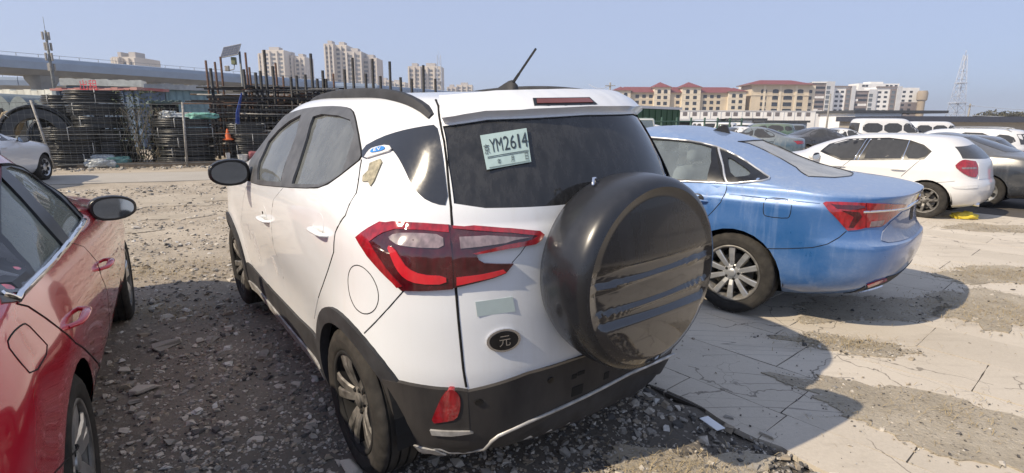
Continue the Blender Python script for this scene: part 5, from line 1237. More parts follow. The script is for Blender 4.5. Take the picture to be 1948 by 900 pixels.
# doors
M['door'] = M['white']
rear_seam = [(688, 304), (685, 320), (678, 367), (657, 410), (638, 442), (635, 479), (625, 511), (614, 543), (606, 566)]
mid_seam = [(540, 357), (521, 380), (517, 426), (521, 468), (537, 511), (541, 545)]
front_seam = [(474, 345), (464, 378), (459, 426), (468, 468), (484, 511), (486, 519)]
low_r = [(606, 566), (590, 585), (565, 570), (541, 545)]; 
sr, sm, sf = S.side(rear_seam), S.side(mid_seam), S.side(front_seam)
dl_low_r = S.side([(598, 606), (570, 588)]); dl_low_f = S.side([(541, 562), (515, 543), (488, 522)])
wb = S.side([(604, 359.5), (625, 352), (646, 337), (668, 320)])
drear = S.patch('door', sr + dl_low_r + S.side([(541, 562)]) + sm[::-1][1:] + wb, 'y+', .0025, M['white'], mirror=True, step=.06)
dfront = S.patch('door', sm[:-1] + S.side([(541, 562), (515, 543), (488, 522)]) + sf[::-1][1:], 'y+', .0025, M['white'], mirror=True, step=.06)
for sname in (sr, sm, sf): S.line('panel_gap', sname, 'y+', .004, M['gap'], sink=.001, mirror=True)
for px in ((609, 431), (504, 410)):
    hx, hz = S.side([px])[0]
    for sg in (1, -1):
        ax = 'y+' if sg > 0 else 'y-'
        S.patch('handle_recess', ell(hx, hz + .012, .052, .046), ax, .0035, M['white'], step=.03)
        handle(S, hx - .005, hz - .012, sg, .19, M['white'], S.root, h=.019, stand=.036)
        if px[0] == 504: S.patch('lock', ell(hx + .035, hz + .012, .011, .009, 12), ax, .006, M['trim'], step=.02)
M['scuff'] = simple('grey_paint_scuff', (.30, .29, .28), .8, var=.5, scale=60, col2=(.62, .63, .64))
for sc_ in ([(478, 440), (482, 442), (494, 478), (499, 500), (495, 498), (486, 470)], [(517, 488), (521, 490), (529, 512), (531, 524), (526, 520)], [(470, 425), (472, 425), (478, 455), (476, 455)]): S.patch('scuff_mark', S.side(sc_), 'y+', .0035, M['scuff'], step=.05, thick=.002)
# fuel flap, bumper seam
fx, fz = S.side([(687, 551)])[0]; S.line('fuel_flap', ell(fx, fz, .10, .095, 36), 'y+', .0025, M['gap'], closed=True, sink=.0008)
S.line('panel_gap', diag(S, [(768, 553), (740, 585), (715, 612), (693, 634)]), 'd+', .003, M['gap'], sink=.0008, mirror=True)
S.line('panel_gap', diag(S, [(974, 500), (990, 482), (1000, 468)]), 'd+', .0015, M['gap'])
# tail lamps
tl = S.patch('tail_lamp', diag(S, z8((222, 93), (262, 66), (300, 46), (345, 39), (440, 44), (534, 50), (541, 150), (545, 266), (500, 270), (430, 273), (375, 272), (345, 245), (305, 205), (262, 155))), 'd+', .016, M['lensdark'], mirror=True, step=.035, smooth=40)
S.patch('lamp_rim', diag(S, z8((222, 93), (262, 66), (300, 46), (345, 39), (440, 44), (530, 50), (531, 84), (440, 76), (352, 72), (310, 84), (268, 108), (300, 160), (340, 215), (378, 256), (360, 262), (345, 245), (305, 205), (262, 155))), 'd+', .0185, M['lensred'], tl, mirror=True, step=.03)
S.patch('clear_lens', smoothpoly(diag(S, z8((325, 102), (352, 86), (430, 86), (512, 92), (516, 130), (440, 130), (370, 122))), 1), 'd+', .019, M['lensclear'], tl, mirror=True, step=.03)
S.patch('light_band', smoothpoly(diag(S, z8((328, 120), (352, 128), (372, 160), (394, 194), (440, 217), (522, 220), (524, 248), (430, 248), (385, 230), (358, 195), (340, 155))), 1), 'd+', .020, M['lensbright'], tl, mirror=True, step=.03)
tr_px = z8((537, 52), (640, 60), (740, 67), (835, 73), (850, 85), (838, 103), (820, 115), (720, 132), (640, 146), (622, 150), (630, 168), (648, 178), (700, 181), (747, 181), (720, 214), (680, 230), (620, 246), (542, 264), (534, 200), (532, 150), (533, 100))
t2 = S.patch('tail_lamp', S.rear(tr_px), 'x-', .014, M['lensdark'], mirror=True, step=.035, smooth=40)
S.patch('lamp_rim', S.rear(z8((545, 53), (740, 67), (835, 73), (850, 85), (838, 103), (820, 115), (720, 132), (622, 150), (610, 146), (720, 118), (815, 100), (828, 88), (740, 82), (545, 70))), 'x-', .017, M['lensred'], t2, mirror=True, step=.03)
S.patch('clear_lens', S.rear(z8((566, 98), (660, 92), (800, 95), (720, 112), (570, 132))), 'x-', .017, M['lensclear'], t2, mirror=True, step=.03)
S.patch('light_band', S.rear(z8((556, 226), (640, 216), (712, 200), (722, 210), (680, 226), (620, 240), (556, 254))), 'x-', .017, M['lensbright'], t2, mirror=True, step=.03)
# plain pale rectangle on the tailgate, oval emblem with its character
q = quad_on(S, [(908, 602), (980, 592), (975, 564), (904, 574)], .004)
quad_plate('pale_rectangle', q, simple('pale_blue_grey', (.40, .48, .48), .5, var=.05), S.root)
ec = S.hit(958, 646); ey, ez = ec.y, ec.z
em = S.patch('emblem', ell(ey, ez, .060, .045), 'x-', .010, M['chrome'], step=.03); S.patch('emblem_plate', ell(ey, ez, .051, .037), 'x-', .012, M['trim'], em, step=.03)
emq = quad_on(S, [(938, 662), (980, 654), (979, 630), (937, 637)], .013); write_quad('lettering', '元', emq, M['chrome'], em, (.25, .1, .75, .9), .0012)
# lower bumper cladding, reflector, strips
sill = -.0
cl_top = z8((310, 570), (430, 595), (500, 605), (548, 598), (592, 602))
bump_px = [(732, 717), (765, 724), (799, 731), (838, 736), (872, 737), (890, 740), (930, 730), (975, 718), (1020, 703), (1060, 690), (1100, 676)]
bump_lo = [(1195, 705), (1150, 728), (1100, 752), (1060, 771), (1000, 797), (943, 823), (928, 836), (916, 848), (890, 858), (860, 868), (845, 871), (832, 868), (812, 852), (788, 836), (770, 815), (752, 780)]
def full_poly(up, lo):
    a = [S.hit(*p) for p in up]; b = [S.hit(*p) for p in lo]; return a, b
ua, lb = full_poly(bump_px, bump_lo)
M['bumper'] = M['cladbrown']
dgu = [((h.y + h.x) * .7071, h.z) for h in ua]; 
corner = [((h.y + h.x) * .7071, h.z) for h in ua[:6]] + [((h.y + h.x) * .7071, h.z) for h in [S.hit(893, 800), S.hit(895, 856)]] + [((h.y + h.x) * .7071, h.z) for h in lb[9:]]
S.patch('rear_bumper', corner, 'd+', .018, M['bumper'], mirror=True, step=.04, smooth=50)
zt = ua[5].z; zb_ = lb[8].z; y5 = S.hit(892, 800).y
mid = [(y5 + .01, zt - .002), (.4, ua[8].z), (.2, ua[9].z), (0, ua[9].z), (-.2, ua[9].z), (-.4, ua[8].z), (-y5 - .01, zt - .002), (-y5 - .01, zb_), (-.42, lb[6].z), (-.36, lb[5].z), (-.2, lb[3].z), (0, lb[2].z), (.2, lb[3].z), (.36, lb[5].z), (.42, lb[6].z), (y5 + .01, zb_)]
loz = .205; low_p = [(y5 + .01, zb_ + .01), (.42, lb[6].z + .012), (.36, lb[5].z + .012), (.2, lb[3].z + .012), (0, lb[2].z + .012), (-.2, lb[3].z + .012), (-.36, lb[5].z + .012), (-.42, lb[6].z + .012), (-y5 - .01, zb_ + .01), (-y5 + .06, loz), (0, loz + .01), (y5 - .06, loz)]
S.patch('lower_valance', low_p, 'x-', .010, M['clad'], step=.05, smooth=60)
rb = S.patch('rear_bumper', mid, 'x-', .0175, M['bumper'], step=.05, smooth=50)
strip = [(793, 839), (832, 849), (848, 867), (880, 860), (916, 849), (930, 834), (943, 824), (1000, 798), (1060, 772), (1110, 749), (1150, 729), (1192, 707)]
sp = [S.hit(*p) for p in strip]
bm = bmesh.new(); tube(bm, [h + Vector((-.02, 0, 0)) for h in sp] + [Vector((sp[-1].x - .02, -.2, sp[-1].z)), Vector((sp[-1].x + .02, -.5, sp[-1].z - .03))], [.007] * 4 + [.008] * (len(sp) - 2), 8); obj('bumper_strip', bm, M['silverstrip'], S.root, 50)
dgs = [((h.y + h.x) * .7071, h.z) for h in [S.hit(*p) for p in ((791, 838), (830, 847), (849, 867), (842, 871), (820, 862), (800, 848))]]
S.patch('bumper_corner_trim', dgs, 'd+', .024, M['silverstrip'], mirror=True, step=.03)
rf = S.patch('reflector', smoothpoly(diag(S, z8((540, 598), (568, 620), (570, 665), (556, 704), (520, 712), (470, 718), (490, 665), (515, 615))), 1), 'd+', .022, M['lensred'], mirror=True, step=.03, smooth=70)
S.patch('reflector_ledge', diag(S, z8((470, 738), (600, 742), (612, 748), (540, 758), (475, 754))), 'd+', .026, M['silverstrip'], mirror=True, step=.03)
for px in ((910, 759), (1043, 718)):
    h = S.hit(*px); S.patch('parking_sensor', ell(h.y, h.z, .013, .013, 14), 'x-', .022, M['trim'], step=.02)
for px, a, b in (((1100, 705), .018, .008), ((1087, 712), .012, .010), ((1093, 738), .028, .022), ((1148, 710), .014, .016)):
    h = S.hit(*px); S.patch('bumper_slot', [(h.y - a, h.z - b), (h.y + a, h.z - b), (h.y + a, h.z + b), (h.y - a, h.z + b)], 'x-', .0195, M['gap'], step=.03)
# arch and sill cladding
for (ax_, az_, ar_) in S.arches:
    th = np.linspace(R(-28), R(208), 30)
    ring = [(ax_ + (ar_ + .062) * math.cos(t), az_ + (ar_ + .062) * math.sin(t)) for t in th] + [(ax_ + (ar_ - .004) * math.cos(t), az_ + (ar_ - .004) * math.sin(t)) for t in th[::-1]]
    S.patch('arch_cladding', ring, 'y+', .016, M['clad'], mirror=True, step=.04, thick=.03)
zs1 = .44; S.patch('sill_cladding', [(.42, .255), (.40, .47), (.8, .445), (1.4, .435), (2.08, .455), (2.12, .26)], 'y+', .013, M['clad'], mirror=True, step=.06)
S.patch('sill_strip', [(.43, .245), (.43, .305), (2.1, .315), (2.1, .25)], 'y+', .022, M['silverstrip'], mirror=True, step=.06)
# spoiler, high brake lamp
spo = [(.60, 1.545), (.615, 1.60)] ; st = S.rear([(838, 238), (832, 196)])
spl = [(st[0][0] - .012, st[0][1] + .004), (st[1][0] - .004, st[1][1] - .004), (.3, st[1][1] + .010), (0, st[1][1] + .014)]
spl = spl + [(-a, b) for a, b in spl[-2::-1]] + [(-.40, st[0][1] + .026), (0, st[0][1] + .034), (.40, st[0][1] + .026)]
sp_o = S.patch('spoiler', spl, 'x-', .036, M['white'], step=.035, thick=.02, smooth=50)
bz0, bz1 = st[0][1] + .036, st[0][1] + .062
S.patch('brake_lamp', [(-.05, bz0 + .004), (.235, bz0 + .004), (.22, bz1), (-.04, bz1)], 'x-', .038, M['trim'], sp_o, step=.04)
S.patch('brake_lens', [(-.035, bz0 + .008), (.222, bz0 + .008), (.21, bz1 - .004), (-.03, bz1 - .004)], 'x-', .040, simple('brown_red_lens', (.16, .035, .02), .15, coat=.6), sp_o, step=.04)
# roof rails
for sg in (1, -1):
    ry = .53 if sg > 0 else .43
    bm = bmesh.new(); xs = np.linspace(1.30, -.22, 25); rows = []
    for i, x in enumerate(xs):
        t = i / 24; k = max(0, math.sin(math.pi * t)) ** .55 * (1 if t > .5 else .85 + .3 * t)
        base = S.bvh.ray_cast(Vector((x, sg * ry, 3)), Vector((0, 0, -1)))[0]; zt_ = base.z + .002 + .034 * k; yo = sg * (ry + .012 * math.sin(t * math.pi))
        rows.append([bm.verts.new(p) for p in ((x, yo - sg * .024, base.z - .02), (x, yo - sg * .022, zt_ - .006), (x, yo - sg * .010, zt_), (x, yo + sg * .012, zt_), (x, yo + sg * .021, zt_ - .010), (x, yo + sg * .027, base.z - .012))])
    for a, b in zip(rows, rows[1:]):
        for j in range(5): bm.faces.new((a[j], a[j + 1], b[j + 1], b[j]))
    bm.faces.new(rows[0]); bm.faces.new(rows[-1]); bmesh.ops.recalc_face_normals(bm, faces=bm.faces[:])
    obj('roof_rail', bm, M['clad'], S.root, 40)
# antenna
bm = bmesh.new(); rows = []
bz = S.bvh.ray_cast(Vector((.05, 0, 3)), Vector((0, 0, -1)))[0].z
for x, hw, h in ((.17, .006, .004), (.10, .026, .022), (.03, .032, .048), (.0, .028, .052), (-.025, .022, .034), (-.03, .020, .0)):
    rows.append([bm.verts.new((x, y, z)) for y, z in ((-hw, bz - .02), (-hw * .6, bz + h * .8), (0, bz + h), (hw * .6, bz + h * .8), (hw, bz - .02))])
for a, b in zip(rows, rows[1:]):
    for j in range(4): bm.faces.new((a[j], a[j + 1], b[j + 1], b[j]))
bm.faces.new(rows[0]); bm.faces.new(rows[-1]); bmesh.ops.recalc_face_normals(bm, faces=bm.faces[:])
an = obj('antenna', bm, M['clad'], S.root, 50)
bm = bmesh.new(); a0, a1 = Vector((.0, 0, bz + .035)), Vector((-.175, 0, bz + .175)); tube(bm, [a0, a0.lerp(a1, .3), a0.lerp(a1, .31), a1], [.0075, .0065, .0055, .005], 10); obj('mast', bm, M['trim'], an, 50)
# spare wheel cover: rim ring + domed face with two ridges
bm = bmesh.new(); cx, cy, cz, rad = -.905, .03, .958, .352
RX = Matrix.Translation((0, cy, cz)) @ Matrix.Rotation(-math.pi / 2, 4, 'Y')      # local Z -> -X
lathe(bm, [(.20, .60), (.335, .66), (.352, .70), (.360, .735), (.362, .775), (.366, .777), (.367, .79), (.366, .83), (.362, .872), (.354, .892), (.342, .9055), (.328, .911)], 96, RX)
cvr = obj('spare_wheel_cover', bm, M['covertop'], S.root, 50)
bm = bmesh.new(); NRr, NA = 70, 128; rings = []
def face_x(y, z):
    r2 = math.hypot(y, z) / .328; d = .018 * (1 - r2 * r2)
    def band(z0, h, s_): 
        t = (z - z0 + .03 * y) / h; return math.exp(-(t ** 2) ** 2)
    edge = min(1, max(0, (1 - r2) / .10))
    d += -.016 * edge * (1 / (1 + math.exp(-(.075 - z) / .004))) * (1 / (1 + math.exp(-(z + .125) / .004)))
    d += .010 * edge * band(.020, .0085, 1) + .010 * edge * band(-.078, .0085, 1)
    return -.911 - d + .05 * z * min(1, (1 - r2) / .09)
for i in range(NRr):
    r_ = .328 * (1 - i / NRr); rings.append([bm.verts.new((face_x(r_ * math.cos(a), r_ * math.sin(a)), cy + r_ * math.cos(a), cz + r_ * math.sin(a))) for a in np.linspace(0, 2 * math.pi, NA, endpoint=False)])
c0 = bm.verts.new((face_x(0, 0), cy, cz))
for a, b in zip(rings, rings[1:]):
    for j in range(NA): bm.faces.new((a[j], b[j], b[(j + 1) % NA], a[(j + 1) % NA]))
for j in range(NA): bm.faces.new((rings[-1][j], c0, rings[-1][(j + 1) % NA]))
bmesh.ops.recalc_face_normals(bm, faces=bm.faces[:]); bm.normal_update()
if sum(f.normal.x for f in bm.faces) > 0: bmesh.ops.reverse_faces(bm, faces=bm.faces[:])
for f in bm.faces:
    if f.calc_center_median().z - cz > .072: f.material_index = 1
obj('cover_face', bm, [M['cover'], M['covertop']], cvr, 60)
bm = bmesh.new(); tube(bm, [(-.74, cy + .16, cz + .33), (-.735, cy + .155, cz + .352), (-.72, cy + .13, cz + .352), (-.715, cy + .125, cz + .33)], .006, 8); obj('cover_latch', bm, M['chrome'], cvr, 60)
bm = bmesh.new(); lathe(bm, [(.30, .60), (.30, .69), (.1, .69)], 40, RX); obj('spare_tyre', bm, M['tyre'], S.root, 40)
# mirrors
for sg in (1, -1): wing_mirror(S, (1.60, sg * .985, 1.165), (.10, .115, .082), sg, M['trim'], M['mirror'], (1.68, sg * .80, 1.10), yaw=.12)
# temporary paper plate outside the rear glass, darkened in colour as if seen through tint
pq = quad_on(S, [(926, 324), (1010, 309), (1001, 245), (913, 259)], .006)
tp = quad_plate('temporary_plate', pq, simple('tint_dimmed_paper', (.36, .48, .48), .7, var=.06, scale=20), S.root)
M['plateink'] = M['ink']
for ch, u0, u1, v0, v1 in (('京', .02, .14, .42, .72), ('Y', .16, .29, .45, .84), ('M', .30, .43, .45, .84), ('2', .46, .58, .45, .86), ('6', .60, .72, .45, .86), ('1', .77, .81, .45, .86), ('4', .85, .98, .45, .88), ('年', .26, .34, .08, .24), ('月', .56, .63, .08, .26), ('日', .88, .95, .08, .28)):
    write_quad('lettering', ch, pq, M['plateink'], tp, (u0, v0, u1, v1), .003)
for v0 in (.34, .30, .03):
    a = [Vector(c) for c in pq]; nn = (a[1] - a[0]).cross(a[3] - a[0]).normalized(); L = lambda u, v: (a[0] * (1 - u) + a[1] * u) * (1 - v) + (a[3] * (1 - u) + a[2] * u) * v + nn * .0026
    quad_plate('printed_line', [L(.06, v0), L(.97, v0), L(.97, v0 + .012), L(.06, v0 + .012)], M['plateink'], tp, .0006)
# interior
seats(S, [(1.25, (.36, -.36), .62), (.42, (.38, 0, -.38), .64)])
# ============================================================ blue saloon
wheel_blue = make_wheel(.325, .222, .205, 5, (M['alloy'], M['alloyd'], M['alloyd']), w0=.036, w1=.05, pair=.30, inset=.02)
blueL = [(.21, -.72, 3.36, .74), (.26, -.86, 3.46, .80), (.34, -.98, 3.54, .86), (.46, -1.05, 3.58, .892), (.60, -1.075, 3.60, .905), (.655, -1.072, 3.60, .908), (.685, -1.03, 3.60, .910), (.73, -1.01, 3.60, .912), (.82, -.995, 3.57, .912),
         (.90, -1.0, 3.50, .911), (.925, -1.01, 3.44, .905), (.945, -1.015, 3.40, .890), (.99, -1.035, 3.28, .876), (1.002, -1.03, 3.18, .872), (1.014, -.99, 3.05, .868), (1.035, -.88, 2.75, .855), (1.06, -.70, 2.50, .845), (1.085, -.50, 2.28, .83), (1.115, -.36, 2.10, .805),
         (1.20, -.12, 1.92, .745), (1.30, .12, 1.66, .675), (1.38, .38, 1.42, .61), (1.43, .65, 1.22, .53), (1.458, .82, 1.08, .36), (1.466, .92, .98, .10)]
blueL = [l + ((.62, 3.0, 1.0, 2.6) if l[0] < 1.04 else (.75, 2.7, .9, 2.6)) for l in blueL]
blue = Car('parked_saloon', 'dusty blue saloon with chrome window trim parked right of the white SUV', 'car', 'cars parked on the lot', (2.342, 4.867, -.02), R(137.0), blueL, M['blue'],
           arches=((0, .325, .365), (2.72, .325, .365)), nz=100, NR=28, NS=56, NF=14, flare=.012, bow=.05)
blue.arch_holes(); blue.wheels(wheel_blue, (0, 2.72), .785, .325)
# ------------------------------------------------------------ blue saloon: glass, lamps, trim
B = blue
z4 = lambda *a: [(1200 + .4444 * u, 220 + .4444 * v) for u, v in a]
z5 = lambda *a: [(1480 + .4444 * u, 220 + .4444 * v) for u, v in a]
gr_px = z4((68, 106), (150, 106), (250, 115), (300, 124), (345, 137), (344, 200), (328, 276), (240, 275), (150, 272), (40, 270), (30, 200))
bg_r = B.side(gr_px); xr_ = max(p[0] for p in bg_r)
bg_r = [p for p in bg_r if p[0] < xr_ - .02]
zlo = min(p[1] for p in bg_r); zhi = max(p[1] for p in bg_r)
bg_r = B.side(z4((170, 107), (250, 115), (300, 124), (345, 137), (344, 200), (328, 276), (240, 275), (170, 273))); xa = .98
bg_r = [(xa, zhi + .004)] + bg_r + [(xa, zlo)]
bg_q = smoothpoly(B.side(z4((412, 183), (430, 183), (470, 210), (510, 240), (513, 250), (500, 260), (430, 265))), 1)
bg_f = [(1.08, zlo), (1.08, zhi + .004), (1.25, zhi), (1.48, zhi - .05), (1.78, 1.19), (2.02, 1.05), (2.02, zlo - .01)]
le = B.rear([(1424, 273), (1450, 284), (1484, 301), (1515, 319), (1538, 336)])
brw = [(y, z) for y, z in le]; brw = brw + [(.3, brw[-1][1] - .012), (0, brw[-1][1] - .016), (-.3, brw[-1][1] - .012)] + [(-y, z) for y, z in le[::-1]] + [(-.3, le[0][1] + .016), (0, le[0][1] + .020), (.3, le[0][1] + .016)]
bwind = [(-.62, 1.10), (.62, 1.10), (.58, 1.25), (.50, 1.37), (.3, 1.40), (-.3, 1.40), (-.50, 1.37), (-.58, 1.25)]
for g in (bg_r, bg_q, bg_f): B.hole(g, 'y+')
B.hole(brw, 'x-', -.6, both=False); B.hole(bwind, 'x+', .6, both=False); B.finish(40)
bo_px = z4((170, 101), (250, 109), (300, 118), (362, 133), (405, 150), (450, 172), (495, 198), (535, 226), (575, 254), (594, 266), (590, 274), (560, 281), (480, 287), (412, 290), (330, 286), (240, 283), (170, 280))
bo = B.side(bo_px); bo_front = [(2.10, zlo - .02), (1.98, 1.09), (1.80, 1.21), (1.50, zhi - .025), (1.25, zhi + .018), (1.0, zhi + .024)]
dlo_b = bo + [(1.05, zlo - .022)] + bo_front
B.patch_h('window_frame', dlo_b, [bg_r, bg_q, bg_f], 'y+', .005, M['trim'], mirror=True, step=.04)
for g in (bg_r, bg_q, bg_f): B.patch('window', g, 'y+', -.006, M['glass_blue'], mirror=True, step=.08, thick=.01)
B.patch('rear_window', brw, 'x-', -.003, glass('dusty_rear_glass', (.28, .30, .31), dust=.75, dustcol=(.34, .355, .37), opaque=.25, scale=5, streak=False), step=.06, thick=.01)
B.patch('windscreen', bwind, 'x+', -.004, M['glass_blue'], step=.08, thick=.01)
B.line('window_seal', brw, 'x-', .006, M['trim'], closed=True)
B.line('chrome_trim', dlo_b, 'y+', .009, M['chrome_trim'], sink=-.004, closed=True, mirror=True)
B.line('chrome_trim', B.side(z4((374, 137), (395, 215), (412, 289))), 'y+', .010, M['chrome_trim'], mirror=True)
B.line('pillar_seal', B.side(z4((366, 133), (368, 160), (404, 289))), 'y+', .006, M['gap'], mirror=True)
bs = B.side(z4((412, 290), (410, 312), (405, 332), (385, 370), (350, 410), (320, 440)))
fd = [(1.03, zlo - .03), (1.06, .6), (1.06, .30)]
B.patch('door', bs + [(.36, .56), (.45, .32), (1.04, .30), (1.04, zlo - .03)], 'y+', .002, M['blue'], mirror=True, step=.07)
B.patch('door', fd + [(1.95, .30), (2.08, .6), (2.10, zlo - .03)], 'y+', .002, M['blue'], mirror=True, step=.07)
B.line('panel_gap', bs + [(.36, .56), (.45, .32)], 'y+', .004, M['gap'], mirror=True, sink=.001); B.line('panel_gap', fd, 'y+', .004, M['gap'], mirror=True, sink=.001)
hx, hz = B.side([(1325, 379)])[0]
for sg in (1, -1):
    for dx in (0, 1.02):
        B.patch('handle_recess', ell(hx + dx, hz + .01, .06, .035), 'y+' if sg > 0 else 'y-', .003, M['trim'], step=.03); handle(B, hx + dx + .01, hz, sg, .21, M['blue'], B.root, h=.015, stand=.035)  # flat black oval: shade of the handle bowl is put into its colour
ff = smoothpoly(B.side(z4((572, 362), (590, 350), (680, 358), (692, 372), (682, 430), (668, 441), (578, 432), (566, 418))), 1); B.line('fuel_flap', ff, 'y+', .0035, M['gap'], closed=True, sink=.001)
B.line('crease', B.side([(1387, 369), (1430, 374), (1480, 379), (1560, 387)]), 'y+', .005, M['blue'], mirror=True, sink=.0015)
B.line('panel_gap', B.side([(1455, 473), (1500, 473), (1545, 471)]) , 'y+', .003, M['gap'], mirror=True)
B.line('panel_gap', diag(B, [(1545, 471), (1575, 464), (1596, 452), (1610, 440)]), 'd+', .003, M['gap'], mirror=True)
# tail lamps
tlx = diag(B, z5((192, 375), (205, 369), (260, 369), (330, 371), (372, 373), (372, 480), (340, 488), (296, 492), (275, 470), (250, 440), (215, 405)))
t1 = B.patch('tail_lamp', tlx, 'd+', .010, M['lensred'], mirror=True, step=.035, smooth=40)
B.patch('light_band', diag(B, z5((225, 380), (368, 384), (368, 396), (330, 400), (250, 396))), 'd+', .013, M['lensdark'], t1, mirror=True, step=.03)
B.patch('light_band', diag(B, z5((270, 405), (345, 412), (355, 430), (318, 480), (300, 478), (322, 432))), 'd+', .013, M['lensdark'], t1, mirror=True, step=.03)
t2 = B.patch('tail_lamp', B.rear(z5((376, 373), (460, 376), (550, 379), (545, 394), (480, 400), (516, 411), (480, 440), (440, 475), (376, 480))), 'x-', .009, M['lensred'], mirror=True, step=.035, smooth=40)
B.patch('clear_lens', B.rear(z5((395, 452), (450, 446), (440, 472), (388, 476))), 'x-', .012, M['lensclear'], t2, mirror=True, step=.03)
chs = B.rear(z5((362, 412), (430, 408), (500, 402), (560, 391))); zc = chs[-1][1]
B.line('chrome_strip', chs + [(.2, zc + .004), (0, zc + .006), (-.2, zc + .004)] + [(-y, z) for y, z in chs[::-1]], 'x-', .013, M['chrome'])
rc = B.rear(z5((530, 412), (480, 455), (445, 500), (440, 535), (470, 545), (520, 538))); zb2 = rc[-1][1]; zt2 = zc - .02
M['rec'] = paint('dusty_blue_recess', (.04, .10, .24), dust=.5, dustcol=(.40, .40, .42), rough=.5, streak=.7)
B.patch('plate_recess', rc + [(0, zb2 - .004)] + [(-y, z) for y, z in rc[::-1]] + [(0, zt2)], 'x-', .006, M['rec'], step=.05)
for k in (-.05, 0, .05): B.patch('plate_mark', [(k - .009, zb2 + .10), (k + .009, zb2 + .10), (k + .009, zb2 + .20), (k - .009, zb2 + .20)], 'x-', .010, M['trim'], step=.04)
lip = B.rear(z5((424, 334), (470, 330), (530, 320))); 
# lower bumper
lo = diag(B, z5((285, 794), (300, 770), (340, 745), (372, 728), (372, 780), (330, 792))); B.patch('bumper_corner', lo, 'd+', .006, M['clad'], mirror=True, step=.04)
lr = B.rear(z5((376, 728), (470, 688), (560, 640), (560, 690), (470, 745), (376, 780))); B.patch('bumper_valance', lr[:3] + [(0, lr[2][1])] + [(-y, z) for y, z in lr[2::-1]] + [(-y, z) for y, z in lr[:2:-1]][::-1] + [(0, lr[3][1])] + lr[3:], 'x-', .006, M['clad'], step=.05)
B.patch('exhaust_trim', B.rear(z5((350, 788), (400, 772), (460, 748), (462, 757), (400, 784), (356, 794))), 'x-', .016, M['chrome'], mirror=True, step=.03)
B.patch('reflector', B.rear(z5((378, 722), (420, 706), (460, 694), (462, 702), (420, 718), (382, 731))), 'x-', .012, M['lensred'], mirror=True, step=.03)
seats(B, [(1.45, (.38, -.38), .50), (.78, (.42, 0, -.42), .44)], simple('pale_seat_cover', (.35, .36, .36), .9))
for sg in (1, -1): wing_mirror(B, (1.80, sg * 1.0, 1.03), (.10, .12, .075), sg, M['blue'], M['mirror'], (1.85, sg * .82, 1.0))
# fin antenna and the little shade on the parcel shelf
bz = B.bvh.ray_cast(Vector((.55, 0, 3)), Vector((0, 0, -1)))[0].z
bm = bmesh.new(); prism(bm, [(.12, -.02), (-.10, -.02), (-.07, .055), (-.04, .06)], -.012, .012); bmesh.ops.transform(bm, matrix=Matrix.Translation((.55, 0, bz)) @ Matrix.Rotation(R(90), 4, 'X'), verts=bm.verts[:]); bmesh.ops.recalc_face_normals(bm, faces=bm.faces[:]); obj('roof_fin', bm, M['trim'], B.root)
# ============================================================ red saloon at the left edge
wheel_red = make_wheel(.32, .215, .205, 5, (M['alloy'], M['alloyd'], M['alloyd']), w0=.06, w1=.06, pair=.2, inset=.02)
redL = [(.21, -.72, 3.36, .74), (.26, -.86, 3.46, .80), (.34, -.98, 3.54, .85), (.46, -1.02, 3.58, .882), (.60, -1.03, 3.60, .893), (.72, -1.01, 3.60, .90), (.80, -1.0, 3.57, .895),
        (.88, -.98, 3.40, .872), (.94, -.96, 3.05, .85), (.98, -.90, 2.80, .835), (1.02, -.65, 2.50, .815), (1.05, -.45, 2.25, .80), (1.09, -.32, 2.08, .78),
        (1.18, -.08, 1.86, .72), (1.28, .18, 1.62, .655), (1.36, .42, 1.40, .59), (1.41, .65, 1.22, .52), (1.44, .82, 1.08, .36), (1.45, .92, .98, .10)]
redL = [l + ((.62, 2.6, 1.0, 2.6) if l[0] < 1.04 else (.75, 2.7, .9, 2.6)) for l in redL]
red = Car('parked_saloon', 'glossy red saloon cut off by the left edge, its right side towards the white SUV', 'car', 'cars parked on the lot', (-2.262, 1.291, -.02), R(121.62), redL, M['red'],
          arches=((0, .32, .36), (2.70, .32, .36)), nz=100, NR=28, NS=56, NF=14, flare=.012, bow=.05)
red.arch_holes(); red.wheels(wheel_red, (0, 2.70), .775, .32)
# ------------------------------------------------------------ red saloon: glass, trim
Rd = red
z5r = lambda *a: [(.3 * u, 290 + .3 * v) for u, v in a]
z6 = lambda *a: [(.378 * u, 560 + .378 * v) for u, v in a]
rgf = Rd.side(z5r((30, 108), (60, 92), (130, 112), (215, 158), (325, 240), (425, 330), (508, 418), (508, 428), (435, 548), (300, 385), (130, 200)))
rgr = Rd.side(z5r((4, 160), (130, 290), (270, 450), (398, 592), (222, 778), (110, 640), (4, 520)))
dzz = Rd.side([(32, 574), (64, 534), (2, 462), (2, 560)])
rgq = Rd.side(z5r((2, 575), (195, 798), (105, 890), (2, 905)))
for g in (rgf, rgr): Rd.hole(g, 'y+')
rw = [(.60, 1.09), (-.60, 1.09), (-.52, 1.32), (-.40, 1.38), (0, 1.40), (.40, 1.38), (.52, 1.32)]
rws = [(-.62, 1.06), (.62, 1.06), (.58, 1.22), (.50, 1.35), (.3, 1.385), (-.3, 1.385), (-.50, 1.35), (-.58, 1.22)]
Rd.hole(rw, 'x-', -.8, both=False); Rd.hole(rws, 'x+', .6, both=False); Rd.finish(40)
out_ = Rd.side(z5r((2, 84), (60, 80), (135, 100), (225, 148), (335, 228), (435, 318), (520, 412), (523, 430), (440, 560), (330, 680), (215, 800), (110, 905), (90, 930)))
xq = min(p[0] for p in out_)
out_ = [(xq + .0, out_[0][1] + .0)] + out_ if False else out_
outer = Rd.side(z5r((2, 84), (60, 80), (135, 100), (225, 148), (335, 228), (435, 318), (520, 412), (523, 430), (440, 560), (330, 680), (215, 800), (150, 868))) + Rd.side([(34, 574), (3, 578)])
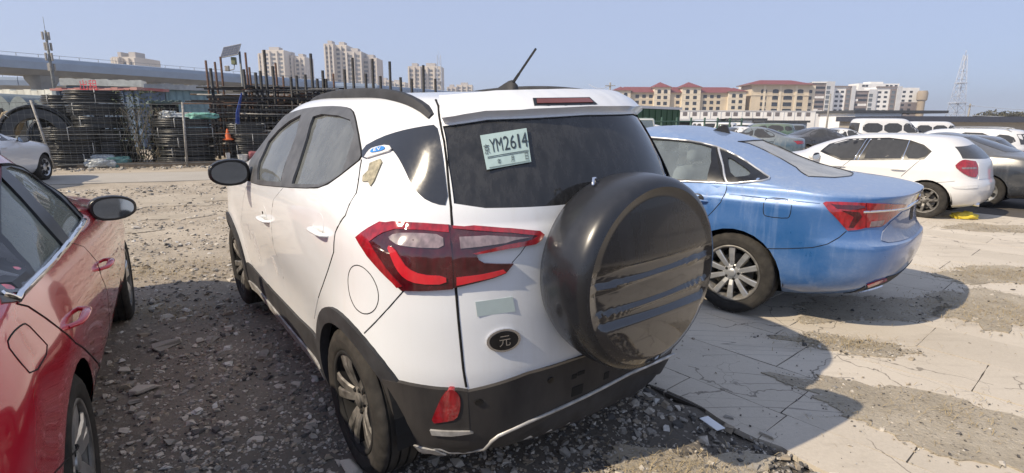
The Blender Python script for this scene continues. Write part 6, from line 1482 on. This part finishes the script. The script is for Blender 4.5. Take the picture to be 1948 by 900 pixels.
Rd.patch_h('window_frame', outer, [rgf, rgr], 'y-', .005, M['trim'], mirror=True, step=.04)
for g in (rgf, rgr): Rd.patch('window', g, 'y-', -.006, M['glass_red'], mirror=True, step=.08, thick=.01)
Rd.patch('quarter_glass', rgq, 'y-', .005, M['glass_tint'], mirror=True, step=.06)
Rd.patch('rear_window', rw, 'x-', -.003, M['glass_tint'], step=.08); Rd.patch('windscreen', rws, 'x+', -.004, M['glass_red'], step=.08)
Rd.line('chrome_trim', Rd.side(z5r((535, 430), (440, 563), (330, 690), (215, 808), (130, 895))) + Rd.side([(32, 570), (3, 560)]), 'y-', .014, M['chrome'], mirror=True)
Rd.line('window_seal', Rd.side(z5r((2, 84), (60, 80), (135, 100), (225, 148), (335, 228), (435, 318), (520, 412))), 'y-', .010, M['gap'], mirror=True)
rs = Rd.side(z6((85, 47), (140, 60), (230, 120), (310, 182), (380, 245), (450, 300), (500, 370), (520, 440)))
fs = Rd.side(z5r((455, 575), (530, 600), (610, 690), (640, 790), (680, 895)))
xs_, zs_ = rs[-1]; xf_, zf_ = fs[-1]
Rd.patch('door', rs + [(xs_ + .06, .30), (xf_, .29)] + fs[::-1] + Rd.side(z5r((440, 566), (330, 692), (215, 810), (150, 875))), 'y-', .002, M['red'], mirror=True, step=.06)
Rd.patch('door', fs + [(xf_, .29), (1.98, .29), (2.12, .55), (2.10, .93), (1.7, .98)], 'y-', .002, M['red'], mirror=True, step=.07)
Rd.line('panel_gap', rs + [(xs_ + .06, .30)], 'y-', .004, M['gap'], mirror=True, sink=.001); Rd.line('panel_gap', fs + [(xf_, .29)], 'y-', .004, M['gap'], mirror=True, sink=.001)
for px in ((137, 596), (193, 497)):
    hx, hz = Rd.side([px])[0]
    for sg in (-1, 1):
        handle(Rd, hx, hz - .006, sg, .22, M['red'], Rd.root, h=.018, stand=.042)
Rd.line('fuel_flap', smoothpoly(Rd.side(z6((30, 250), (60, 195), (110, 152), (135, 147), (190, 205), (252, 272), (165, 417), (90, 330))), 1), 'y-', .003, M['gap'], mirror=True, closed=True, sink=.001)
Rd.line('panel_gap', Rd.side(z6((425, 718), (400, 765), (330, 835), (275, 897))), 'y-', .003, M['gap'], mirror=True)
wing_mirror(Rd, (1.60, -.93, 1.005), (.10, .115, .072), -1, M['trim'], M['mirror'], (1.74, -.80, .98), yaw=.25); wing_mirror(Rd, (1.60, .93, 1.005), (.10, .115, .072), 1, M['trim'], M['mirror'], (1.74, .80, .98), yaw=.25)
seats(Rd, [(1.40, (.38, -.38), .48), (.42, (.42, 0, -.42), .50)], simple('beige_seat_cover', (.26, .25, .22), .9))
bm = bmesh.new(); lathe(bm, [(.17, 0), (.185, .012), (.17, .024), (.155, .012)], 32, Matrix.Translation((1.80, .38, .93)) @ Matrix.Rotation(R(-62), 4, 'Y'), close=True); box(bm, (1.81, .38, .93), (.03, .30, .05)); obj('steering_wheel', bm, M['trim'], Rd.root, 50)
bm = bmesh.new(); rbox(bm, (2.0, 0, .90), (.5, 1.3, .2), .06); obj('dashboard', bm, M['seat'], Rd.root, 50)
# ============================================================ white hatchback
wheel_h = make_wheel(.315, .21, .20, 7, (M['alloyd'], M['alloyd'], M['alloyd']), w0=.04, w1=.05)
hatL = [(.20, -.50, 3.2, .70), (.26, -.66, 3.3, .77), (.36, -.73, 3.36, .83), (.50, -.765, 3.40, .862), (.62, -.755, 3.40, .870), (.70, -.715, 3.38, .870), (.82, -.69, 3.30, .872),
        (.90, -.675, 3.12, .862), (.96, -.66, 2.85, .85), (1.01, -.635, 2.50, .832), (1.05, -.605, 2.30, .81), (1.15, -.52, 2.10, .745), (1.25, -.40, 1.85, .68), (1.33, -.30, 1.58, .62), (1.375, -.20, 1.38, .56), (1.405, .05, 1.18, .46), (1.42, .4, .95, .28), (1.425, .6, .75, .06)]
hatL = [l + (.55, 2.9, .9, 2.6) for l in hatL]
hatch = Car('parked_hatchback', 'pearl white hatchback with tinted windows behind the blue saloon', 'car', 'cars parked on the lot', (7.674, 9.921, -.145), R(129.5), hatL, M['silver'],
            arches=((-.05, .315, .355), (2.66, .315, .355)), nz=70, NR=20, NS=44, NF=12, flare=.012, bow=.05)
hatch.arch_holes(); hatch.wheels(wheel_h, (-.05, 2.66), .76, .315)
# ------------------------------------------------------------ white hatchback: glass, lamps
Hh = hatch
zh = lambda *a: [(1500 + .4 * u, 70 + .4 * v) for u, v in a]
zk = lambda *a: [(1640 + .2556 * u, 190 + .2556 * v) for u, v in a]
wf = Hh.side(zh((165, 540), (205, 513), (285, 492), (368, 489), (312, 578), (250, 579)))
wr = Hh.side(zh((398, 489), (480, 488), (568, 498), (534, 579), (360, 579)))
wq = smoothpoly(Hh.side(zh((584, 502), (640, 520), (672, 545), (640, 579), (548, 579))), 1)
wo_ = (Hh.side(zh((150, 545), (195, 510), (280, 486), (370, 482), (480, 480), (580, 492), (645, 514), (682, 545), (645, 585), (450, 587), (250, 587))))
Hh.finish(40)
Hh.patch('window_frame', wo_, 'y+', .003, M['trim'], mirror=True, step=.06)
for g in (wf, wr): Hh.patch('window', g, 'y+', .006, M['glass_tint'], mirror=True, step=.08)
Hh.patch('quarter_glass', wq, 'y+', .006, M['glass_tint'], mirror=True, step=.08)
for a in (((376, 484), (312, 586)), ((393, 484), (330, 586)), ((577, 493), (541, 586))): Hh.line('pillar_trim', Hh.side(zh(*a)), 'y+', .008, M['chrome'], mirror=True)
rwl = Hh.rear(zk((690, 350), (748, 438))); 
Hh.patch('rear_window', [(rwl[0][0], rwl[0][1]), (rwl[1][0] , rwl[1][1]), (0, rwl[1][1] - .015), (-rwl[1][0], rwl[1][1]), (-rwl[0][0], rwl[0][1]), (0, rwl[0][1] + .03)], 'x-', .004, M['glass_tint'], step=.05)
tl = Hh.patch('tail_lamp', smoothpoly(diag(Hh, zk((685, 495), (715, 465), (750, 447), (800, 453), (852, 461), (856, 578), (800, 575), (735, 540))), 1), 'd+', .014, M['lensred'], mirror=True, step=.035)
Hh.patch('clear_lens', diag(Hh, zk((738, 504), (845, 502), (846, 515), (740, 516))), 'd+', .017, M['lensclear'], tl, mirror=True, step=.04)
Hh.line('panel_gap', Hh.side(zk((440, 440), (370, 500), (290, 570))), 'y+', .004, M['gap'], mirror=True)
Hh.line('panel_gap', Hh.side(zk((35, 300), (0, 390))) + [(1.35, .75), (1.33, .35)], 'y+', .004, M['gap'], mirror=True)
Hh.line('panel_gap', Hh.side(zk((545, 615), (620, 612), (690, 605))), 'y+', .003, M['gap'], mirror=True)
pr = Hh.rear(zk((862, 472), (866, 590))); 
Hh.patch('boot_panel', [(pr[0][0], pr[0][1]), (pr[1][0], pr[1][1]), (-pr[1][0], pr[1][1]), (-pr[0][0], pr[0][1])], 'x-', .008, M['silver'], step=.06)
Hh.patch('bumper_ledge', diag(Hh, zk((665, 645), (760, 640), (856, 630), (856, 655), (760, 662), (690, 660))), 'd+', .012, M['silver'], mirror=True, step=.05)
hx, hz = Hh.side([(1709, 322)])[0]
for sg in (1, -1):
    for dx in (0, .95): handle(Hh, hx + dx, hz, sg, .22, M['silver'], Hh.root, h=.016, stand=.035)
    wing_mirror(Hh, (1.75, sg * .98, .98), (.10, .12, .075), sg, M['silver'], M['mirror'], (1.8, sg * .8, .95))
p = Hh.hit(1857, 389); bm = bmesh.new(); lathe(bm, [(.028, -.1), (.036, 0), (.034, .06), (.028, .065), (.026, -.02)], 20, Matrix.Translation((p.x + .02, p.y, p.z + .0)) @ Matrix.Rotation(-math.pi / 2, 4, 'Y')); obj('exhaust_pipe', bm, M['chrome'], Hh.root, 50)
# ============================================================ the other parked cars
def plain_wheel(r=.32, rr=.21):
    bm = bmesh.new(); lathe(bm, [(rr, .10), (rr + .05, .108), (r - .03, .10), (r, .075), (r, -.09), (rr, -.10)], 28, RY, 0); lathe(bm, [(rr, .10), (rr - .02, .07), (.08, .085), (.05, .10), (0, .10)], 28, RY, 1)
    for k in range(7):
        a = 2 * math.pi * k / 7; x, z = math.cos(a), math.sin(a); t = bmesh.new(); box(t, (0, 0, 0), (.085, .012, .07)); join(bm, t, Matrix.Translation((x * .135, .088, z * .135)) @ Matrix.Rotation(-a, 4, 'Y'), 2); t.free()
    me = bpy.data.meshes.new('wheel'); bm.to_mesh(me); bm.free()
    for m_ in (M['tyre'], M['alloy'], M['dark']): me.materials.append(m_)
    return me
WME = plain_wheel()
KL = {}
KL['sedan'] = [(l[:4] + ((.62, 2.8, 1.0, 2.6) if l[0] < 1.04 else (.75, 2.7, .9, 2.6))) for l in redL]
KL['hatch'] = hatL
KL['suv'] = [(z * 1.02 if z > 1 else z, xr * 1.0, xf, w_ * 1.04) + e for (z, xr, xf, w_, *r_) in suvL for e in [tuple(r_)]]
KL['van'] = [(.25, -1.0, 3.3, .76) , (.32, -1.08, 3.38, .83), (.5, -1.12, 3.42, .86), (.8, -1.13, 3.42, .87), (1.0, -1.13, 3.36, .87), (1.1, -1.12, 3.22, .865), (1.2, -1.11, 3.05, .855), (1.5, -1.08, 2.72, .82), (1.8, -1.04, 2.42, .77), (1.98, -.98, 2.2, .71), (2.06, -.9, 2.05, .62), (2.10, -.7, 1.8, .4), (2.11, -.3, 1.2, .08)]
KL['van'] = [l + (.4, 3.4, .9, 2.6) for l in KL['van']]
WN = {'sedan': ([[(1.0, 1.0), (2.0, 1.0), (1.72, 1.17), (1.35, 1.33), (1.0, 1.37)], [(.15, 1.0), (.95, 1.0), (.95, 1.37), (.6, 1.35), (.15, 1.15)]], (1.06, 1.38, .55, .46), (1.09, 1.36, .55, .46)),
      'hatch': ([[(1.0, .98), (1.95, .98), (1.72, 1.14), (1.38, 1.28), (1.0, 1.33)], [(-.05, 1.0), (.95, .98), (.95, 1.33), (.35, 1.31)]], (1.04, 1.34, .55, .46), (1.0, 1.30, .52, .44)),
      'suv': ([[(1.0, 1.14), (2.0, 1.12), (1.72, 1.32), (1.4, 1.48), (1.0, 1.53)], [(.1, 1.18), (.95, 1.14), (.95, 1.54), (.15, 1.52)], [(-.42, 1.26), (.03, 1.2), (.06, 1.50), (-.3, 1.46)]], (1.22, 1.53, .58, .48), (1.22, 1.50, .56, .50)),
      'van': ([[(1.65, 1.2), (2.75, 1.2), (2.45, 1.55), (2.2, 1.78), (1.65, 1.8)], [(.45, 1.2), (1.55, 1.2), (1.55, 1.8), (.45, 1.8)], [(-.85, 1.2), (.35, 1.2), (.35, 1.8), (-.85, 1.8)]], (1.25, 1.8, .68, .60), (1.2, 1.8, .66, .6))}
WBS = {'sedan': 2.70, 'hatch': 2.66, 'suv': 2.6, 'van': 2.55}
def gen_car(kind, mat, name, label, loc, rz, gmat=None, rails=False, nz=40):
    wbv = WBS[kind]; gmat = gmat or M['glass_tint']
    c = Car(name, label, 'van' if kind == 'van' else ('suv' if kind == 'suv' else 'car'), 'cars parked on the lot', loc, rz, KL[kind], mat, arches=((0, .32, .36), (wbv, .32, .36)), nz=nz, NR=14, NS=30, NF=10, flare=.012, bow=.05)
    c.arch_holes(20); c.finish(40); sides, ws, rw_ = WN[kind]
    for poly in sides: c.patch('window', smoothpoly(poly, 1), 'y+', .006, gmat, mirror=True, step=.14)
    c.patch('windscreen', [(-ws[2], ws[0]), (ws[2], ws[0]), (ws[3], ws[1]), (0, ws[1] + .02), (-ws[3], ws[1])], 'x+', .006, gmat, step=.12); c.patch('rear_window', [(-rw_[2], rw_[0]), (rw_[2], rw_[0]), (rw_[3], rw_[1]), (0, rw_[1] + .02), (-rw_[3], rw_[1])], 'x-', .006, gmat, step=.12)
    zl = {'sedan': .84, 'hatch': .82, 'suv': 1.0, 'van': 1.0}[kind]
    c.patch('tail_lamp', [(.5, zl - .06), (.80, zl - .08), (.82, zl + .06), (.5, zl + .05)], 'x-', .008, M['lensred'], mirror=True, step=.08); c.patch('headlamp', [(.42, .66), (.78, .70), (.80, .80), (.46, .74)], 'x+', .008, M['lensclear'], mirror=True, step=.08)
    c.line('panel_gap', [(.98, zl + .12), (.98, .30)], 'y+', .006, M['gap'], mirror=True); c.line('panel_gap', [(.1, zl + .14), (.2, .75), (.45, .45), (.5, .30)], 'y+', .006, M['gap'], mirror=True)
    for sg in (1, -1):
        for hx in (.25, 1.15): handle(c, hx, zl + .02, sg, .2, mat, c.root, h=.016, stand=.03)
        zz = {'sedan': 1.02, 'hatch': 1.0, 'suv': 1.18, 'van': 1.28}[kind]; xm = {'van': 2.6}.get(kind, 1.75)
        wing_mirror(c, (xm, sg * .98, zz), (.09, .11, .075), sg, M['trim'], M['mirror'], (xm + .08, sg * .8, zz - .03))
        for x in (0, wbv):
            o = bpy.data.objects.new('wheel', WME); COL.objects.link(o); o.parent = c.root; o.location = (x, sg * .76, .32); o.rotation_euler = (0, RNG.random() * 6, 0 if sg > 0 else math.pi)
        if rails:
            bm = bmesh.new(); pts = []
            for t in np.linspace(0, 1, 12):
                x = 1.15 - 1.4 * t; h = c.bvh.ray_cast(Vector((x, sg * .52, 4)), Vector((0, 0, -1)))[0]; pts.append((x, sg * .52, h.z + (.045 if 0 < t < 1 else -.01)))
            tube(bm, pts, .018, 6); obj('roof_rail', bm, M['alloy'], c.root, 60)
    return c
def recolour(root, src, mat):
    for ch in [root] + list(root.children_recursive):
        for s_ in getattr(ch, 'material_slots', []):
            if s_.material == src: s_.link = 'OBJECT'; s_.material = mat
def clone(proto, label, px, Y, rz, mat=None, dz=0.0, sc=1.0):
    c = copy_tree(proto.root); x = at(px, 240, Y).x; c.location = (x, Y, gz(x, Y) + dz); c.rotation_euler = (0, 0, rz); c['label'] = label
    if sc != 1: c.scale = (sc,) * 3
    if mat is not None: recolour(c, proto.mat, mat)
    return c
def placed(px, Y): x = at(px, 240, Y).x; return (x, Y, gz(x, Y))
M['farwhite'] = paint('plain_white_paint', (.66, .66, .66), dust=.1, rough=.25, streak=.1); M['fargreen'] = paint('dark_green_paint', (.03, .09, .06), dust=.2, rough=.25); M['farteal'] = paint('blue_grey_paint', (.04, .08, .12), dust=.2, rough=.25); M['fargrey'] = paint('mid_grey_paint', (.22, .23, .24), dust=.2, rough=.25)
# close pair at the right edge
dg = gen_car('sedan', M['darkgrey'], 'parked_saloon', 'dark grey saloon, cut off by the right edge just past the white hatchback', (10.0, 11.4, -.18), R(130), nz=56)
c_ = gen_car('suv', M['farwhite'], 'parked_suv', 'white suv with silver roof rails behind the dark cars on the right', (14.3, 16.3, -.35), R(130), rails=True, nz=48)
kw = gen_car('hatch', M['black'], 'parked_estate', 'black hatchback between the dark grey saloon and the white suv', (11.7, 13.8, -.24), R(130), nz=48)
bs_ = gen_car('sedan', M['black'], 'parked_saloon', 'black saloon facing right, seen over the boot of the blue saloon', placed(1520, 27), R(2), nz=40)
ws_ = gen_car('sedan', M['silver'], 'parked_saloon', 'white saloon at the left edge, its front wing beside the wire fence', (-11.47, 10.58, 0.0), R(105), nz=56)
wv = gen_car('van', M['farwhite'], 'parked_van', 'white van with dark side windows, nearer of the two vans', placed(1655, 37), R(-4), nz=40)
clone(wv, 'white van, farther of the two and partly hidden by the nearer van', 1752, 46, R(-2))
clone(bs_, 'dark grey saloon behind the black saloon facing right', 1570, 31, R(12), M['darkgrey'])
clone(ws_, 'white saloon whose roof shows between the black saloon and the white van', 1632, 29, R(182), M['farwhite'])
gs = gen_car('suv', M['fargreen'], 'parked_suv', 'dark green suv left of the black saloon', placed(1490, 33), R(165), nz=36)
clone(gs, 'white suv with a dark rear window in the row before the canopy', 1414, 42, R(60), M['farwhite'])
clone(gs, 'grey suv beside the white one in the row before the canopy', 1442, 43, R(55), M['fargrey'])
clone(gs, 'white suv at the left of the row before the canopy', 1378, 41, R(62), M['farwhite'])
clone(bs_, 'white saloon nearest the blue roof, pillars showing', 1446, 25, R(185), M['farwhite'])
clone(bs_, 'blue-grey saloon right of the white one behind the blue roof', 1486, 24, R(150), M['farteal'])
clone(bs_, 'white saloon behind the roof of the blue saloon, before the green truck', 1278, 27, R(170), M['farwhite'])
clone(bs_, 'dark green saloon between the green truck cab and the white saloon', 1244, 29, R(120), M['fargreen'])
clone(gs, 'teal suv parked far back by the site cabins', 1512, 40, R(80), M['farteal'])
clone(wv, 'small white van in front of the cabin row', 1345, 42, R(90), None, 0, .85)
# green truck: cargo body, cab, signboard
M['truckgreen'] = simple('dark_green_tarpaulin', (.020, .075, .030), .7, var=.25, scale=1.2, stretch=(4, 1, .4)); M['cabgreen'] = paint('pale_green_paint', (.25, .34, .28), dust=.25, rough=.4)
TY = 34.0; a, b = at(1203, 240, TY), at(1293, 240, TY + 5); zt = at(1215, 205, TY).z; g_ = gz(a.x, TY); d = b - a; d.z = 0; L = d.length; tr = thing('cargo_truck', 'green tarpaulin-covered cargo truck seen over the roof of the blue saloon', 'truck', (a.x, TY, g_), math.atan2(d.y, d.x)); Z = zt - g_
bm = bmesh.new(); box(bm, (L / 2, 1.2, (Z + .9) / 2), (L, 2.4, Z - .9)); bmesh.ops.bevel(bm, geom=bm.edges[:], offset=.06, segments=2, affect='EDGES'); obj('cargo_cover', bm, M['truckgreen'], tr)
pbox('cover_rail', tr, -.1, L + .1, -.06, 2.46, Z - .02, Z + .14, M['greyr']); pbox('chassis', tr, -1.8, L, .3, 2.1, .5, .88, M['dark'])
for k in range(8): pbox('cover_rib', tr, L * (k + .5) / 8 - .03, L * (k + .5) / 8 + .03, -.05, -.002, .95, Z - .05, M['truckgreen'])
for x in (.8, L - 1.6, L - .6):
    for y in (.15, 2.25):
        o = bpy.data.objects.new('wheel', WME); COL.objects.link(o); o.parent = tr; o.location = (x, y, .46); o.scale = (1.45, 1.2, 1.45); o.rotation_euler = (0, 0, math.pi if y < 1 else 0)
cb = thing('light_truck', 'pale green truck cab with a wide windscreen, between the white SUV and the green truck', 'truck', placed(1207, 24), R(-75)); 
bm = bmesh.new(); rbox(bm, (0, 0, 1.25), (1.5, 1.75, 1.7), .12, 3); cb.scale = (.86, .86, .80)
for v in bm.verts:
    if v.co.z > 1.3: v.co.x -= max(0, v.co.x) * (v.co.z - 1.3) * .55
obj('cab', bm, M['cabgreen'], cb, 40)
bm = bmesh.new(); vs = [bm.verts.new(p) for p in ((.755 - .05, -.72, 1.36), (.755 - .05, .72, 1.36), (.50, .66, 1.98), (.50, -.66, 1.98))]; bm.faces.new(vs); f2 = bmesh.ops.extrude_face_region(bm, geom=bm.faces[:]); bmesh.ops.translate(bm, vec=(.03, 0, .012), verts=[v for v in f2['geom'] if isinstance(v, bmesh.types.BMVert)]); obj('windscreen', bm, M['glass_blue'], cb)
bm = bmesh.new(); tube(bm, [(.75, -.76, 1.33), (.53, -.70, 2.02), (.53, .70, 2.02), (.75, .76, 1.33)], .035, 6); obj('screen_frame', bm, M['farwhite'], cb)
bm = bmesh.new(); rbox(bm, (-2.0, 0, 1.35), (2.4, 1.8, 1.5), .05); obj('load_bed', bm, M['fargreen'], cb)
for x in (.1, -2.4):
    for y in (-.75, .75):
        o = bpy.data.objects.new('wheel', WME); COL.objects.link(o); o.parent = cb; o.location = (x, y, .36); o.scale = (1.1, 1, 1.1); o.rotation_euler = (0, 0, math.pi if y < 0 else 0)
p, q = at(1186, 215, 32), at(1198, 200, 32); o = thing('signboard', 'red and yellow signboard in a white frame beside the green truck', 'sign', (p.x, 32, gz(p.x, 32))); zt_ = q.z - gz(p.x, 32); w_ = q.x - p.x
pbox('frame', o, 0, w_, 0, .08, zt_ - .95, zt_ + .12, M['whiter']); pbox('panel', o, .05, w_ - .05, -.02, -.001, zt_ - .9, zt_ + .06, simple('dark_red_print', (.22, .04, .04), .6, var=.3, scale=8)); pbox('print', o, w_ * .45, w_ * .8, -.03, -.021, zt_ - .55, zt_ - .05, simple('yellow_print', (.55, .40, .05), .6, var=.4, scale=14))
for x in (.08, w_ - .08): bm = bmesh.new(); tube(bm, [(x, .1, 0), (x, .1, zt_)], .03, 6); obj('post', bm, M['post'], o)
# low green fence in front of the far row
a, b = at(1228, 240, 26), at(1410, 240, 31); o = thing('steel_fence', 'low dark green post and rail fence before the far row of cars', 'fence', (a.x, 26, gz(a.x, 26)), math.atan2(b.y - a.y, b.x - a.x)); L = math.hypot(b.x - a.x, b.y - a.y); M['fencegreen'] = simple('dark_green_steel', (.03, .075, .055), .6)
for k in range(8): bm = bmesh.new(); tube(bm, [(L * k / 7, 0, 0), (L * k / 7, 0, 1.75)], .05, 6); obj('post', bm, M['fencegreen'], o)
for z in (.9, 1.55): bm = bmesh.new(); tube(bm, [(0, -.05, z), (L, -.05, z)], .03, 6); obj('rail', bm, M['fencegreen'], o)
# ============================================================ thin haze round the whole place
bm = bmesh.new(); box(bm, (0, 1510, 40), (3400, 3200, 85)); hzb = obj('haze', bm); struct(hzb, 'stuff')
m, n, o = new_mat('haze_air'); pv = nd(n, 'ShaderNodeVolumePrincipled', i={'Color': (.86, .91, 1, 1), 'Density': .0005, 'Anisotropy': .3}); n.links.new(pv.outputs[0], o.inputs['Volume']); hzb.data.materials.append(m)
